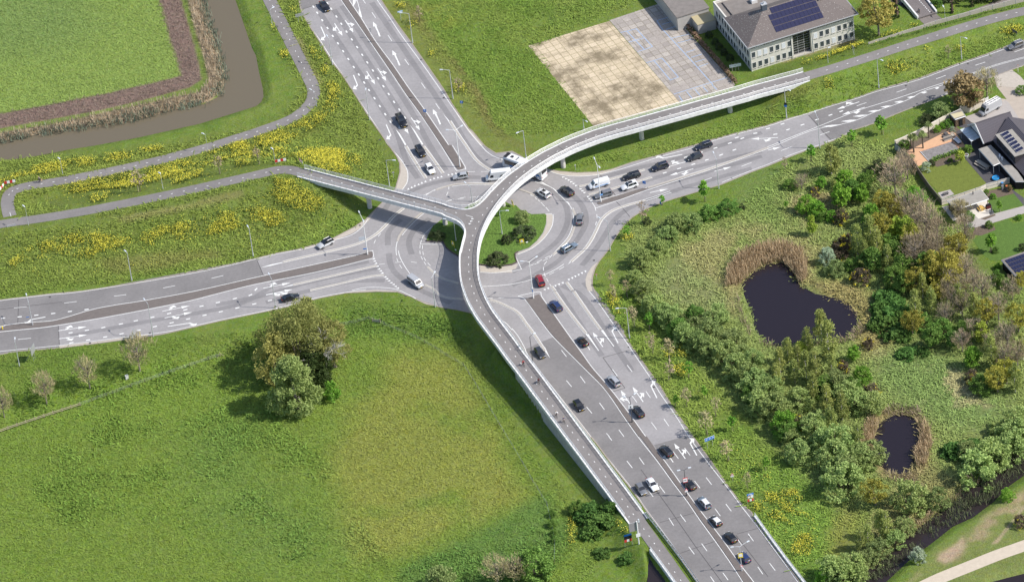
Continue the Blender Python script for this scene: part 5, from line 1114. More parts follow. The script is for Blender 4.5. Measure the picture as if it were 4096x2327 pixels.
# ---- signs
SB = mat('sign_blue', (.02, .17, .55), .4); SW = mat('sign_white', (.80, .80, .80), .4); SR = mat('sign_red', (.58, .03, .04), .4); SBK = mat('sign_black', (.015, .015, .02), .45); SG = mat('sign_back', (.42, .43, .44), .45, .5); SY = mat('sign_yellow', (.80, .62, .02), .45)
def sign(base, name, label, cat, panels, posts=(0,), ph=2.2, face=None, r=.04, M=POLE, bz=None, text=None):
    """panels: (dx, z, w, h, material, partname, shape, inset) in the sign's own plane (x to the right, z up), facing -y"""
    b = G(P(base)[0]) if bz is None else unp(P(base)[0], bz); rz = 0 if face is None else face
    o = empty(name, b, rz, label, cat)
    for x in posts: mb = MB(); mb.tube([(x, .04, -.3), (x, .04, ph)], r, 6); mb.build('post', M, o)
    for k, (dx, z, w_, h_, Mm, nm, shp, ins) in enumerate(panels):
        mb = MB(); y = -.02-ins
        if shp == 'rect': mb.box((dx, y, z), (w_, .04, h_))
        elif shp == 'disc': mb.cyl((dx, y, z), w_/2, .03, 16, ax='y')
        elif shp == 'tri': mb.add([(dx-w_/2, y, z-h_/2), (dx+w_/2, y, z-h_/2), (dx, y, z+h_/2), (dx-w_/2, y+.03, z-h_/2), (dx+w_/2, y+.03, z-h_/2), (dx, y+.03, z+h_/2)], [(0, 1, 2), (5, 4, 3), (0, 3, 4, 1), (1, 4, 5, 2), (2, 5, 3, 0)])
        elif shp == 'itri': mb.add([(dx-w_/2, y, z+h_/2), (dx, y, z-h_/2), (dx+w_/2, y, z+h_/2), (dx-w_/2, y+.03, z+h_/2), (dx, y+.03, z-h_/2), (dx+w_/2, y+.03, z+h_/2)], [(0, 1, 2), (5, 4, 3), (0, 3, 4, 1), (1, 4, 5, 2), (2, 5, 3, 0)])
        elif shp == 'arr':   # white turning arrow
            mb.tube([(dx-w_*.25, y, z-h_*.4), (dx-w_*.2, y, z), (dx+w_*.1, y, z+h_*.1)], w_*.09, 5); mb.add([(dx+w_*.05, y-.01, z-h_*.15), (dx+w_*.45, y-.01, z+h_*.15), (dx+w_*.05, y-.01, z+h_*.4)], [(0, 1, 2)])
        elif shp == 'ring': mb.tube([(dx+w_/2*math.cos(t*.4488), y, z+w_/2*math.sin(t*.4488)) for t in range(15)], .04, 5, False)
        mb.build(nm, Mm, o)
    if text:
        for (tx, x, z, sz, Mt) in text:
            me = text_mesh(tx, sz, ext=.004); me.materials.append(Mt); t_ = bpy.data.objects.new('lettering', me); COL.objects.link(t_); t_.parent = o; t_.location = (x, -.055, z); t_.rotation_euler = (R(90), 0, 0)
    return o
DS = R(28)
sign("23 1985,115", 'direction_sign', 'wide blue lane sign with three white arrows on the south-east verge', 'road sign', [(0, 2.9, 2.6, 1.0, SW, 'panel_edge', 'rect', 0)]+[(x, 2.9, .78, .88, SB, 'lane_panel', 'rect', .03) for x in (-.84, 0, .84)]+[(x, 2.9, .7, .6, SW, 'arrow', 'arr', .06) for x in (-.84, 0, .84)], (-.7, .7), 2.9, R(22))
sign("23 2208,440", 'warning_sign', 'red triangle warning sign with white plate on the verge below the three-arrow sign', 'road sign', [(0, 2.0, .9, .8, SR, 'triangle', 'tri', 0), (0, 1.93, .55, .46, SW, 'triangle_face', 'tri', .02), (0, 1.35, .8, .45, SW, 'plate', 'rect', 0)], (0,), 2.2, R(5))
sign("23 2392,672", 'information_board', 'tall roadside board with blue head, white disc and red stripes beside the flowers', 'board', [(0, 2.9, 1.6, .55, SB, 'blue_header', 'rect', 0), (-.38, 2.15, .66, .66, SR, 'ban_ring', 'disc', 0), (-.38, 2.15, .54, .5, SW, 'ban_disc', 'disc', .03), (.36, 2.2, .62, .75, SW, 'white_plate', 'rect', 0)]+[(x, z, .52, .26, Mm, 'striped_plate', 'rect', 0) for z in (1.35, .98) for x, Mm in ((-.52, SR), (0, SW), (.52, SR))]+[(0, 2.9, 1.0, .14, SW, 'header_text_bar', 'rect', .03)], (-.8, .8), 3.2, R(14))
sign("23 1168,1085", 'information_board', 'blue and black board with red and white stripes beside the camera mast', 'board', [(0, 3.1, 1.9, .5, SB, 'blue_header', 'rect', 0), (0, 2.35, 1.9, .95, SBK, 'black_panel', 'rect', 0)]+[(x, z, .62, .3, Mm, 'striped_plate', 'rect', 0) for z in (1.65, 1.25) for x, Mm in ((-.62, SR), (0, SW), (.62, SR))], (-.9, .9), 3.3, R(14), bz=-.4)
g_ = sign("23 1272,1085", 'sign_mast', 'tall white mast carrying a lattice sign panel over the cycle path', 'sign mast', [(0, 3.2, 1.05, 1.0, SW, 'white_plate', 'rect', .2)], (0,), 7.2, R(14), .17, WPOLE, bz=-.4)
mb = MB()
for z in (4.4, 5.25, 6.1, 6.9): mb.tube([(-1.9, .25, z), (.9, .25, z)], .05, 5)
for x in (-1.9, -1.2, -.5, .2, .9): mb.tube([(x, .25, 4.4), (x, .25, 6.9)], .04, 5)
mb.build('lattice', SG, g_); mb = MB(); mb.box((-.5, .2, 5.65), (2.8, .03, 2.5)); mb.build('panel_back', mat('grey_mesh', (.28, .27, .28), .6), g_); mb = MB(); mb.box((.55, .2, 7.1), (.3, .3, .9)); mb.build('camera_box', LAMPH, g_)
sign("23 1185,940", 'path_marker', 'slim post with a hollow white diamond at the end of the ramp railing', 'post', [(0, 4.2, .42, .4, SW, 'diamond_ring', 'ring', 0)], (0,), 4.0, 0, .05, POLE, bz=0)
def onlamp(base, h, nm, label, panels, rz): return sign(base, nm, label, 'road sign', panels, (), 1, rz)
onlamp("22 1204,1313", 5, 'lane_sign', 'square white board on the topmost south median lamp', [(0, 4.9, 1.15, 1.3, SW, 'panel', 'rect', .15), (0, 4.95, .18, .55, SBK, 'arrow_symbol', 'rect', .2), (0, 4.42, .8, .12, SBK, 'text_bar', 'rect', .2)], R(4))
onlamp("23 1748,595", 5, 'notice_board', 'red framed white board on the middle south median lamp', [(0, 5.0, 1.15, 1.45, SR, 'frame', 'rect', .13), (0, 5.0, 1.0, 1.0, SW, 'face', 'rect', .17), (0, 5.05, .7, .12, SBK, 'text_bar', 'rect', .2)], R(10))
onlamp("23 1748,595", 5, 'warning_sign', 'small red triangle sign low on the middle south median lamp', [(0, 2.2, .85, .8, SR, 'triangle', 'tri', .14), (0, 2.13, .5, .44, SW, 'triangle_face', 'tri', .17), (0, 1.6, .7, .4, SW, 'plate', 'rect', .14)], R(10))
onlamp("23 2300,1345", 5, 'notice_board', 'yellow and white board on the lowest south median lamp', [(0, 4.9, 1.15, 1.4, SY, 'panel', 'rect', .14), (0, 4.95, .85, .85, SW, 'face', 'rect', .17)], R(6))
onlamp("23 2300,1345", 5, 'speed_sign', 'round red and white sign low on the lowest south median lamp', [(0, 1.6, .75, .7, SR, 'ring', 'disc', .14), (0, 1.6, .52, .5, SW, 'face', 'disc', .17)], R(6))
onlamp("11 1117,1093", 5, 'direction_sign', 'grey backed panel on the white mast at the west median', [(-.9, 5.4, 1.5, 1.1, mat('pale_back', (.52, .55, .60), .5), 'panel', 'rect', .15)], R(5)); onlamp("11 1117,1093", 5, 'arrow_sign', 'small blue sign low on the white mast at the west median', [(-.5, 2.1, .9, .3, SB, 'panel', 'rect', .15)], R(5))
onlamp("21 890,565", 5, 'arrow_sign', 'small blue sign on the mast at the east median', [(.25, 2.3, .8, .4, mat('light_blue', (.16, .36, .70), .45), 'panel', 'rect', .15)], R(15)); onlamp("22 215,75", 5, 'arrow_sign', 'tilted white and blue panel on the mast at the south median', [(0, 2.9, .9, 1.0, SW, 'panel', 'rect', .15), (.2, 2.6, .4, .6, mat('light_blue', (.16, .36, .70), .45), 'blue_part', 'rect', .18)], R(-50))
onlamp("30 187,1183", 5, 'route_sign', 'dark blue plates on the lamp under the east bridge end', [(0, 4.6, .75, .7, SBK, 'upper_plate', 'rect', .12), (0, 3.9, .75, .6, SB, 'lower_plate', 'rect', .12)], R(-20)); onlamp("02 327,340", 5, 'arrow_sign', 'thin blue sign seen edge-on beside the west median lamp', [(-.9, 2.9, .9, .15, SB, 'panel', 'rect', .15)], R(8))
sign("10 1453,210", 'direction_sign', 'flat blue and white signpost at the verge near the top of the north road', 'road sign', [(0, 3.0, 1.4, .42, mat('sky_blue_sign', (.30, .46, .72), .4), 'panel', 'rect', 0), (0, 3.0, 1.0, .12, SW, 'text_bar', 'rect', .03)], (0,), 3.1, R(12))
sg_ = sign("10 445,222", 'direction_sign', 'grey backed sign on two raked legs between the western path and the north road', 'road sign', [(0, 2.3, 2.3, 1.0, SG, 'panel', 'rect', 0)], (-.5, .5), 2.6, R(15))
sign("10 657,520", 'traffic_sign', 'small grey sign on the verge left of the north approach', 'road sign', [(0, 2.2, .65, .6, SG, 'panel', 'disc', 0)], (0,), 2.4, R(10)); sign("10 1152,380", 'traffic_sign', 'small grey signs on a post in the north median', 'road sign', [(0, 2.8, .6, .6, SG, 'panel', 'disc', 0), (0, 2.2, .5, .5, SG, 'lower_panel', 'disc', 0)], (0,), 3.0, R(10))
sign("10 1697,1172", 'arrow_sign', 'square blue sign in the north median', 'road sign', [(0, 2.0, .8, .8, SB, 'panel', 'rect', 0), (0, 2.0, .6, .5, SW, 'arrow', 'arr', .03)], (0,), 2.3, R(-10)); sign("10 2063,1080", 'arrow_sign', 'square blue sign on the verge right of the north exit', 'road sign', [(0, 1.8, .8, .8, SB, 'panel', 'rect', 0), (0, 1.8, .6, .5, SW, 'arrow', 'arr', .03)], (0,), 2.1, R(-10))
sign("11 1380,330", 'traffic_sign', 'small grey sign on the grass by the north-west corner', 'road sign', [(0, 1.9, .6, .35, SG, 'panel', 'rect', 0)], (0,), 2.1, R(10)); sign("21 1330,430", 'arrow_sign', 'blue sign at the tip of the east median', 'road sign', [(-.05, 1.9, .85, .9, SB, 'panel', 'rect', 0), (0, 1.9, .6, .5, SW, 'arrow', 'arr', .03)], (0,), 2.3, R(-25)); sign("21 1488,598", 'arrow_sign', 'narrow blue sign at the shoulder of the bypass lane', 'road sign', [(0, .75, .5, .85, SB, 'panel', 'rect', 0)], (0,), 1.1, R(-45)); sign("21 850,1345", 'give_way_sign', 'white and red give-way sign at the south entry verge', 'road sign', [(0, 1.6, .7, .6, SR, 'triangle', 'itri', 0), (0, 1.63, .44, .36, SW, 'triangle_face', 'itri', .02)], (0,), 1.8, R(-8)); sign("21 638,252", 'marker_post', 'slim white marker post by the east entry grass', 'post', [(0, 1.75, .22, .3, SW, 'cap', 'rect', 0)], (0,), 1.8, 0, .05)
def billboard(b, lab, rz, dy=1.0):
    sign(b, 'billboard', lab, 'billboard', [(0, 1.35*dy, 1.1, 1.15, SY, 'panel', 'rect', 0), (0, 1.5*dy, .5, .45, SW, 'emblem_disc', 'disc', .03), (0, 1.12*dy, .75, .2, SW, 'text_bar', 'rect', .03), (0, 1.5*dy, .26, .2, SB, 'emblem', 'tri', .05)], (-.42, .42), 1.3, rz, .04, SY if False else MATS['sign_yellow'])
billboard("21 103,998", 'yellow emblem board facing the camera on the island', 0); billboard("21 8,612", 'yellow emblem board edge-on at the north of the island', R(-70)); billboard("11 1975,1020", 'yellow emblem board in bridge shade on the left island', R(-55))
sign("21 152,985", 'small_board', 'little white board beside the yellow island board', 'board', [(0, .6, .5, .35, SW, 'panel', 'rect', 0)], (0,), .6, R(15)); sign("11 2000,1062", 'small_board', 'little white board in bridge shade on the left island', 'board', [(0, .6, .5, .35, SW, 'panel', 'rect', 0)], (0,), .6, R(-45))
def frame_sign(b, lab, w_=1.0, h_=4.6):
    p = G(P(b)[0]); o = empty('roadside_sign', p, R(70), lab, 'road sign')
    for x in (-w_/2, w_/2):
        mb = MB(); mb.tube([(x, 0, -.2), (x, 0, h_)], .07, 6); mb.build('leg', GALV, o); mb = MB(); mb.tube([(x, 2.2, -.2), (x, .05, h_*.75)], .05, 6); mb.build('brace', GALV, o)
    mb = MB(); mb.box((0, -.06, h_*.72), (w_+1.6, .05, h_*.5)); mb.build('panel', SG, o)
frame_sign("02 345,690", 'large braced sign frame edge-on at the lower left roadside'); frame_sign("02 1345,500", 'braced sign frame behind the tallest bare roadside tree', 1.0, 3.4)
def striped(b, lab, d, n=4, ln=2.9):
    p = G(P(b)[0]); a, c = (G(q) for q in P(d)); rz = math.atan2(c.y-a.y, c.x-a.x); o = empty('hazard_board', p, rz, lab, 'hazard board', 'red and white hazard boards')
    for x in (-ln*.36, ln*.36): mb = MB(); mb.tube([(x, .05, -.3), (x, .05, 1.5)], .045, 6); mb.build('post', POLE, o)
    for r_, z in enumerate((1.28, .86)):
        for k in range(n): mb = MB(); mb.box((-ln/2+ln/n*(k+.5), 0, z), (ln/n, .04, .36)); mb.build('striped_plate', SR if k % 2 == 0 else SW, o)
striped("01 103,398", 'red and white hazard board by the flowers outside the hairpin', "01 60,400 150,378"); striped("01 18,455", 'red and white hazard board cut by the left edge at the hairpin', "01 0,475 40,425"); striped("11 250,185", 'red and white hazard board beside the bridge head lamp', "11 200,180 300,165"); striped("11 452,190", 'small red and white hazard board at the bridge railing end', "11 430,165 475,195", 4, 1.6)
# ---- office board with lettering
b1, b2 = G(P("20 2205,712")[0]), G(P("20 2270,718")[0])
p_ = (b1+b2)/2; OB = sign("20 2238,712", 'company_board', 'long white company board on three posts beside the office corner', 'board', [(0, 1.75, 3.1, .85, mat('board_white', (.70, .76, .78), .4), 'panel', 'rect', 0)], (-.85, 0, .85), 2.5, R(6), .07, mat('weathered_post', (.36, .33, .29), .8), text=[('THINK', -.85, 1.72, .34, MATS['sign_back']), ('POSSIBLE', .80, 1.72, .30, MATS['sign_back']), ('>', -.05, 1.72, .75, SBK)])
sign("30 857,555", 'information_sign', 'narrow grey sign on two legs in the yellow flowers by the office', 'sign', [(0, 2.4, 1.0, .95, SG, 'panel', 'rect', 0)], (-.25, .25), 2.2, R(-65)); sign("30 2470,350", 'direction_sign', 'dark sign seen from behind on the far right embankment', 'road sign', [(0, 1.1, 2.0, .8, mat('dark_back', (.11, .11, .12), .6), 'panel', 'rect', 0)], (-.6, .6), 1.1, R(-55)); sign("30 2503,722", 'traffic_sign', 'white post with a red and white sign at the access road', 'road sign', [(0, 2.0, .5, .5, SR, 'disc', 'disc', 0), (0, 2.0, .34, .3, SW, 'disc_face', 'disc', .03)], (0,), 2.0, R(-10), .06, WPOLE)
# yellow bollard, utility cabinet
p = unp(P("02 25,378")[0], .13); o = empty('bollard', p, 0, 'yellow bollard at the left end of the west median', 'bollard'); mb = MB(); mb.tube([(0, 0, 0), (0, 0, .75), (0, 0, .85)], [.16, .15, .09], 10); mb.build('body', SY, o)
p = G(P("02 1272,878")[0]); o = empty('utility_cabinet', p, R(20), 'white utility cabinet standing alone on the grass by the bare trees', 'cabinet'); mb = MB(); mb.box((0, 0, .55), (.75, .5, 1.15)); mb.build('body', mat('cabinet_white', (.62, .61, .58), .6), o); mb = MB(); mb.box((0, 0, 1.16), (.82, .57, .07)); mb.build('lid', MATS['cabinet_white'], o); mb = MB(); mb.box((0, -.26, .55), (.6, .02, .95)); mb.build('door', MATS['cabinet_white'], o)
# ---- fences
WOOD = mat('weathered_wood', (.36, .30, .22), .9, noise=.2, nscale=3); WOODD = mat('dark_stake', (.12, .095, .07), .9)
def rail_fence(pts, lab, n):
    root = empty('wooden_fence', pts[0], 0, lab, 'fence'); q = resample([p-pts[0] for p in pts], alen(pts)[-1]/n)
    for i, p in enumerate(q):
        mb = MB(); mb.box((p.x, p.y, p.z+.55), (.14, .14, 1.4)); mb.build('post', WOOD, root)
        if i:
            a = q[i-1]
            for z in (.98, .55): mb = MB(); mb.tube([a+Vector((0, -.1, z)), p+Vector((0, -.1, z))], .075, 5); mb.build('rail', WOOD, root)
rail_fence(Gs("02 -180,1490 60,1395 430,1270 805,1148"), 'pale wooden rail fence along the meadow at the left edge', 11)
def wire_fence(s, lab, n=None, wires=3):
    pts = Gs(s); root = empty('wire_fence', pts[0], 0, lab, 'fence'); mb = MB()
    q = [p-pts[0] for p in pts]; q = resample(q, alen(q)[-1]/n) if n else q
    for p in q: mb2 = MB(); mb2.tube([(p.x, p.y, p.z-.2), (p.x, p.y, p.z+1.15)], [.07, .06], 5); mb2.build('stake', WOODD, root)
    for z in (1.05, .7, .35)[:wires]: mb.tube([p+Vector((0, 0, z)) for p in q], .012, 3)
    mb.build('wire', GALV, root)
wire_fence("02 805,1150 920,1105 1040,1060 1170,1015 1310,960 1450,910 1700,825 1900,755 2090,690 2205,655", 'stake and wire fence from the wooden fence towards the willow clump'); wire_fence("12 840,350 890,345 1015,318 1135,285 1240,322 1375,383 1500,432 1612,478 1690,522 1795,582 1905,653 1995,703 2080,752 2128,827 2170,893 2220,973 2265,1053 2303,1118 2350,1197 2393,1267 2437,1343 2480,1415 23 15,120 105,272 155,357 205,455 255,525 295,600 350,680 430,1050 425,1260", 'long stake and wire fence curving through the meadow beside the bridge shadow')
p = G(P("12 1205,315")[0]); o = empty('meadow_gate', p, R(-18), 'small grey gate at the top corner of the meadow fence', 'gate'); mb = MB(); mb.box((0, 0, .55), (2.0, .05, .75)); mb.build('panel', mat('grey_wood', (.40, .38, .34), .9), o)
for s_ in (-1, 1): mb = MB(); mb.tube([(s_*1.0, 0, -.2), (s_*1.0, 0, 1.25)], .08, 6); mb.build('gate_post', WOOD, o)
p = G(P("02 2205,655")[0]); o = empty('fence_strainer', p, 0, 'braced wooden corner post of the fence west of the willow clump', 'post'); 
for a in ((-.9, -.4), (.9, .2)): mb = MB(); mb.tube([(a[0], a[1], -.1), (0, 0, 1.1)], .06, 5); mb.build('brace', WOOD, o)
mb = MB(); mb.tube([(0, 0, -.2), (0, 0, 1.4)], .09, 6); mb.build('post', WOOD, o)
p = unp(P("01 118,822")[0], 1.2); o = empty('path_rail', p, R(8), 'low grey rail fence beside the hairpin junction', 'railing')
for x in (-1.1, 1.1): mb = MB(); mb.tube([(x, 0, -.5), (x, 0, 1.0)], .05, 6); mb.build('post', POLE, o)
for z in (.95, .55): mb = MB(); mb.tube([(-1.1, 0, z), (1.1, 0, z)], .04, 6); mb.build('rail', POLE, o)
# brick edging of the island
mb = MB(); q = [unp(a, 0) for a in P("11 1703,955 1712,962 1868,962 1905,1027 1960,1072 2020,1107 2200,1182 2240,1195 2400,1215 2562,1195 21 50,1170 35,1122 32,1084 62,1064")]; a, b = offs(q, .12), offs(q, -.12); mb.prism([*a, *b[::-1]], 0, .32); tag(mb.build('low_wall', mat('dark_brick', (.10, .075, .072), .85, noise=.3, nscale=4)), 'low dark brick edging wall round the south side of the island', 'wall')
# ================================================================== BUILDINGS
def frame2(o, ux): return Vector((ux.x, ux.y, 0)).normalized(), Vector((-ux.y, ux.x, 0)).normalized()
RENDER_W = mat('pale_render', (.60, .575, .52), .85, noise=.10, nscale=.8); ROOFT = mat('lichen_roof', (.150, .128, .120), .9, noise=.22, nscale=3.5); WFRAME = mat('window_frame', (.66, .66, .65), .5); PANE = mat('window_pane', (.05, .06, .075), .08, 0, .7); BLIND = mat('blind_white', (.62, .64, .67), .6); DARKG = mat('dark_glazing', (.016, .019, .022), .08, 0, .7); PVM = mat('solar_cells', (.020, .020, .055), .18, 0, .6, coat=.4); FLATR = mat('bitumen_roof', (.20, .18, .165), .9, noise=.2, nscale=.7); SILL = mat('stone_sill', (.42, .40, .36), .8); GUT = mat('zinc_gutter', (.48, .49, .50), .5, .3)
def office():
    A = unp(P("v 925,993")[0]); B = unp(P("v 2355,545")[0]); C = unp(P("v 365,365")[0])
    u, v = frame2(A, B-A); L = (B-A).length; D = abs((C-A).dot(v))
    ang = math.atan2(u.y, u.x); root = empty('office_building', A, ang, 'cream office block with grey hipped roof, solar panels and dark glazed entrance', 'building')
    H = 7.0; HR = 8.3
    def bx(nm, M, x0, x1, y0, y1, z0, z1, par=root): mb = MB(); mb.box(((x0+x1)/2, (y0+y1)/2, (z0+z1)/2), (x1-x0, y1-y0, z1-z0)); return mb.build(nm, M, par)
    g0, g1 = L*.405, L*.585
    bx('wall', RENDER_W, 0, g0, 0, .4, 0, H); bx('wall', RENDER_W, g1, L, 0, .4, 0, H); bx('wall', RENDER_W, 0, .4, .4, D, 0, H); bx('wall', RENDER_W, L-.4, L, .4, D*.6, 0, H); bx('wall', RENDER_W, .4, L-.4, D-.4, D, 0, H)
    bx('dark_band', DARKG, .5, L-.5, .55, .8, H-.05, HR); bx('dark_band', DARKG, .55, .8, .8, D*.6, H-.05, HR); bx('wall_coping', SILL, -.08, g0, -.08, .5, H, H+.1); bx('wall_coping', SILL, g1, L+.08, -.08, .5, H, H+.1); bx('wall_coping', SILL, -.08, .5, .5, D, H, H+.1)
    gl = bx('entrance_glazing', DARKG, g0, g1, .9, 1.1, .3, HR)
    for k in range(4): bx('mullion', GUT, g0+(g1-g0)*k/3-.04, g0+(g1-g0)*k/3+.04, .84, .9, .3, HR, gl)
    for k in range(10): bx('transom', GUT, g0, g1, .78, .84, .5+k*.75, .55+k*.75, gl)
    bx('plinth', SILL, g0, g1, -.15, .9, -.2, .35)
    for x in (g0-.15, g1+.15): bx('wall', RENDER_W, x-.25, x+.25, -.1, 1.0, 0, H)
    def win(x, z, front=True, b=None):
        w_, h_ = (1.12, 1.75)
        mb = MB(); 
        if front: mb.box((x, -.005, z), (w_, .06, h_))
        else: mb.box((-.005, x, z), (.06, w_, h_))
        f = mb.build('window', WFRAME, root); mb = MB()
        if front: mb.box((x, -.045, z+.18), (w_-.16, .03, h_-.55))
        else: mb.box((-.045, x, z+.18), (.03, w_-.16, h_-.55))
        mb.build('pane', BLIND if b else PANE, f); mb = MB()
        if front: mb.box((x, -.045, z-.62), (w_-.16, .03, .3))
        else: mb.box((-.045, x, z-.62), (.03, w_-.16, .3))
        mb.build('lower_pane', PANE if not b else BLIND, f); mb = MB()
        if front: mb.box((x, -.10, z-h_/2-.07), (w_+.1, .2, .1))
        else: mb.box((-.10, x, z-h_/2-.07), (.2, w_+.1, .1))
        mb.build('sill', SILL, f)
    bl = {3, 9, 17, 24, 8, 21, 12}
    for fl, z in enumerate((1.75, 5.0)):
        for k in range(7):
            win(g0*(k+.45)/7+.1, z, True, (k+fl*7) in bl); win(g1+.4+(L-g1-.4)*(k+.5)/7, z, True, (k+fl*7+14) in bl)
        for k in range(12): win(1.0+(D-2.0)*(k+.3)/12, z, False)
    for x in (.05, g0-.35, g1+.35, L-.25):
        mb = MB(); mb.tube([(x, -.16, 0), (x, -.16, HR)], .07, 6); mb.build('downpipe', WFRAME, root)
    for y in (D*.35, D*.62): mb = MB(); mb.tube([(-.14, y, 0), (-.14, y, H)], .07, 6); mb.build('downpipe', WFRAME, root)
    # hipped roof over the front block
    RD_ = D*.60; o = .95; zr = HR+RD_*.30
    ea = [(-o, -o, HR), (L+o, -o, HR), (L+o, RD_+.3, HR), (-o, RD_+.3, HR)]; hip = RD_*.52
    r0, r1 = (hip, RD_*.52, zr), (L-hip, RD_*.52, zr)
    mb = MB(); mb.add(ea+[r0, r1], [(0, 1, 5, 4), (1, 2, 5), (2, 3, 4, 5), (3, 0, 4), (3, 2, 1, 0)]); rf = mb.build('roof', ROOFT, root)
    mb = MB(); rr = random.Random(5)
    def onfront(x, t): return (x, -o+(RD_*.52+o)*t, HR+(zr-HR)*t)
    for _ in range(420):
        t = rr.random()**.8; x = rr.uniform(-o+(hip+o)*t, L+o-(hip+o)*t); p = onfront(x, t); s_ = rr.uniform(.03, .08); mb.add([(p[0]-s_, p[1]-s_, p[2]+.03-s_*.3), (p[0]+s_, p[1]-s_, p[2]+.03-s_*.3), (p[0]+s_, p[1]+s_, p[2]+.03+s_*.3), (p[0]-s_, p[1]+s_, p[2]+.03+s_*.3)], [(0, 1, 2, 3)])
    for _ in range(240):
        t = rr.random(); y = rr.uniform(-o+(RD_*.52+o)*t, RD_-(RD_*.48)*t); x = -o+(hip+o)*t; z = HR+(zr-HR)*t+.03; s_ = rr.uniform(.03, .08); k = (zr-HR)/(hip+o); mb.add([(x-s_, y-s_, z-s_*k), (x+s_, y-s_, z+s_*k), (x+s_, y+s_, z+s_*k), (x-s_, y+s_, z-s_*k)], [(0, 1, 2, 3)])
    lc = mb.build('lichen', mat('lichen_pale', (.42, .40, .37), .9), rf); lc['kind'] = 'stuff'
    mb = MB(); mb.box((L/2, -o-.05, HR-.08), (L+2*o+.2, .16, .2)); mb.build('gutter', GUT, root); mb = MB(); mb.box((-o-.05, RD_/2-.2, HR-.08), (.16, RD_+1.2, .2)); mb.build('gutter', GUT, root); mb = MB(); mb.box((L+o+.05, RD_/2-.2, HR-.08), (.16, RD_+1.2, .2)); mb.build('gutter', GUT, root)
    mb = MB(); mb.add([(-o, -o, HR-.02), (L+o, -o, HR-.02), (L+o, .6, HR-.02), (-o, .6, HR-.02)], [(3, 2, 1, 0)]); mb.build('eave_soffit', WFRAME, root)
    # solar panels: four rows on the front slope
    sl = math.atan2(zr-HR, RD_*.52+o); rowh = (math.hypot(zr-HR, RD_*.52+o))*.185
    for r_ in range(4):
        for c in range(12):
            x0 = L*.27+(L*.46)*c/12+.02; t0 = .20+.195*r_; 
            if r_ == 3 and c < 1: continue
            a = onfront(x0, t0); b = onfront(x0+L*.46/12-.06, t0); c2 = onfront(x0+L*.46/12-.06, t0+.18); d = onfront(x0, t0+.18)
            mb = MB(); n = Vector((0, -math.sin(sl), math.cos(sl)))*.10; vs = [Vector(q)+n for q in (a, b, c2, d)]+[Vector(q)+n*.3 for q in (a, b, c2, d)]
            mb.add(vs, [(0, 1, 2, 3), (0, 4, 5, 1), (1, 5, 6, 2), (2, 6, 7, 3), (3, 7, 4, 0)]); mb.build('solar_panel', PVM, root)
    mb = MB(); a = onfront(L*.78, .80); mb.box((a[0], a[1], a[2]+.15), (1.7, 1.5, .25)); mb.build('skylight', mat('skylight_white', (.75, .78, .80), .3), root)
    ch = bx('chimney', mat('chimney_lead', (.09, .11, .14), .5, .2), hip-.5, hip+.9, RD_*.52-.6, RD_*.52+.6, zr-.9, zr+1.5); bx('chimney_cap', GUT, hip-.6, hip+1.0, RD_*.52-.7, RD_*.52+.7, zr+1.5, zr+1.62, ch); mb = MB(); mb.tube([(hip+.2, RD_*.52, zr+1.6), (hip+.2, RD_*.52, zr+2.3)], .2, 8); mb.build('flue', GUT, ch)
    bx('flat_roof', FLATR, .4, L*.75, RD_+.3, D-.4, H-.4, H-.2)
    bx('parapet', RENDER_W, 0, .4, RD_, D+.02, H+.1, H+.5); bx('parapet', RENDER_W, .4, L*.75, D-.38, D+.02, H, H+.5)
    ro = bx('roof_hatch', WFRAME, L*.30, L*.30+1.6, D*.78, D*.78+1.6, H-.2, H+.7); bx('hatch_lid', BLIND, L*.30+.1, L*.30+1.5, D*.78+.1, D*.78+1.5, H+.7, H+.8, ro); bx('roof_duct', FLATR, 2.2, 3.0, RD_+1, D-1, H-.2, H+.2)
    me = text_mesh('VAA', 1.35, ext=.06); me.materials.append(BLIND); t = bpy.data.objects.new('lettering', me); COL.objects.link(t); t.parent = root; t.location = (2.35, -.16, HR-.80); t.rotation_euler = (R(90), 0, 0); t['label'] = 'white letters VAA'
    # low annex behind
    o2 = empty('annex_building', A+v*(D+.3)-u*3, ang, 'low flat-roofed concrete annex behind the office', 'building')
    bx('wall', mat('annex_wall', (.42, .40, .37), .85, noise=.12, nscale=.6), -6.5, 2.5, 2, 22, 0, 4.2, o2); bx('flat_roof', FLATR, -6.7, 2.7, 1.8, 22.2, 4.2, 4.4, o2); lw = bx('lower_wall', MATS['annex_wall'], -2.5, 2.6, -2.2, 1.98, 0, 3.0, o2); bx('terrace_roof', mat('timber_roof', (.42, .36, .22), .9), -2.6, 2.7, -2.3, 1.98, 3.0, 3.15, o2)
    return A, u, v, L, D
OFF = office()
# ---- house and garden
TILE = mat('dark_tiles', (.040, .036, .046), .55, noise=.2, nscale=3); BRICKD = mat('dark_cladding', (.045, .040, .045), .8, noise=.2, nscale=2); WHITEP = mat('white_boards', (.68, .68, .67), .5); GREYR = mat('grey_roofing', (.30, .28, .25), .9, noise=.15, nscale=.9); GLR = mat('glass_roof', (.52, .58, .62), .12, 0, .6, coat=.3)
def tile_mat():
    M = mat('roof_tiles', (.10, .09, .104), .5); t = M.node_tree; b = t.nodes['Principled BSDF']
    tc = t.nodes.new('ShaderNodeTexCoord'); mp = t.nodes.new('ShaderNodeMapping'); t.links.new(tc.outputs['Object'], mp.inputs[0]); wv = t.nodes.new('ShaderNodeTexWave'); wv.inputs['Scale'].default_value = 1.05; wv.bands_direction = 'X'; t.links.new(mp.outputs[0], wv.inputs[0])
    bp = t.nodes.new('ShaderNodeBump'); bp.inputs['Distance'].default_value = .12; bp.inputs['Strength'].default_value = .8; t.links.new(wv.outputs['Fac'], bp.inputs['Height']); t.links.new(bp.outputs[0], b.inputs['Normal']); return M
RT = tile_mat()
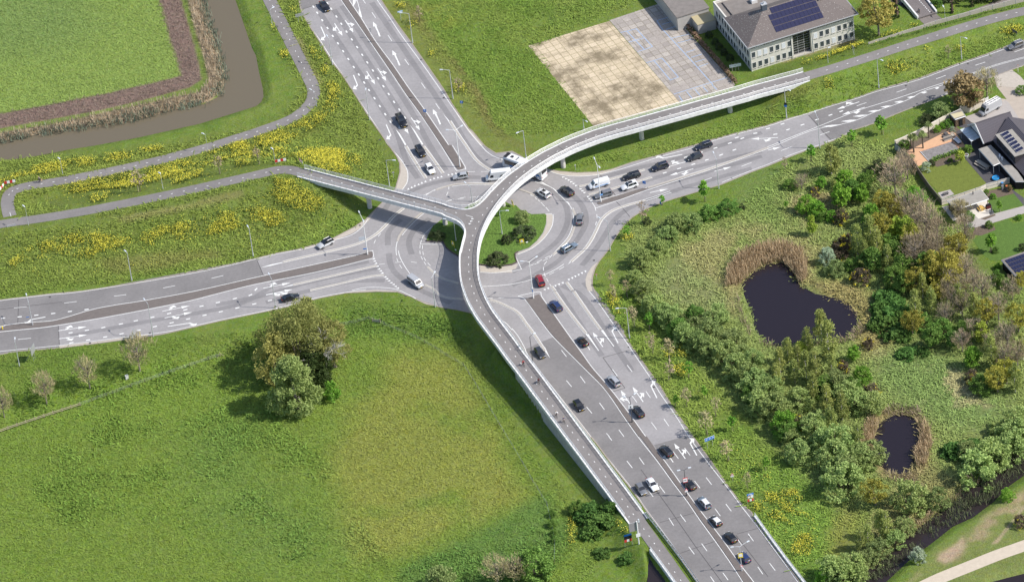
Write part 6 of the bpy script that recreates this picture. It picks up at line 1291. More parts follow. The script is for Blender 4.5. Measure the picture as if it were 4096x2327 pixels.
def house():
    zr, ze = 6.3, 3.0
    R1, R2 = unp(P("h 1640,545")[0], zr), unp(P("h 2285,330")[0], zr); u, v = frame2(R1, R2-R1); L = (R2-R1).length; ang = math.atan2(u.y, u.x)
    root = empty('house', Vector((R1.x, R1.y, 0)), ang, 'dark-tiled house with two gabled wings and a dormer with solar panels', 'house')
    hw = 4.6
    def box(nm, M, x0, x1, y0, y1, z0, z1, par=root): mb = MB(); mb.box(((x0+x1)/2, (y0+y1)/2, (z0+z1)/2), (x1-x0, y1-y0, z1-z0)); return mb.build(nm, M, par)
    def slab(nm, M, q, th=.14, par=root):
        q = [Vector(a) for a in q]; n = (q[1]-q[0]).cross(q[2]-q[0]).normalized()*th; mb = MB(); mb.add(q+[a-n for a in q], [(0, 1, 2, 3), (7, 6, 5, 4), (0, 4, 5, 1), (1, 5, 6, 2), (2, 6, 7, 3), (3, 7, 4, 0)]); return mb.build(nm, M, par)
    # wing A: ridge along x
    box('wall', BRICKD, .3, L-.2, -hw+.5, hw-.5, 0, ze)
    mb = MB(); mb.add([(.3, -hw+.5, ze), (.3, hw-.5, ze), (.3, 0, zr-.3)], [(0, 2, 1)]); mb.add([(L-.2, -hw+.5, ze), (L-.2, hw-.5, ze), (L-.2, 0, zr-.3)], [(0, 1, 2)]); mb.build('gable', WHITEP, root)
    slab('roof', RT, [(-.2, -hw, ze-.1), (L+.2, -hw, ze-.1), (L+.2, 0, zr), (-.2, 0, zr)]); slab('roof', RT, [(L+.2, hw, ze-.1), (-.2, hw, ze-.1), (-.2, 0, zr), (L+.2, 0, zr)])
    for s_ in (-1, 1): mb = MB(); mb.tube([(-.28, s_*hw, ze-.1), (-.28, 0, zr+.02)], .17, 4); mb.build('barge_board', WHITEP, root)
    mb = MB(); mb.tube([(-.2, 0, zr+.03), (L+.2, 0, zr+.03)], .13, 6); mb.build('ridge', RT, root)
    # wing B: ridge towards the viewer
    xb = L-1.2; yb0, yb1 = -1.5, -24; hb = 6.0; zb = zr-.15
    box('wall', BRICKD, xb-hb+.5, xb+hb-.5, yb1+.3, -hw+.4, 0, ze)
    slab('roof', RT, [(xb-hb, yb1, ze-.1), (xb, yb1, zb), (xb, yb0, zb), (xb-hb, yb0-3, ze-.1)][::-1]); slab('roof', RT, [(xb+hb, yb0, ze-.1), (xb, yb0, zb), (xb, yb1, zb), (xb+hb, yb1, ze-.1)][::-1])
    mb = MB(); mb.tube([(xb, yb0, zb+.03), (xb, yb1, zb+.03)], .13, 6); mb.build('ridge', RT, root)
    # dormer with six panels
    x0, x1 = xb-hb+.3, xb-1.4; y0, y1 = -16.5, -6.2
    dm = box('dormer', BRICKD, x0, x1, y0, y1, ze-.1, 5.5); box('dormer_roof', GREYR, x0-.25, x1+.2, y0-.25, y1+.25, 5.5, 5.68, dm)
    for k in range(4):
        y = y0+1.2+k*2.5; box('dormer_window', PANE, x0-.04, x0+.05, y-.6, y+.6, 3.8, 5.1, dm)
    for k in range(6):
        y = y1-1.1-k*1.55; slab('solar_panel', PVM, [(x0+.9, y-.62, 5.85), (x0+2.9, y-.62, 6.25), (x0+2.9, y+.62, 6.25), (x0+.9, y+.62, 5.85)], .06); 
        mb = MB(); mb.tube([(x0+.9, y-.62, 5.87), (x0+2.9, y-.62, 6.27), (x0+2.9, y+.62, 6.27), (x0+.9, y+.62, 5.87), (x0+.9, y-.62, 5.87)], .035, 4, False); mb.build('panel_frame', WFRAME, root)
    box('skylight', BLIND, xb-3.2, xb-2.2, -22, -20.9, 5.0, 5.3)
    return u, v, R1
HU, HV, HR1 = house()
HANG = math.atan2(HU.y, HU.x)
def rect_thing(name, pix, z, th, lab, cat, M, part, edge=None, posts=True, wall=None):
    q = [unp(a, z) for a in P(pix)]; c = sum(q, Vector())/len(q); root = empty(name, Vector((c.x, c.y, 0)), 0, lab, cat)
    l = [Vector((a.x-c.x, a.y-c.y, 0)) for a in q]; mb = MB(); mb.prism(l, z-th, z); mb.build(part, M, root)
    if edge:
        mb = MB(); r = l+[l[0]]; 
        for a, b in zip(r, r[1:]): mb.tube([a+Vector((0, 0, z-th/2)), b+Vector((0, 0, z-th/2))], .13, 4)
        mb.build('roof_edge', edge, root)
    if posts:
        for a in l: mb = MB(); mb.box((a.x*.94, a.y*.94, (z-th)/2), (.14, .14, z-th)); mb.build('post', posts if posts is not True else WOOD, root)
    if wall:
        for i in wall:
            a, b = l[i]*.95, l[(i+1) % len(l)]*.95; mb = MB(); mb.wall([a, b], 0, z-th); mb.wall([b, a], 0, z-th); mb.build('wall', wall[i], root)
    return root
c_ = rect_thing('glass_canopy', "h 1340,665 1550,890 1745,800 1600,575", 2.7, .08, 'sloping glass veranda roof with thin bars beside the house gable', 'canopy', GLR, 'glass_roof', None, GUT)
q = [unp(a, 2.75) for a in P("h 1340,665 1550,890 1745,800 1600,575")]; c = sum(q, Vector())/4
for k in range(6): mb = MB(); a = q[0].lerp(q[1], k/5)-c; b = q[3].lerp(q[2], k/5)-c; mb.tube([(a.x, a.y, 2.74), (b.x, b.y, 2.74)], .045, 4); mb.build('glazing_bar', GUT, c_)
rect_thing('flat_roof_extension', "h 1695,1030 1975,1345 2090,1295 1920,955", 2.9, .35, 'flat-roofed veranda with white edge over the dark terrace', 'canopy', GREYR, 'roof_slab', WHITEP, GUT)
e_ = rect_thing('house_extension', "h 1925,960 2085,1290 2400,1650 2560,1650 2420,1440", 2.7, .3, 'long low flat-roofed extension along the dark house wall', 'extension', GREYR, 'flat_roof', GUT, None, {0: BRICKD, 1: BRICKD, 2: BRICKD})
for k, s in enumerate(("2095,1165", "2140,1215")): p = unp(P("h "+s)[0], 2.95); mb = MB(); mb.box((p.x-e_.location.x, p.y-e_.location.y, 3.0), (.9, .4, .6), HANG+1.2); mb.build('air_conditioner', BLIND, e_)
sh_ = rect_thing('garden_shed', "h 1145,360 1245,470 1440,405 1345,268", 2.5, .14, 'small brick shed with a striped cream and grey roof by the white garden wall', 'shed', mat('cream_roof', (.52, .46, .30), .8), 'roof', GUT, None, {0: mat('brown_brick', (.28, .20, .14), .9, noise=.15, nscale=5), 1: MATS['brown_brick'], 2: MATS['brown_brick'], 3: MATS['brown_brick']})
q = [unp(a, 2.5) for a in P("h 1145,360 1245,470 1440,405 1345,268")]; c = sum(q, Vector())/4
mb = MB(); l = [q[0].lerp(q[1], .1), q[0].lerp(q[1], -.05), q[3].lerp(q[2], -.05), q[3].lerp(q[2], .35)]; mb.prism([a-c for a in l], 2.5, 2.53); mb.build('roof_strip', FLATR, sh_); mb = MB(); l = [q[0].lerp(q[1], .82), q[0].lerp(q[1], 1.0), q[3].lerp(q[2], 1.0), q[3].lerp(q[2], .88)]; mb.prism([a-c for a in l][::-1], 2.5, 2.53); mb.build('roof_strip', FLATR, sh_)
mb = MB(); d0 = (q[1].lerp(q[2], .55)-c); mb.box((d0.x, d0.y-.06, 1.05), (.9, .08, 2.0), HANG); mb.build('door', DARKG, sh_)
pv_ = rect_thing('garden_pavilion', "g 335,528 432,618 765,508 688,415", 2.7, .22, 'flat grey-roofed timber pavilion with open front in the garden', 'pavilion', GREYR, 'flat_roof', WFRAME, mat('oak_post', (.36, .20, .09), .8), {0: BRICKD, 3: BRICKD})
mb = MB(); q = [unp(a, 2.5) for a in P("g 432,618 765,508")]; c = pv_.location; mb.tube([(a.x-c.x, a.y-c.y, 2.42) for a in q], .14, 4); mb.build('beam', MATS['oak_post'], pv_); mb = MB(); p = unp(P("g 603,455")[0], 2.9); mb.tube([(p.x-c.x, p.y-c.y, 2.7), (p.x-c.x, p.y-c.y, 3.6)], .12, 8); mb.build('flue', SBK, pv_)
sd_ = rect_thing('solar_shed', "g 898,1140 1045,1308 1330,1205 1180,1040", 2.9, .30, 'dark garden building with white roof edge and a roof full of solar panels', 'garden building', FLATR, 'flat_roof', WHITEP, None, {0: BRICKD, 1: BRICKD, 2: BRICKD, 3: BRICKD})
q = [unp(a, 2.95) for a in P("g 898,1140 1045,1308 1330,1205 1180,1040")]; c = sd_.location
for i in range(4):
    for j in range(9):
        a = lambda s, t: (q[0].lerp(q[1], s).lerp(q[3].lerp(q[2], s), t))
        s0, s1, t0, t1 = .10+.21*i, .10+.21*i+.185, .08+.1*j, .08+.1*j+.09
        if t1 > .97: continue
        l = [a(s0, t0), a(s1, t0), a(s1, t1), a(s0, t1)]; mb = MB(); mb.prism([Vector((p.x-c.x, p.y-c.y, 0)) for p in l], 2.95, 3.03); mb.build('solar_panel', PVM, sd_)
mb = MB(); p = unp(P("g 1116,1330")[0], 1.0); mb.box((p.x-c.x, p.y-c.y, 1.0), (.9, .12, 2.0), HANG); mb.build('door', BLIND, sd_)
# garden surfaces
def sheet(name, s, M, z, kind='structure'): mb = MB(); mb.poly(Wd(s, z)); return tag(mb.build(name, M), kind=kind)
TERR = mat('terracotta_deck', (.58, .35, .21), .8, noise=.07, nscale=1.5); LAWN = mat('mown_lawn', (.135, .165, .030), .9, noise=.2, nscale=1.2, bump=.1, bscale=4); LAWN2 = mat('green_lawn', (.085, .150, .028), .9, noise=.2, nscale=1.2, bump=.1, bscale=4); PAVD = mat('dark_paving', (.085, .080, .085), .8, noise=.1, nscale=2); PAVL = mat('light_paving', (.37, .34, .32), .85, noise=.1, nscale=2); SOIL = mat('garden_soil', (.13, .10, .075), .95, noise=.35, nscale=2.5); POOLC = mat('pool_cover', (.22, .205, .20), .6, noise=.35, nscale=1.4, bump=.15, bscale=1.2)
sheet('flower_bed', "h 110,935 300,870 900,620 1150,390 1250,600 1340,660 1330,800 1180,700 560,960 310,1090 200,1050", SOIL, .02); sheet('pool_terrace', "h 310,1090 560,960 1140,665 1280,760 1475,1030 1330,1060 760,1260 540,1365", TERR, .026)
sheet('shed_yard', "h 1240,450 1420,420 1600,560 1480,640 1330,620", PAVD, .024); sheet('parking_yard', "h 1430,420 1660,340 1880,200 2200,100 2560,330 2560,600 2350,420 1640,560 1500,500", PAVL, .024)
sheet('terrace', "h 1260,700 1500,600 1800,840 2050,1000 2560,1560 1900,1700 1470,1230 1540,1120 1530,1030 1475,1030", PAVD, .022); sheet('flower_bed', "g 135,115 500,15 590,20 520,90 470,110 240,175 170,180", SOIL, .024)
sheet('lawn', "g 10,175 160,150 240,180 520,95 745,350 680,385 400,470 240,430 100,290", LAWN, .028); sheet('terrace', "g 520,90 600,60 640,20 780,20 1000,290 980,300 745,350", PAVD, .027)
sheet('terrace', "g 235,445 365,412 408,460 280,508", PAVL, .03); sheet('pavilion_floor', "g 280,590 420,560 740,505 825,660 660,715 590,645 400,740", mat('white_paving', (.60, .56, .50), .8), .024); sheet('garden_path', "g 590,645 660,715 830,660 1134,580 1300,530 1300,600 1134,660 820,755 640,810 560,790 480,690", PAVL, .028)
sheet('lawn', "g 765,520 1030,455 1134,575 1000,600 960,630 820,650", LAWN2, .026); sheet('flower_bed', "g 700,470 780,420 1000,380 1040,450 770,520", SOIL, .028); sheet('garden_path', "g 1000,400 1134,500 1134,580 1030,455", PAVD, .03); sheet('flower_bed', "g 680,715 830,665 840,680 730,725", SOIL, .032)
sheet('lawn', "g 600,930 700,870 830,830 840,770 970,715 1020,765 1134,740 1300,700 1300,1010 1134,1060 900,1135 880,1150 790,1150 700,1080", LAWN2, .026); sheet('flower_bed', "g 620,810 800,750 840,830 690,890 600,880", SOIL, .03)
po = empty('swimming_pool', (0, 0, 0), 0, 'pool under a wrinkled grey cover in the orange terrace', 'pool'); mb = MB(); mb.prism(Wd("h 575,1080 1190,890 1340,1050 1290,1085 750,1265"), .03, .11); mb.build('cover', POOLC, po); mb = MB(); mb.tube([unp(a, .12) for a in P("h 575,1080 745,1270")], .1, 6); mb.build('cover_roller', BLIND, po); mb = MB(); mb.tube([unp(a, .1) for a in P("h 560,1085 1185,885 1345,1055")], .08, 4); mb.build('coping', mat('coping_orange', (.55, .25, .12), .8), po)
WALLW = mat('limewashed_wall', (.66, .60, .51), .9, noise=.15, nscale=1.5)
def gwall(name, s, h, M, lab, th=.14, capM=None):
    pts = Wd(s); root = empty(name, pts[0], 0, lab, 'wall' if 'wall' in name else 'fence'); q = [p-pts[0] for p in pts]; a, b = offs(q, th), offs(q, -th); mb = MB(); mb.prism([*a, *b[::-1]], -.2, h); mb.build('panel', M, root)
    for p in resample(q, 3.2): mb = MB(); mb.box((p.x, p.y, h/2+.02), (th*2.4, th*2.4, h+.06)); mb.build('post', capM or M, root)
    return root
gwall('garden_wall', "h 108,990 240,935 560,790 1140,470", 2.0, WALLW, 'long limewashed wall with palms behind it along the pool garden'); gwall('garden_wall', "h 1350,340 1520,330 1670,260 1810,190", 2.0, WALLW, 'limewashed wall with dark stains beside the parked silver van'); gwall('garden_fence', "h 1812,190 1885,150", 1.9, WHITEP, 'short white slatted fence at the end of the garden wall', .05)
o = gwall('garden_fence', "h 105,1060 212,1140", 2.4, SBK, 'black fence corner with a white banner outside the pool garden', .06); mb = MB(); q = Wd("h 103,1060 212,1142"); a, b = q[0]-o.location, q[1]-o.location; n = Vector((-(b-a).y, (b-a).x, 0)).normalized()*-.12; mb.add([a+n+Vector((0, 0, .3)), b+n+Vector((0, 0, .6)), b+n+Vector((0, 0, 2.3)), a+n+Vector((0, 0, 2.3))], [(0, 1, 2, 3), (3, 2, 1, 0)]); mb.build('banner', mat('banner_white', (.66, .70, .75), .5), o)
gwall('garden_fence', "h 212,1142 480,1400 g 60,290 150,420 278,575", 1.9, mat('grey_fence', (.17, .15, .135), .9, noise=.2, nscale=2), 'long dark timber fence between the garden lawn and the bare trees', .07)
o = gwall('garden_fence', "g 278,575 425,530 690,440 745,412 985,345", 1.8, WALLW, 'pale framed fence crossing the garden behind the pavilion', .06, mat('grey_frame', (.28, .29, .30), .7)); q = [p-o.location for p in Wd("g 278,575 425,530 690,440 745,412 985,345")]
for z in (1.8, 1.0): mb = MB(); mb.tube([p+Vector((0, -.1, z)) for p in q], .06, 4); mb.build('frame_rail', MATS['grey_frame'], o)
o = gwall('concrete_fence', "t -20,790 140,735 300,690 580,595 860,510 1110,425 1400,345 1680,270 1950,190 2230,115 2520,40 2800,-40", 1.55, mat('concrete_panels', (.40, .37, .33), .9, noise=.12, nscale=1.5), 'long concrete panel fence with climbing ivy above the cycle path', .08, mat('galv_post', (.36, .37, .38), .6))
# garden furniture
def furn(name, s, lab, cat, parts, rz=HANG, z=.03):
    p = unp(P(s)[0]); o = empty(name, (p.x, p.y, z), rz, lab, cat)
    for nm, M, c, d in parts: mb = MB(); mb.box(c, d); mb.build(nm, M, o)
    return o
DKF = mat('rattan_grey', (.10, .095, .095), .8); WOODL = mat('greyed_teak', (.42, .37, .31), .85)
furn('lounge_sofa', "h 1285,900", 'white-cushioned sofa along the right side of the pool terrace', 'sofa', [('base', DKF, (0, 0, .2), (.95, 2.6, .4)), ('cushion', BLIND, (-.1, 0, .46), (.7, 2.4, .14)), ('backrest', BLIND, (.42, 0, .6), (.16, 2.6, .5))], HANG+.1); furn('lounge_sofa', "h 1105,855", 'brown rattan sofa at the head of the covered pool', 'sofa', [('base', WOODL, (0, 0, .2), (2.3, .85, .4)), ('backrest', WOODL, (0, .38, .55), (2.3, .14, .5)), ('cushion', DKF, (0, -.05, .44), (2.1, .6, .1))]); furn('lounge_chair', "h 1200,790", 'brown rattan armchair beside the stacked cushions', 'chair', [('seat', WOODL, (0, 0, .25), (.9, .9, .5)), ('backrest', WOODL, (0, .4, .65), (.9, .12, .5)), ('armrest', WOODL, (.42, 0, .55), (.1, .8, .15)), ('armrest', WOODL, (-.42, 0, .55), (.1, .8, .15))]); furn('cushion_pile', "h 1070,790", 'pile of dark grey lounge cushions on the orange terrace', 'cushions', [('cushion', DKF, (-.5, 0, .2), (.9, .9, .4)), ('cushion', DKF, (.3, .4, .35), (.9, .8, .7)), ('cushion', DKF, (.35, -.5, .2), (.9, .7, .4))], HANG+.3)
furn('dining_table', "g 700,170", 'long greyed timber table with benches on the dark terrace', 'table', [('tabletop', WOODL, (0, 0, .75), (1.1, 4.2, .08)), ('leg', WOODL, (0, 1.9, .36), (1.0, .2, .72)), ('leg', WOODL, (0, -1.9, .36), (1.0, .2, .72)), ('bench', WOODL, (.85, 0, .42), (.4, 4.0, .08)), ('bench', WOODL, (-.85, 0, .42), (.4, 4.0, .08))], HANG+.28); furn('garden_table', "g 320,465", 'low grey table on the small paved corner by the timber fence', 'table', [('tabletop', DKF, (0, 0, .45), (1.5, .8, .08)), ('leg', DKF, (.5, 0, .2), (.1, .6, .42)), ('leg', DKF, (-.5, 0, .2), (.1, .6, .42))]); furn('picnic_table', "g 690,620", 'yellow wooden table in front of the pavilion', 'table', [('tabletop', mat('yellow_wood', (.55, .36, .10), .7), (0, 0, .72), (.8, 1.6, .07)), ('bench', MATS['yellow_wood'], (.7, 0, .4), (.3, 1.6, .06)), ('bench', MATS['yellow_wood'], (-.7, 0, .4), (.3, 1.6, .06)), ('leg', MATS['yellow_wood'], (0, .6, .35), (.6, .1, .7)), ('leg', MATS['yellow_wood'], (0, -.6, .35), (.6, .1, .7))], HANG); furn('barbecue', "g 765,605", 'dark red barbecue cabinet right of the pavilion', 'barbecue', [('cabinet', mat('dark_red', (.10, .02, .02), .5), (0, 0, .45), (1.3, .7, .9)), ('lid', SBK, (0, 0, 1.05), (1.1, .6, .3))], HANG)
o = furn('trampoline', "g 840,305", 'small round trampoline with blue rim on the terrace', 'trampoline', []); mb = MB(); mb.tube([(.85*math.cos(t*.3927), .85*math.sin(t*.3927), .45) for t in range(17)], .14, 5, False); mb.build('rim', mat('bright_blue', (.02, .32, .72), .5), o); mb = MB(); mb.cyl((0, 0, .45), .8, .03, 16); mb.build('mat', mat('mesh_blue', (.03, .18, .36), .6), o)
for k in range(4): mb = MB(); mb.box((.75*math.cos(k*1.57), .75*math.sin(k*1.57), .22), (.06, .06, .45)); mb.build('leg', GALV, o)
o = furn('parasol', "g 797,660", 'closed grey parasol standing on its base beside the pavilion', 'parasol', []); mb = MB(); mb.tube([(0, 0, .1), (0, 0, 2.6)], .05, 6); mb.build('pole', DKF, o); mb = MB(); mb.tube([(0, 0, .9), (0, 0, 1.4), (0, 0, 2.7)], [.2, .18, .05], 8); mb.build('canopy', DKF, o); mb = MB(); mb.box((0, 0, .08), (.9, .9, .12)); mb.build('base', DKF, o)
for s, lab, M in (("g 908,375", 'blue-lidded wheelie bin behind the garden fence', mat('bin_blue', (.05, .22, .5), .5)), ("g 910,410", 'grey wheelie bin in front of the blue-lidded bin', mat('bin_grey', (.16, .17, .18), .6)), ("g 957,410", 'orange-lidded bin at the corner of the house', mat('bin_orange', (.60, .16, .05), .6))):
    furn('wheelie_bin', s, lab, 'bin', [('body', MATS['bin_grey'] if 'bin_grey' in MATS else M, (0, 0, .5), (.55, .6, 1.0)), ('lid', M, (0, 0, 1.04), (.6, .66, .08)), ('wheel', TYRE, (.2, .3, .1), (.08, .2, .2)), ('wheel', TYRE, (-.2, .3, .1), (.08, .2, .2))])
for s, lab in (("h 1765,960", 'white covered garden chair by the house door'), ("h 1460,1185", 'large round white planter on the terrace corner')):
    p = unp(P(s)[0]); 
    if 'planter' in lab:
        o = empty('planter', p, 0, lab, 'planter'); mb = MB(); mb.tube([(0, 0, 0), (0, 0, .7)], [.4, .62], 14); mb.build('pot', BLIND, o); mb = MB(); mb.cyl((0, 0, .68), .5, .06, 14); mb.build('soil', SOIL, o)
    else: furn('garden_chair', s, lab, 'chair', [('seat', BLIND, (0, 0, .4), (.9, .9, .5)), ('backrest', BLIND, (0, .4, .9), (.9, .2, .7)), ('armrest', BLIND, (.4, 0, .7), (.12, .8, .2)), ('armrest', BLIND, (-.4, 0, .7), (.12, .8, .2))])
o = furn('cold_frame', "g 815,1320", 'small white frame standing on the grass left of the solar shed', 'frame', []); mb = MB(); mb.tube([(-.6, -.5, .1), (.6, -.5, .1), (.6, .5, .5), (-.6, .5, .5), (-.6, -.5, .1)], .05, 4, False); mb.build('rim', WHITEP, o)
for z in ((-.6, .5), (.6, .5)): mb = MB(); mb.tube([(z[0], z[1], 0), (z[0], z[1], .5)], .04, 4); mb.build('leg', WHITEP, o)
# small road bridge behind the office
o = empty('small_bridge', unp(P("t 900,150")[0]), 0, 'small asphalt bridge with white side beams behind the office', 'bridge'); c = o.location
DK = Wd("t 560,-60 850,-90 1110,205 800,300", .55); mb = MB(); mb.prism([p-c for p in DK], .2, .5); mb.build('deck', asphalt('bridge_asphalt', (.17, .15, .145)), o)
for s in ("t 520,-20 560,10 800,300", "t 900,-60 1105,205"): q = [p-c for p in Wd(s, .5)]; a, b = offs(q, .22), offs(q, -.22); mb = MB(); mb.prism([*a, *b[::-1]], -.3, .95); mb.build('side_beam', FASC, o)
mb = MB(); q = [unp(a, .52)-c for a in P("t 820,10 1010,220")]; n = 8
for k in range(n): mb.strip([q[0].lerp(q[1], k/n), q[0].lerp(q[1], (k+.55)/n)], .2, .525)
mb.build('lane_marking', WHITE, o)
p = unp(P("t 1033,240")[0]); o = empty('bollard', p, 0, 'short dark bollard at the end of the small bridge', 'bollard'); mb = MB(); mb.tube([(0, 0, 0), (0, 0, .9), (0, 0, 1.0)], [.14, .13, .07], 8); mb.build('body', DKF, o)
# ================================================================== VEGETATION
def leafmat(n, c, tr=.34, noise=.26, rand=.16): return mat('leaf_'+n, tuple(min(.7, x*1.86) for x in c), .75, 0, .2, noise=noise, nscale=1.7, rand=rand, trans=tr)
LM = {'willow': leafmat('willow', (.185, .238, .080)), 'bright': leafmat('bright', (.115, .220, .030)), 'green': leafmat('green', (.095, .165, .035)), 'birch': leafmat('birch', (.180, .205, .060)), 'olive': leafmat('olive', (.215, .205, .040)), 'twig': leafmat('twig', (.205, .165, .110), .05), 'gorse': leafmat('gorse', (.085, .068, .045)), 'bramble': leafmat('bramble', (.065, .125, .028)), 'silver': leafmat('silver', (.26, .31, .22)), 'dark': leafmat('dark', (.055, .070, .030)), 'golden': leafmat('golden', (.225, .195, .055)), 'ivy': leafmat('ivy', (.038, .058, .016)), 'oliveb': leafmat('bud', (.230, .200, .110), .1), 'hedge': leafmat('hedge', (.135, .085, .060), .1), 'lime': leafmat('lime', (.215, .270, .045)), 'palm': leafmat('palm', (.12, .15, .05)), 'greywil': leafmat('grey_willow', (.155, .195, .070)), 'orange': leafmat('orange', (.62, .32, .02), .2), 'copper': leafmat('copper', (.185, .140, .070))}
BARK = mat('bark', (.13, .105, .08), .95, noise=.25, nscale=5); BARKW = mat('birch_bark', (.50, .47, .42), .85, noise=.2, nscale=4); BARKG = mat('greybark', (.22, .19, .16), .95, noise=.2, nscale=5); BARKP = mat('pale_dead_wood', (.46, .43, .40), .9)
def quads(C, S, U, V, name, M, parent=None, kind=None):
    """C centres (n,3); U,V half-axes (n,3)"""
    n = len(C); v = np.stack([C-U-V, C+U-V, C+U+V, C-U+V], 1).reshape(-1, 3).astype(np.float32)
    me = bpy.data.meshes.new(name); me.vertices.add(4*n); me.vertices.foreach_set('co', v.reshape(-1)); me.loops.add(4*n); me.loops.foreach_set('vertex_index', np.arange(4*n, dtype=np.int32)); me.polygons.add(n); me.polygons.foreach_set('loop_start', np.arange(0, 4*n, 4, dtype=np.int32)); me.polygons.foreach_set('loop_total', np.full(n, 4, np.int32)); me.update(calc_edges=True)
    for m_ in (M if isinstance(M, list) else [M]): me.materials.append(m_)
    o = bpy.data.objects.new(name, me); COL.objects.link(o); o.parent = parent
    return o
def unit(r, n):
    a = r.normal(size=(n, 3)); return a/np.linalg.norm(a, axis=1)[:, None]
def leaves(r, C, size, flat=.0, droop=0.0, aspect=1.0):
    n = len(C); N = unit(r, n); N[:, 2] = N[:, 2]*(1-flat)+flat; N /= np.linalg.norm(N, axis=1)[:, None]
    A = unit(r, n); A[:, 2] -= droop; U = np.cross(N, A); U /= np.linalg.norm(U, axis=1)[:, None]+1e-9; V = np.cross(N, U)
    s = size*r.uniform(.6, 1.35, n)[:, None]*.5
    return U*s*aspect, V*s
def crownpts(r, n, shape, nclump, rc, hollow=.55, wild=.16):
    """clumps inside a unit profile; shape(t)->radius for t in 0..1 over z0..1"""
    P_ = []
    z0, f = shape
    for _ in range(nclump):
        t = r.uniform(.04, .97); a = r.uniform(0, 6.283); k = r.uniform(hollow, 1.0)**.7*f(t)*(r.uniform(1.05, 1.28) if r.uniform() < wild else 1); P_.append((math.cos(a)*k, math.sin(a)*k, z0+(1-z0)*t, rc*r.uniform(.6, 1.3)))
    P_ = np.array(P_); i = r.randint(0, nclump, n); d = unit(r, n)*(r.uniform(0, 1, n)**.5)[:, None]
    C = P_[i, :3]+d*P_[i, 3][:, None]*np.array([1, 1, .8]); C[:, 2] = np.maximum(C[:, 2], .01)
    return C, P_
dome = (.0, lambda t: .56*math.sqrt(max(0, 1-(t*1.0)**2.4))*(.86+.14*min(1, t*5)))
egg = (.22, lambda t: .36*math.sin(math.pi*min(1, .12+.88*t))**.7)
cone = (.12, lambda t: .22*(1-t)**.6*min(1, .35+2.2*t))
vase = (.28, lambda t: .40*math.sin(math.pi*min(.98, .10+.80*t))**.8)
PLANT = {}
def twigs(r, mb, H0, H1, spread, n, rr):
    for _ in range(n):
        a = r.uniform(0, 6.283); z0 = r.uniform(H0, H0+(H1-H0)*.55); e = r.uniform(.4, 1)*spread; z1 = min(1, z0+r.uniform(.2, .5)); p0 = Vector((0, 0, z0)); p2 = Vector((math.cos(a)*e, math.sin(a)*e, z1)); p1 = p0.lerp(p2, .5)+Vector((0, 0, -.04))
        mb.tube([p0, p1, p2], [rr, rr*.6, rr*.15], 4, False)
        for _ in range(2):
            q = p1.lerp(p2, r.uniform(.1, .8)); d = Vector((r.uniform(-1, 1), r.uniform(-1, 1), r.uniform(.2, 1)))*spread*.45; mb.tube([q, q+d], [rr*.4, rr*.1], 3, False)
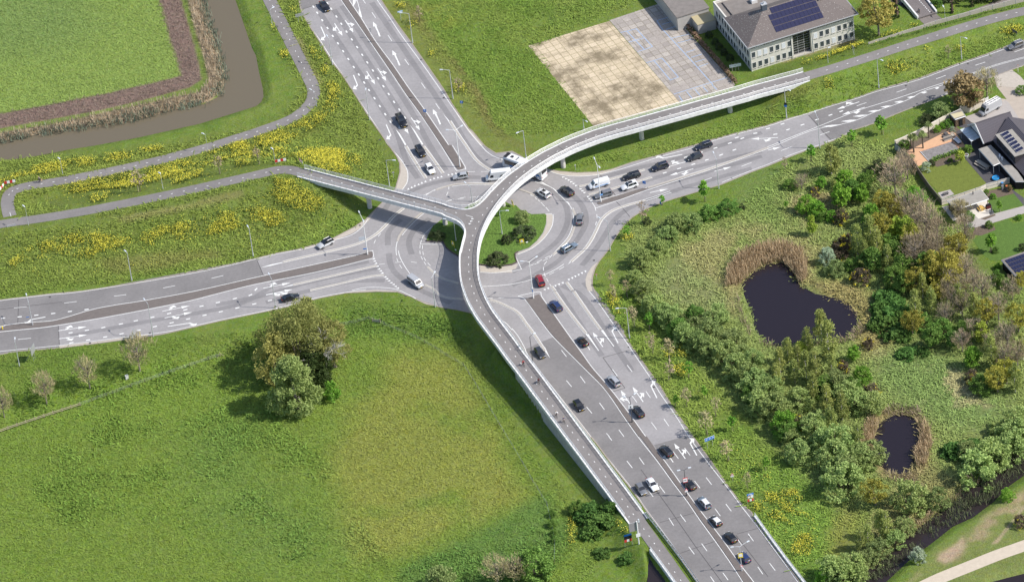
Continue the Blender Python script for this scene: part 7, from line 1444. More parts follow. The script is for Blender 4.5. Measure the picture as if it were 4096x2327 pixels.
def proto(kind, var):
    key = (kind, var)
    if key in PLANT: return PLANT[key]
    r = np.random.RandomState(hash(kind) % 1000 if False else sum(map(ord, kind))*7+var*31); root = empty(kind); mb = MB()
    def fol(name, n, shp, ncl, rc, size, M, flat=.1, droop=0, hollow=.5, aspect=1.0):
        C, Pc = crownpts(r, n, shp, ncl, rc, hollow, 0 if kind == 'island' else .16); U, V = leaves(r, C, size, flat, droop, aspect); return quads(C, size, U, V, name, M, root), Pc
    if kind in ('willow', 'greywil', 'bush', 'silver', 'dark', 'shrub'):
        lm = {'bush': 'green', 'shrub': 'bright'}.get(kind, kind)
        f, Pc = fol('foliage', 4300, dome, 64, .125, .033, LM[lm], .5, .3, .35, 1.3 if kind != 'dark' else 1); C, _ = crownpts(r, 380, (.0, lambda t: .5*math.sqrt(max(0, 1-t**2))), 26, .2, .2)
        for c in Pc[:7]: mb.tube([(c[0]*.1, c[1]*.1, 0), tuple(c[:3]*.6), tuple(c[:3])], [.014, .010, .004], 4, False)
        mb.build('stem', BARK, root)
    elif kind in ('bright', 'lime', 'green', 'copper'):
        f, Pc = fol('foliage', 2200, egg, 44, .12, .044, LM[kind], .5, .2, .3); mb.tube([(0, 0, -.03), (.005, 0, .3), (0, .01, .75)], [.02, .015, .005], 6)
        for c in Pc[:10]: mb.tube([(0, 0, c[2]*.55), tuple(c[:3])], [.009, .003], 4, False)
        mb.build('trunk', BARK, root)
    elif kind == 'birch':
        f, Pc = fol('foliage', 1900, cone, 50, .08, .028, LM['birch'], .35, .6, .3, .7); lean = r.uniform(-.05, .05); mb.tube([(0, 0, -.02), (lean*.5, 0, .4), (lean, .01, .97)], [.016, .011, .003], 6)
        for c in Pc[:12]: mb.tube([(lean*c[2], 0, c[2]*.75), tuple(c[:3])], [.005, .002], 3, False)
        mb.build('trunk', BARKW, root)
    elif kind in ('olive', 'golden'):
        f, Pc = fol('foliage', 2600, vase, 64, .10, .033, LM[kind], .38, .5, .25, .8); mb.tube([(0, 0, -.03), (0, 0, .32)], [.03, .02], 6)
        for c in Pc[:16]: mb.tube([(0, 0, .28), tuple(c[:3]*.6+np.array([0, 0, .06])), tuple(c[:3])], [.014, .008, .002], 4, False)
        mb.build('trunk', BARKG, root)
    elif kind in ('bare', 'oliveb'):
        mb.tube([(0, 0, -.03), (.01, 0, .30), (0, .01, .9)], [.026, .017, .004], 6); twigs(r, mb, .25, .9, .36, 26, .010); mb.build('trunk', BARKG, root)
        C, Pc = crownpts(r, 900, vase, 60, .11, .2); N = unit(r, len(C)); N[:, 2] = abs(N[:, 2])+.3; out = C*np.array([1, 1, .4]); N += out/(np.linalg.norm(out, axis=1)[:, None]+1e-6); N /= np.linalg.norm(N, axis=1)[:, None]; B = np.cross(N, unit(r, len(C))); B /= np.linalg.norm(B, axis=1)[:, None]+1e-9
        quads(C, 0, B*(.0035 if kind == 'bare' else .005), N*r.uniform(.03, .06, len(C))[:, None], 'twig_crown', LM['twig' if kind == 'bare' else 'oliveb'], root)
    elif kind == 'gorse':
        fol('foliage', 1500, dome, 40, .16, .055, LM['gorse'], 0, 0, .3); 
        fol('blossom', 110, dome, 14, .12, .05, LM['orange'], .3, 0, .9); mb.tube([(0, 0, 0), (.02, 0, .4)], [.03, .01], 5); mb.build('stem', BARK, root)
    elif kind == 'bramble':
        fol('foliage', 2400, (.0, lambda t: .95*math.sqrt(max(0, 1-t**1.6))), 60, .2, .10, LM['bramble'], .45, 0, .2); mb.tube([(0, 0, 0), (.02, 0, .5)], [.03, .01], 5); mb.build('stem', BARK, root)
    elif kind in ('sapling', 'saplingb', 'saplingr'):
        lm = {'sapling': 'bright', 'saplingb': 'twig', 'saplingr': 'oliveb'}[kind]
        fol('foliage', 360 if kind != 'saplingb' else 220, (.38, lambda t: .22*math.sin(math.pi*min(.97, .15+.8*t))), 26, .09, .055 if kind == 'sapling' else .04, LM[lm], .1, 0, .2, 1 if kind == 'sapling' else .5); mb.tube([(0, 0, -.04), (0, 0, .9)], [.014, .006], 5); twigs(r, mb, .4, .8, .2, 8, .005); mb.build('trunk', BARK, root); m2 = MB(); m2.tube([(.06, 0, -.04), (.06, 0, .3)], .012, 4); m2.build('stake', WOOD, root)
    elif kind == 'island':
        fol('foliage', 4200, (.0, lambda t: .68*math.sqrt(max(0, 1-t**2.6))), 90, .11, .05, LM['dark'], .5, 0, .5); mb.tube([(0, 0, 0), (.02, 0, .4)], [.03, .01], 5); mb.build('stem', BARK, root)
    elif kind == 'palm':
        mb.tube([(0, 0, -.02), (.01, 0, .5), (0, 0, .9)], [.045, .04, .035], 7); mb.build('trunk', BARK, root); m2 = MB()
        for k in range(26):
            a = k*2.4; L = .22+.06*(k % 3); z = .9+.12*(k % 4)/3; d = Vector((math.cos(a), math.sin(a), 0)); n = Vector((-d.y, d.x, 0))*.06
            for s_ in (-1, 0, 1): e = d+n*s_*6; m2.add([(0, 0, .9), tuple(e*L*.5+n*.4+Vector((0, 0, z+.06))), tuple(e*L+Vector((0, 0, z-.10))), tuple(e*L*.5-n*.4+Vector((0, 0, z+.06)))], [(0, 1, 2, 3)])
        m2.build('fronds', LM['palm'], root)
    elif kind == 'pollard':
        mb.tube([(0, 0, -.02), (0, 0, .8)], [.09, .07], 8); mb.tube([(0, 0, .75), (.1, .05, .95)], [.05, .06], 6); mb.tube([(0, 0, .75), (-.08, -.05, .98)], [.05, .06], 6); mb.build('trunk', mat('pollard_bark', (.12, .08, .065), .95, noise=.3, nscale=4), root); fol('ivy', 500, (.0, lambda t: .13*(1-.6*t)), 20, .06, .05, LM['ivy'], 0, 0, .6)
    PLANT[key] = [root, False]
    return PLANT[key]
TREES = []
NV = {'willow': 5, 'birch': 5, 'bare': 4, 'bright': 4}
NAMES = {'willow': ('willow_bush', 'shrub'), 'greywil': ('willow_bush', 'shrub'), 'bush': ('green_bush', 'shrub'), 'shrub': ('green_bush', 'shrub'), 'silver': ('silver_willow', 'shrub'), 'dark': ('dark_bush', 'shrub'), 'bright': ('leafy_tree', 'tree'), 'lime': ('leafy_tree', 'tree'), 'green': ('leafy_tree', 'tree'), 'copper': ('leafy_tree', 'tree'), 'birch': ('birch_tree', 'tree'), 'olive': ('budding_tree', 'tree'), 'golden': ('willow_tree', 'tree'), 'bare': ('bare_tree', 'tree'), 'oliveb': ('bare_tree', 'tree'), 'gorse': ('gorse_bush', 'shrub'), 'bramble': ('bramble_thicket', 'shrub'), 'sapling': ('young_tree', 'tree'), 'saplingb': ('young_tree', 'tree'), 'saplingr': ('young_tree', 'tree'), 'island': ('island_bush', 'shrub'), 'palm': ('palm_tree', 'palm'), 'pollard': ('pollard_tree', 'tree')}
LOOK = {'willow': 'pale willow bush', 'greywil': 'grey-green willow bush', 'bush': 'mid green bush', 'shrub': 'bright green bush', 'silver': 'silvery-leaved bush', 'dark': 'dark evergreen bush', 'bright': 'bright green leafy tree', 'lime': 'yellow-green leafy tree', 'green': 'dense green tree', 'copper': 'coppery brown budding tree', 'birch': 'white-stemmed birch', 'olive': 'yellow-olive budding tree', 'golden': 'golden willow', 'bare': 'bare grey-brown tree', 'oliveb': 'bare olive-tinged tree', 'gorse': 'orange-flowered brown gorse', 'bramble': 'low dark bramble mound', 'sapling': 'staked leafy young tree', 'saplingb': 'staked twiggy young tree', 'saplingr': 'staked brownish young tree', 'island': 'round dark bush', 'palm': 'small fan palm', 'pollard': 'ivy-clad pollard trunk'}
def plant(kind, q, H, wf=1.0, label=None, group=None, lean=0.0, sink=.05):
    rr = rnd.random(); p = proto(kind, int(rr*NV.get(kind, 3)))
    o = p[0] if not p[1] else copy_tree(p[0]); p[1] = True
    b = G(q); h = H*rnd.uniform(.92, 1.08); o.location = (b.x, b.y, b.z-sink); o.scale = (h*wf, h*wf, h); o.rotation_euler = (lean*rnd.uniform(-.06, .06), lean*rnd.uniform(-.06, .06), rnd.uniform(0, 6.28))
    nm, ct = NAMES[kind]; o.name = nm; tag(o, label, ct, group)
    if not label: TREES.append((o, LOOK[kind], q))
    return o
def plants(s, group, tile='d'):
    for t in s.split(';'):
        a = t.split()
        if not a: continue
        tl = tile
        if ',' not in a[1]: tl = a[1]; a = [a[0]]+a[2:]
        q = P(tl+' '+a[1])[0]; plant(a[0], q, float(a[2])*(1.06 if a[0] in ('willow', 'greywil') else 1), (float(a[3]) if len(a) > 3 else 1.0)*(1.16 if a[0] in ('willow', 'greywil', 'bush') else 1), None, group)
WG = 'trees and shrubs of the wild plot round the ponds'
plants("willow 1606,664 5 1.05;willow 1646,634 4.6;willow 1671,606 4.6;willow 1694,577 4.4 1.1;willow 1731,571 4.4 1.1;bush 1776,546 3.8 1.2;bush 1823,532 3.6 1.3;dark 1621,560 2 1;dark 1858,524 2 .7;"
 "greywil 1612,742 4.6;willow 1590,705 3.4 1;willow 1636,780 5;willow 1660,800 4.6;willow 1681,815 5;bush 1700,838 4.6;willow 1718,855 5;greywil 1743,838 5;willow 1752,872 4.8;greywil 1776,852 5.2;willow 1781,893 5;willow 1793,808 5;bush 1740,800 4.4;willow 1818,906 5.4;greywil 1831,872 5;willow 1843,938 5.4;willow 1868,956 5.6;willow 1881,918 5;willow 1893,980 5.8;greywil 1856,905 4.6;willow 1905,1032 6;bush 1880,1000 4;willow 1925,1005 5.5;willow 1935,1040 6;"
 "willow 1937,985 5;shrub 1967,1080 6 .9;willow 1985,1110 4;birch 2022,885 8.5;birch 2057,862 10;birch 2077,900 12.5 1.1;birch 1954,938 8;birch 1974,910 8;birch 1947,975 8.5;birch 2019,948 9;lime 2005,900 5.5;birch 2044,960 9.5;birch 2037,1000 9;birch 2072,1030 8;greywil 2097,980 6;bright 2139,903 4.5;shrub 2159,955 4.4;willow 2142,1026 5.5;gorse 2184,988 3.2 1.3;willow 2182,1030 5;birch 2109,1050 9.5;birch 2082,1086 9;gorse 1997,1068 3.4;willow 2042,1092 6;bush 1972,1095 4.5;birch 1990,960 8;willow 2000,1020 5.5;bush 2065,985 5;birch 2085,955 9;gorse 2110,930 3;bush 2130,985 4.6;willow 2120,1010 6;birch 2000,925 8;"
 "willow 2004,1152 5.6;willow 2097,1170 7;willow 2110,1230 7;willow 2092,1132 7;willow 2060,1130 5;greywil 2120,1195 6;greywil 2184,1152 5.5;birch 2150,1130 9;willow 2150,1165 6;olive 2192,1264 7.5 1.1;willow 2280,1270 7 .95;greywil 2347,1265 4.6;willow 2442,1205 7;willow 2485,1166 7 1.1;willow 2522,1150 6.5;willow 2545,1110 6;bramble 2392,1135 2.4 1.7;bramble 2430,1125 2.2 1.4;greywil 2422,1145 4.4;birch 2204,1345 9;birch 2220,1352 9;birch 2175,1372 7;birch 2155,1380 6.5;greywil 2197,1390 4.4;willow 2135,1434 5.2;willow 2110,1452 5;willow 2085,1445 5;greywil 2172,1414 4.6;willow 2240,1365 4;shrub 2522,1250 3;silver 2297,1402 4;gorse 2555,1315 3;greywil 2265,1330 4;willow 2150,1450 4.4;shrub 2060,1452 4;", WG)
plants("birch 2082,436 9 1.2;birch 2095,425 7;sapling 2032,404 5;saplingb 1965,426 4;bare 2007,474 4.6 1.3;bush 1977,470 2.6 1.2;bright 2057,474 4;shrub 2117,466 4.6;bush 2095,470 3;gorse 2040,489 2.6;bright 2107,518 7;birch 2090,505 7;shrub 2022,532 5 1.1;shrub 2047,539 4.4;sapling 1969,524 2.6;lime 2034,589 6.5 .6;bush 2057,551 2.6;shrub 2082,551 3;gorse 2107,557 3.6;green 2162,482 6;dark 2197,431 3.4 1.3;bush 2177,451 3;bright 2160,508 5.5;green 2135,500 6;bare 2242,488 10;bare 2260,430 7;bare 2272,450 7;shrub 2292,507 4.4;bright 2184,568 7;olive 2210,543 8;olive 2234,558 7.5;bare 2322,603 11;bare 2297,582 9;bare 2347,617 8;bare 2417,617 9;oliveb 2400,552 6;lime 2272,599 7;lime 2247,593 6.5;birch 2147,638 9.5;birch 2180,626 11;birch 2197,644 9.5;green 2184,678 7 1.1;birch 2165,664 8;gorse 2104,638 4.4;gorse 2120,615 3.6;silver 2072,661 4.4 .8;greywil 2092,686 4;bush 2134,675 3.4;gorse 2154,706 4 1.2;birch 2224,682 9;green 2260,692 7;olive 2372,718 10 1.25;olive 2397,655 8;bare 2437,730 7;bare 2420,700 7;sapling 2502,530 3.6;sapling 2482,632 5.4;bush 2242,716 5;bare 2292,667 9;bush 2322,692 6;olive 2205,600 7;birch 2215,580 8;bare 2270,555 9;bare 2305,545 8;bush 2230,630 5;bare 2340,650 8;bare 2310,640 8;olive 2285,630 7;green 2240,655 6;oliveb 2360,670 7;"
 "bramble 2222,760 3 1.7;bramble 2214,812 2.8 1.6;bramble 2247,842 2.6 1.7;bramble 2234,792 3 1.6;bramble 2205,780 2.4 1.3;bramble 2265,800 2.8 1.4;olive 2284,836 6.5;birch 2292,793 8.5;birch 2332,781 8;green 2334,871 6;green 2384,870 5;birch 2404,786 9;bare 2367,813 6.5;bare 2409,793 7;birch 2484,918 10.5;bright 2434,920 6;bare 2409,880 6;lime 2459,856 6;bare 2522,880 8;bare 2514,922 8;olive 2497,981 7.5;birch 2542,981 9;gorse 2434,955 3.4;bush 2459,980 4.6;bare 2547,918 8;willow 2547,1080 6;willow 2497,1085 3.4;gorse 2172,870 3;bramble 2272,890 1.8 1.8;bramble 2310,885 1.6 1.4;bare 2534,750 7;oliveb 2372,752 7;bare 2460,756 8;birch 2310,745 8;olive 2290,735 7.5;green 2262,735 6;olive 2345,755 6;bare 2400,745 7;birch 2440,800 8;olive 2470,810 7;bare 2500,800 7.5;olive 2550,830 7.5;bare 2440,850 7;bush 2360,840 4.4;bush 2310,820 4.4;olive 2520,960 7;bare 2480,880 6.5;birch 2560,900 8;bush 2320,720 5;olive 2335,700 8;bare 2385,770 7;bush 2410,840 4;", WG)
VG = 'young roadside trees'
plants("saplingr 22 1018,108 5.5;saplingr 22 1215,367 7;saplingb 22 1405,622 6;sapling 22 1378,400 5.6;saplingr 22 1577,692 7;saplingb 22 1585,892 6;sapling 22 1775,862 4.6;saplingr 22 1752,1167 6.5;sapling 22 1933,1078 4;saplingr 22 2045,1252 6;saplingr 22 1945,1442 7 1.2;sapling 22 2215,1402 4.5;saplingr 23 2155,243 6.4 1.3;saplingr 23 2362,527 5.5;sapling 23 2545,340 4.6;saplingb 21 1315,785 7;sapling 21 1930,560 6 1.1;sapling 21 1505,602 3;saplingr 22 1150,60 5;sapling 21 1155,925 4;saplingr 21 990,1400 5;sapling 30 1137,1347 5.6 1.2;sapling 31 845,10 5;saplingb 01 1405,462 6.5 1.2;saplingb 01 2198,292 6;saplingb 11 24,192 6;saplingb 30 1810,580 4;saplingb 10 1640,225 5;saplingb 10 2035,935 5;sapling 22 1640,1150 3.4;", VG)
plants("oliveb 02 1400,803 11.5 .88;oliveb 02 900,973 10.5 .8;oliveb 02 470,1127 10 .75;oliveb 02 45,1264 8.5 .75;", 'bare roadside trees of the lower left verge')
IG = 'bushes on the roundabout island'
plants("island 11 2420,1165 2.6 1.7;island 21 120,905 2.5 1.85;island 11 2512,972 2.2 .95;greywil 21 105,758 2.8 1.05;dark 11 1830,935 2.4 1.3;dark 11 1760,915 1.6 1;bush 11 2420,690 1.6;", IG)
plants("bush 23 230,1385 7 1;oliveb 23 40,1440 6.5 1.3;oliveb 13 2420,1456 7.5 1.15;greywil 13 1850,1560 6 1;bush 23 0,1400 4;bramble 23 760,800 2.6 1.5;bramble 23 900,900 2.8 1.6;bramble 23 800,980 2.2 1.5;bramble 23 980,760 2.4 1.2;bush 23 660,760 3.2 1;bush 23 1010,740 2.4;bush 23 400,800 2 .8;bush 23 408,900 2.2 .8;bush 23 420,990 2 .7;bush 23 425,1060 1.8 .7;bramble 23 1150,1230 1.6 1.6;bramble 23 900,1180 1.4 1.8;bush 23 1000,660 2.4 .9;", 'bushes of the lower meadow corner')
NG = 'trees round the office and the far gardens'
plants("golden 30 1110,355 12 .95;pollard 30 1288,170 7;pollard 30 1845,132 4;pollard 30 2040,66 4;dark 30 1760,-10 4 1.3;dark 30 1900,0 4 1.2;dark 30 2130,-20 4 1.3;bush 30 1700,60 2.4;dark 30 2250,-30 4 1.4;copper 30 1975,1065 9.5 1.3;oliveb 30 2192,975 8 1;greywil 30 1725,1190 4.6 1;dark 30 1580,1240 2.6 1.2;dark 30 1680,1210 2.2 1.1;bush 30 2540,930 2.2 1.2;palm h 745,815 4.4;palm h 632,1015 4.4;palm h 457,1097 5;palm h 400,978 3.6;palm h 420,1260 1.6 2;bush h 1120,600 2 1;bush h 280,1000 2.2 1.1;shrub h 900,700 1.8;shrub h 1000,640 1.6;silver h 1195,690 1.4;bush h 1500,1090 2 1.1;lime h 1345,1300 3.6 .9;dark h 800,1340 1.8;bush h 1150,1270 1 1.2;silver h 690,1440 2.4;shrub g 815,500 1.6 1;copper g 985,430 2;shrub g 1085,720 1.4 1.2;bush g 770,800 1.8;oliveb g 475,745 6;bush g 560,720 2.2 1;silver g 580,800 1.2;sapling g 790,1065 5;bush g 840,1060 1.6 1;shrub g 860,1230 1.8 1;bush g 850,1330 2.6 .7;bush g 900,1390 2.6 .7;bush g 940,1420 2.4;olive 31 2540,1440 5;bush g 740,455 1.4;dark g 1120,1040 2;", NG)
WSP = [('on the inner verge by the bypass curve', 1640, 600), ('at the north end of the verge hedge', 1790, 545), ('beside the south entry give-way teeth', 1600, 735), ("on the big pond's west bank", 1790, 800), ('on the verge west of the big pond', 1710, 840), ('in the thicket below the big pond', 1860, 940), ("below the big pond's south shore", 2030, 880), ('in the birch grove between the ponds', 2060, 990), ('near the verge end of the willow belt', 1950, 1060), ("on the small pond's west bank", 2110, 1150), ("north of the small pond", 2180, 1010), ('south-west of the small pond', 2200, 1270), ("on the small pond's south shore", 2290, 1280), ("east of the small pond", 2420, 1130), ('where the ditch meets the right edge', 2520, 1150), ('on the ditch bank near the bottom', 2170, 1400), ('across the reedy ditch', 2400, 1350),
 ('by the east road verge', 2040, 420), ('north of the big pond', 2030, 540), ('in the thicket below the pool garden', 2140, 480), ('outside the dark timber fence', 2260, 450), ('in front of the garden pavilion', 2390, 600), ('in the bare grove left of the pavilion', 2310, 600), ('in the grove north-east of the big pond', 2190, 640), ('beside the reeds of the big pond', 2085, 660), ("on the big pond's east bank", 2220, 800), ('in the dense grove right of the big pond', 2300, 790), ('left of the solar-roofed shed', 2400, 720), ('below the solar-roofed shed', 2480, 800), ('at the north edge of the grass clearing', 2300, 880), ('at the east edge of the grass clearing', 2490, 930), ('along the right frame edge', 2550, 830),
 ('on the verge below the convertible', 1640, 880), ('on the verge near the south entry', 1560, 760), ('on the verge above the three-arrow sign', 1740, 1030), ('on the verge near the roadside board', 1850, 1180), ('on the east road verge', 1830, 480), ('by the dark asphalt of the east road', 2170, 340), ('between the western paths', 440, 470), ('by the meadow ditch of the north road', 1700, 100), ('on the grass below the west road', 200, 930), ('on the roundabout island right of the bridge', 1290, 590), ('on the roundabout island left of the bridge', 1100, 590), ('at the bottom edge of the meadow', 1250, 1430), ('beside the foot of the cycle ramp', 1480, 1290), ('along the lower meadow fence', 1385, 1310), ('behind the office', 2200, 30), ('by the small bridge behind the office', 2380, 20), ('by the garden wall along the east road', 2420, 230), ('around the covered pool', 2320, 400), ('on the house lawn', 2450, 420), ('in the pavilion garden', 2440, 560), ('beside the solar-roofed shed', 2500, 700)]
autolabel([(o, l, (q[0]/1.59813, q[1]/1.59813)) for o, l, q in TREES], WSP)
# --- the big willow clump in the meadow
CG = 'willow clump in the meadow'
def bigtree(base, H, W_, kind, label, n=6500, leaf=.55, z0=.12, lean=(0, 0), trunks=3, nm='willow_tree', M=None, droop=.9, bark=None, rc=.12, ncl=90, prof=None, hollow=.25):
    r = np.random.RandomState(int(H*10)+n); b = G(P(base)[0]); root = empty(nm, b, 0, label, 'tree', CG)
    shp = (z0, prof or (lambda t: .5*math.sin(math.pi*min(.985, .16+.8*t))**.65)); C, Pc = crownpts(r, n, shp, ncl, rc, hollow)
    C *= np.array([W_, W_, H]); C[:, 0] += lean[0]*C[:, 2]; C[:, 1] += lean[1]*C[:, 2]; U, V = leaves(r, C, leaf*.85, .40, droop*.6, .5); quads(C, leaf, U, V*1.5, 'foliage', M or LM[kind], root); mb = MB()
    for k in range(trunks):
        c = Pc[k]*np.array([W_, W_, H, 1]); mb = MB(); mb.tube([(k*.3-.3, 0, -.2), (c[0]*.35, c[1]*.35, H*.3), (c[0]*.7+lean[0]*c[2], c[1]*.7+lean[1]*c[2], c[2])], [.32, .22, .06], 7); mb.build('trunk' if k == 0 else 'limb', bark or BARKG, root)
    return root, Pc
bigtree("12 420,1180", 15, 14, 'greywil', 'large pale grey-green willow at the front of the meadow clump', 10500, .5, .04, (-.05, .02), M=leafmat('front_willow', (.180, .215, .072)), prof=lambda t: .5*(1-t)**.45*min(1, .6+2*t))
bigtree("12 215,930", 14.5, 9.5, 'lime', 'narrow yellow-green willow on the left of the meadow clump', 4200, .45, .08, (.02, .05), M=leafmat('yellow_willow', (.255, .255, .075)))
bigtree("12 450,760", 16.5, 18.5, 'golden', 'tall brownish-gold willow with hanging twigs at the back of the clump', 12500, .42, .18, (.0, .06), 6, M=leafmat('brown_gold', (.185, .188, .060)), ncl=120)
bigtree("12 780,760", 13, 9, 'golden', 'golden-twigged willow on the right of the meadow clump', 3400, .4, .2, (.03, .06), 4, M=leafmat('brown_gold', (.185, .188, .060)))
bigtree("12 600,920", 9.5, 9, 'ivy', 'dark ivy-covered mass in the heart of the meadow clump', 4600, .5, .03, (0, 0), 2, nm='ivy_tree', droop=0)
bigtree("12 770,1090", 5.5, 4, 'bright', 'small fresh green tree at the right foot of the clump', 1600, .38, .03, (0, 0), 2, nm='leafy_tree', droop=0); bigtree("12 540,440", 11, 5, 'green', 'pale leafy tree poking above the back of the clump by the road', 2200, .4, .3, (0, .05), 3, nm='leafy_tree', M=leafmat('pale_leaf', (.20, .22, .07)), droop=.2); bigtree("12 380,640", 11, 9, 'golden', 'mid brown-gold willow between the clump trees', 3800, .42, .08, (0, 0), 3, M=leafmat('brown_gold', (.185, .188, .060)))
# bare silver tree
b = G(P("12 715,850")[0]); root = empty('dead_tree', b, 0, 'bare silvery dead tree standing in the meadow clump', 'tree', CG); r = np.random.RandomState(5)
def branch(mb, p, d, L, rad, dep):
    q = p+d*L*.5+Vector(r.uniform(-.06, .06, 3))*L; e = q+(d+Vector(r.uniform(-.25, .25, 3))).normalized()*L*.5; mb.tube([p, q, e], [rad, rad*.8, rad*.55], 5, False)
    if dep:
        for _ in range(3 if dep > 1 else 4): branch(mb, p.lerp(e, r.uniform(.45, 1)), (d+Vector(r.uniform(-.95, .95, 3))+Vector((0, 0, .1))).normalized(), L*r.uniform(.5, .75), rad*.5, dep-1)
mb = MB(); mb.tube([(0, 0, -.2), (.1, .1, 4), (.3, .2, 7)], [.34, .3, .24], 7); mb.build('trunk', BARKP, root)
for k in range(7): mb = MB(); a = k*.9; branch(mb, Vector((.2, .15, 5+.5*k*.6)), Vector((math.cos(a)*.8, math.sin(a)*.6-.2, .75)).normalized(), 4.2, .15, 3); mb.build('branch', BARKP, root)
# --- hedge by the office yard, shrubs in the office shade
def hedge(s, h, w_, lab, M, nm='hedge', dens=42):
    pts = resample(Gs(s), .4); root = empty(nm, pts[0], 0, lab, 'hedge'); r = np.random.RandomState(9); P0 = np.array(pts)-np.array(pts[0]); n = int(len(pts)*dens*.4*w_/1.2*h); i = r.randint(0, len(pts), n); C = P0[i]+np.stack([r.uniform(-w_/2, w_/2, n), r.uniform(-w_/2, w_/2, n), r.uniform(.05, h, n)], 1)
    U, V = leaves(r, C, .26, .2); quads(C, 0, U, V, 'foliage', M, root); return root
hedge("20 1570,60 1640,150 1740,265", 1.3, 1.0, 'brown clipped hedge along the upper part of the concrete yard', LM['hedge']); hedge("20 1752,275 1860,400 2000,560 2150,730 2235,835", 1.3, 1.1, 'long brown clipped hedge between the concrete yard and the office lawn', LM['hedge']); hedge("h 790,1290 1000,1200 1290,1100 1480,1060", 1.1, .9, 'clipped green hedge along the front of the covered pool', LM['bush'] if 'bush' in LM else LM['green'], dens=60); hedge("t 60,770 300,690 480,620 700,600 1000,470 1120,460 1400,380 1750,290 2000,200 2200,190 2500,110", .8, .5, 'ivy climbing along the concrete panel fence', LM['green'], 'climbing_ivy', 30)
for k, s in enumerate(("1975,370", "2035,440", "2075,490", "2125,545", "2185,600")):
    plant('island', P("20 "+s)[0], 1.7, .9, ['topmost', 'second', 'third', 'fourth', 'lowest'][k]+' clipped dark bush in the row along the shaded office wall', 'clipped bushes by the office')
# --- reeds, flowers, tussocks: too many to count
def scatter(r, polys, dens, thr=None, seed=1, sc=3.0):
    out = []
    for s in polys:
        pg = Gs(s) if isinstance(s, str) else s; xs = [p.x for p in pg]; ys = [p.y for p in pg]; A = (max(xs)-min(xs))*(max(ys)-min(ys)); n = int(A*dens); x = r.uniform(min(xs), max(xs), n); y = r.uniform(min(ys), max(ys), n); k = inside(x, y, pg)
        if thr is not None: k &= r.uniform(0, 1, n) < sst((fbm(x, y, sc, seed)-thr+.10+.2*(vnoise(x, y, .6, seed+5)-.5))/.30)
        x, y = x[k], y[k]
        if thr is not None: x = x+r.normal(size=len(x))*.45; y = y+r.normal(size=len(y))*.45
        out.append(np.stack([x, y], 1))
    q = np.concatenate(out); d = np.minimum.reduce([seg_dist(q[:, 0], q[:, 1], p_)-w_ for p_, w_ in ((PATHL, 1.9), (PATHU, 1.9), (PATHE, 2.0), (PATHS, 1.9), (MAIN[62:], 2.4))]); return q[(d > 0) & (sdist(q[:, 0], q[:, 1], ROAD) > .25)]
def hzv(x, y):
    i = np.clip(np.searchsorted(GX, x)-1, 0, len(GX)-2); j = np.clip(np.searchsorted(GY, y)-1, 0, len(GY)-2); tx = (x-GX[i])/(GX[i+1]-GX[i]); ty = (y-GY[j])/(GY[j+1]-GY[j]); return (ZZ[j, i]*(1-tx)+ZZ[j, i+1]*tx)*(1-ty)+(ZZ[j+1, i]*(1-tx)+ZZ[j+1, i+1]*tx)*ty
def blades(name, polys, dens, h, wd, M, lab, cat, zmin=None, thr=None, seed=1, tilt=.25, sc=3.0, up=False):
    r = np.random.RandomState(seed); q = scatter(r, polys, dens, thr, seed, sc); n = len(q); z = hzv(q[:, 0], q[:, 1])
    if zmin is not None: z = np.maximum(z, zmin)
    hh = r.uniform(.6, 1.2, n)*h; d = r.normal(size=(n, 3))*tilt; d[:, 2] = 1; V = d*hh[:, None]*.5; a = r.uniform(0, 6.283, n); U = np.stack([np.cos(a), np.sin(a), 0*a], 1)*wd*.5*r.uniform(.7, 1.4, n)[:, None]; C = np.stack([q[:, 0], q[:, 1], z], 1)+V
    o = quads(C, 0, U, V, name, M); tag(o, lab, cat, None, 'stuff'); return o
REEDT = mat('dry_reed', (.46, .38, .27), .9, noise=.2, nscale=2, trans=.2); REEDG = mat('green_reed', (.20, .24, .175), .85, noise=.25, nscale=2, trans=.2); REEDP = mat('tan_reed', (.52, .40, .25), .9, noise=.18, nscale=1.5, trans=.2); STRAW = mat('brown_stubble', (.165, .125, .105), .95, noise=.25, nscale=2); STRAWP = mat('pale_stubble', (.27, .21, .165), .95, noise=.2, nscale=2)
blades('reed_bed', ["00 1860,-200 1885,0 1965,330 2055,620 2095,820 2005,925 1500,1030 1000,1145 500,1245 0,1335 -200,1370 -200,1490 0,1440 400,1362 800,1300 1300,1230 1700,1120 2060,1030 2200,960 2235,870 2230,720 2190,560 2080,200 2020,0 1990,-200"], 6, 1.5, .12, REEDT, 'dry tan reeds along the canal bank', 'reeds', -.9, seed=2)
blades('green_reeds', ["00 1960,-200 1990,0 2040,200 2120,430 2170,600 2190,760 2170,870 2100,960 1900,1020 1600,1080 1200,1160 800,1240 400,1300 0,1370 -200,1400 -200,1510 0,1470 400,1385 800,1330 1300,1255 1700,1140 2060,1070 2230,950 2275,820 2250,650 2130,250 2060,0 2040,-200"], 8, 1.2, .14, REEDG, 'blue-green young reeds at the canal water edge', 'reeds', -.9, .30, 3, .35, 2.2)
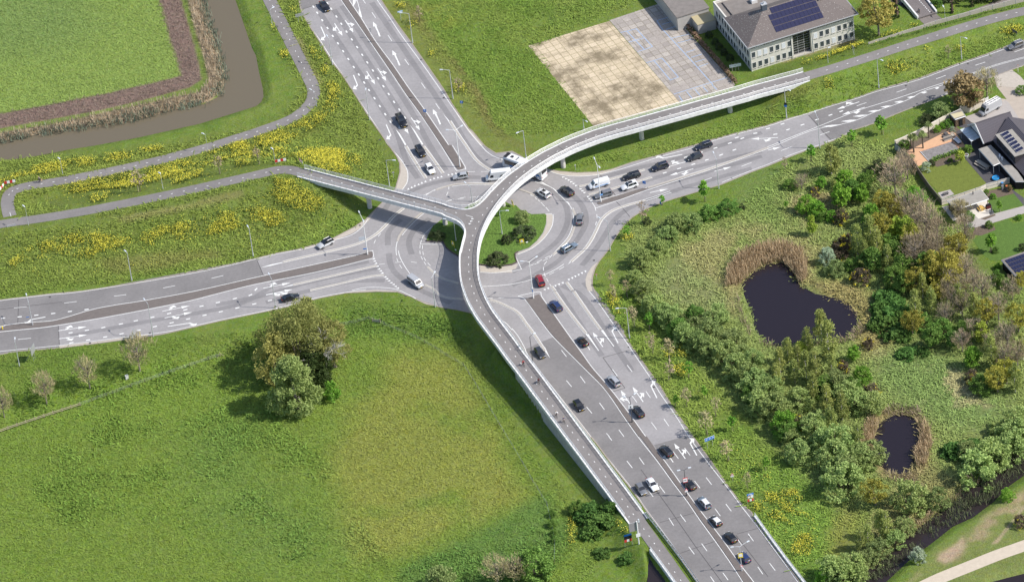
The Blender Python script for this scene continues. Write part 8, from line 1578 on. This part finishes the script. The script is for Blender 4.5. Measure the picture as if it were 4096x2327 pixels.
blades('stubble', ["00 1590,-200 1605,0 1640,130 1700,380 1760,560 1820,760 1500,840 1100,930 600,1030 0,1140 -200,1180 -200,1310 0,1280 500,1195 1000,1105 1500,985 1900,875 2015,800 1985,620 1895,280 1810,0 1780,-200"], 5, .5, .07, STRAW, 'brown dry stubble strip beside the crop field', 'stubble', None, None, 4, 1.0); blades('stubble', ["00 1590,-200 1605,0 1640,130 1700,380 1760,560 1820,760 1500,840 1100,930 600,1030 0,1140 -200,1180 -200,1310 0,1280 500,1195 1000,1105 1500,985 1900,875 2015,800 1985,620 1895,280 1810,0 1780,-200"], 2.4, .5, .07, STRAWP, 'paler dead stalks in the stubble strip by the crop field', 'stubble', None, None, 5, 1.3)
blades('reed_bed', ["d 1818,720 1822,680 1850,640 1900,618 1960,612 2005,630 2022,660 2018,700 2000,712 1985,680 1955,657 1915,665 1878,686 1850,715"], 22, 2.3, .09, REEDP, 'tall straw-coloured reeds round the north shore of the big pond', 'reeds', -.8, None, 6, .22); blades('reed_bed', ["d 2100,745 2150,790 2165,830 2140,855 2080,865 2000,875 1920,872 1895,855 1912,860 1960,868 2040,858 2100,852 2142,832 2150,800", "d 1850,745 1862,790 1885,840 1878,845 1850,790 1838,750"], 7, 1.3, .09, mat('faded_reed', (.34, .27, .19), .9, noise=.25, nscale=2, trans=.15), 'thin faded reeds on the south and east shores of the big pond', 'reeds', -.8, None, 7, .4)
blades('reed_bed', ["d 2155,1110 2165,1065 2190,1040 2200,1062 2188,1095 2190,1130 2200,1162 2180,1150 2160,1140", "d 2290,1045 2320,1055 2335,1110 2318,1165 2295,1170 2288,1140 2303,1110 2303,1075"], 16, 1.9, .09, REEDP, 'straw-coloured reeds on both sides of the small pond', 'reeds', -.8, None, 8, .25); blades('reed_bed', ["d 2195,1035 2240,1015 2300,1022 2310,1040 2270,1038 2225,1041", "d 2200,1165 2225,1185 2290,1190 2330,1250 2310,1290 2290,1230 2230,1200"], 9, 1.2, .09, MATS['faded_reed'], 'faded low reeds at the head and foot of the small pond', 'reeds', -.8, None, 9, .4)
blades('reed_bed', ["33 1330,1020 1420,900 1560,830 1640,760 1800,650 1950,560 2100,460 2130,490 1950,600 1800,700 1660,800 1560,890 1400,1010 1340,1060"], 12, 1.6, .09, REEDP, 'dry straw reeds on the north bank of the ditch', 'reeds', -.9, None, 10, .3); blades('water_reeds', ["33 2562,110 2300,330 1900,610 1650,800 1350,1045 1100,1250 850,1456 1150,1456 1240,1390 1400,1240 1540,1130 1700,1010 1850,890 2050,800 2250,650 2420,480 2562,380"], 10, 1.1, .10, mat('ditch_reed', (.150, .175, .085), .85, noise=.3, nscale=2, trans=.2), 'dark green reeds growing through the ditch water', 'reeds', -.9, .42, 11, .3, 4.0)
YEL = mat('rape_flower', (.84, .77, .10), .8, noise=.14, nscale=3, trans=.15); RAPEG = mat('rape_leaf', (.095, .150, .035), .8, noise=.25, nscale=2, trans=.2)
FLW = ["01 -20,380 150,300 300,230 500,185 700,155 1000,105 1300,75 1400,90 1300,145 900,205 600,262 300,305 100,350 0,405", "01 1400,40 1640,5 1620,60 1450,75", "01 600,430 900,335 1200,285 1500,235 1800,175 2100,75 2300,15 2562,-60 2562,95 2300,135 2000,225 1700,335 1300,425 1000,445 700,485", "01 915,495 1100,465 1055,560 930,575", "01 1720,340 2050,245 2000,325 1740,395", "01 2350,170 2562,90 2562,185 2380,222",
 "10 560,470 650,600 700,680 750,780 840,900 860,960 790,1100 710,1250 500,1330 300,1410 0,1470 -300,1500 -300,1450 0,1375 200,1335 450,1225 650,1125 715,1030 735,900 715,800 635,690 600,620 540,500", "11 -60,0 250,-60 400,10 600,50 760,25 900,75 1070,160 1010,265 800,295 650,245 500,175 400,135 200,145 0,110", "11 460,85 800,45 1050,120 950,285 760,215", "11 180,325 400,365 600,500 710,600 560,690 300,595 100,525 30,560 200,440", "11 0,590 250,690 310,780 150,830 30,740",
 "01 80,1180 300,1035 600,915 900,875 1050,895 1200,945 1500,875 1700,795 2000,775 2100,670 2300,685 2562,635 2562,790 2300,860 2000,935 1850,955 1700,880 1500,965 1550,1015 1400,965 1200,1025 1000,1070 900,1140 700,1110 500,1070 350,1170 250,1160 120,1225", "30 1170,635 1400,585 1600,595 1570,645 1380,705 1250,760 1180,725", "30 2230,315 2500,255 2562,295 2400,405 2260,375", "30 1560,495 1625,495 1600,545", "30 1885,475 1965,475 1940,545", "30 555,805 645,795 645,905 575,875", "30 800,475 1000,395 1250,325 1480,250 1505,272 1250,355 980,435 820,505", "30 340,638 520,585 560,555 800,485 760,525 560,595 500,615 350,655", "33 0,760 100,755 280,920 150,845 0,815", "33 -30,570 300,535 330,660 230,725 460,820 420,805 200,765 100,700 -20,650", "33 330,985 455,995 465,1130 380,1195 245,1200 255,1100", "23 2410,675 2500,675 2562,750 2562,805 2440,745", "23 2440,365 2562,395 2530,520 2440,445", "23 578,760 635,755 628,900 605,1110 582,1060", "23 1055,855 1165,855 1185,985 1085,965", "23 335,585 425,595 405,675", "22 1530,640 1700,670 1755,820 1700,880 1610,780", "22 950,10 1065,50 1085,245 995,235", "21 1080,905 1215,895 1205,945 1090,965", "10 1395,40 1480,45 1470,90 1400,85", "10 1490,230 1560,215 1600,240 1560,300 1500,290", "10 1735,525 1790,520 1780,580 1740,570", "10 1970,870 2080,860 2100,960 1990,950", "10 150,255 200,260 190,320", "10 230,510 320,520 330,610 250,590", "10 330,90 400,90 390,150", "22 1480,560 1700,560 1760,660 1600,720"]
def flowers(polys, dens, thr, seed, sc, zz, name, lab):
    r = np.random.RandomState(seed); q = scatter(r, polys, dens, thr, seed, sc); n = len(q); C = np.stack([q[:, 0], q[:, 1], hzv(q[:, 0], q[:, 1])+r.uniform(zz[0], zz[1], n)], 1); U, V = leaves(r, C, .125, .55); o = quads(C, 0, U, V, name, YEL); tag(o, lab, 'flowers', None, 'stuff')
flowers(FLW, 44, .42, 12, 3.6, (.35, .95), 'yellow_flowers', 'drifts of yellow rape flowers on the verges'); flowers(["d -20,620 150,600 500,530 700,460 860,440 900,520 600,640 100,700", "d 60,500 400,420 700,330 900,360 860,420 600,440 300,500", "d 1780,1080 1980,1210 2060,1330 2040,1420 1960,1380 1840,1200", "d 1780,1080 1980,1210 2060,1330 2040,1420 1960,1380 1840,1200", "10 1700,60 1950,40 2060,200 1850,230", "30 0,600 800,500 1500,250 1480,290 900,490 100,660"], 1.3, .45, 13, 1.5, (.2, .6), 'scattered_flowers', 'thinly scattered yellow flowers in the verge grass')
blades('rape_stems', FLW, 9, .75, .16, RAPEG, 'green stems and leaves under the yellow flowers', 'plants', None, .38, 12, .5, 3.6)
def covermat():
    M = bpy.data.materials.new('tussock_grass'); M.use_nodes = True; t = M.node_tree; b = t.nodes['Principled BSDF']; b.inputs['Roughness'].default_value = .9; b.inputs['Specular IOR Level'].default_value = .1; a = t.nodes.new('ShaderNodeAttribute'); a.attribute_name = 'cover'; t.links.new(a.outputs['Color'], b.inputs['Base Color']); return M
def tussocks(polys, dens, h, wd, seed, name, lab, thr=None, sc=4.0, vary=.3, tint=(1, 1, 1), tilt=.9):
    o = blades(name, polys, dens, h, wd, covermat() if 'tussock_grass' not in bpy.data.materials else bpy.data.materials['tussock_grass'], lab, 'grass', None, thr, seed, tilt, sc); me = o.data; n = len(me.polygons); co = np.empty(len(me.vertices)*3, np.float32); me.vertices.foreach_get('co', co); c0 = co.reshape(-1, 4, 3)[:, 0]
    i = np.clip(np.searchsorted(GX, c0[:, 0]), 0, len(GX)-1); j = np.clip(np.searchsorted(GY, c0[:, 1]), 0, len(GY)-1); r = np.random.RandomState(seed+1); c = CV[j, i]*r.uniform(1-vary, 1+vary, (n, 1))*np.array(tint); c = np.repeat(np.concatenate([c, np.ones((n, 1))], 1), 4, 0); at = me.color_attributes.new('cover', 'FLOAT_COLOR', 'POINT'); at.data.foreach_set('color', c.reshape(-1).astype(np.float32)); return o
tussocks(["d -60,880 300,860 640,830 720,760 900,745 1080,775 1180,850 1300,1080 1500,1330 1480,1520 -60,1520"], 9, .22, .17, 21, 'meadow_grass', 'uneven tufts of grass over the lower meadow', None, 5.0, .13, (1.2, 1.2, 1.2), 2.2); tussocks(["d -60,600 300,550 740,460 800,470 900,560 700,650 0,745 -60,745", "d -60,410 300,390 700,310 760,230 660,0 770,0 960,400 1000,450 900,480 750,420 640,405 200,450 60,500 200,530 640,440 740,440 300,540 60,540 0,480", "d 1500,740 1575,700 1700,870 1850,1020 1995,1175 2110,1320 2090,1440 2010,1450 1880,1290 1700,1040 1560,830"], 9, .34, .18, 22, 'verge_grass', 'long tufty grass of the road verges', .30, 3.0, .2, (1.52, 1.52, 1.42), 2.0)
tussocks(["d 1560,560 1700,545 1850,520 1950,430 2100,340 2250,370 2300,480 2420,590 2450,680 2600,760 2600,1110 2460,1215 2200,1440 2130,1330 1995,1165 1850,1010 1700,860 1580,700"], 12, .34, .18, 23, 'rough_grass', 'rough tussocky grass of the wild plot', .33, 3.0, .26, (1.5, 1.56, 1.46), 1.9); tussocks(["d 1000,0 1600,0 1330,120 1470,300 1420,330 1250,340 1130,200", "d 1400,420 1700,340 2080,200 2563,60 2563,120 2050,280 1700,380"], 8, .28, .18, 24, 'meadow_grass', 'tufts of grass over the northern meadow and embankment', .30, 4.0, .16, (1.36, 1.36, 1.32), 2.2); tussocks(["d -20,-20 400,-20 450,190 200,250 -20,290"], 9, .2, .17, 25, 'crop_rows', 'dense young crop covering the upper left field', None, 4, .10, (1.14, 1.14, 1.14), 2.2)
tussocks(["d 60,900 420,870 640,850 700,1060 820,1160 980,1420 700,1400 560,1330 400,1350 100,1300", "d 1000,1430 1200,1345 1400,1240 1460,1340 1330,1480 1000,1500", "d 880,760 1100,790 1150,830 1000,850 850,840"], 9, .42, .2, 31, 'coarse_grass', 'darker coarse grass clumps spread through the lower meadow', .53, 9.0, .25, (1.15, 1.26, 1.28), 1.3)
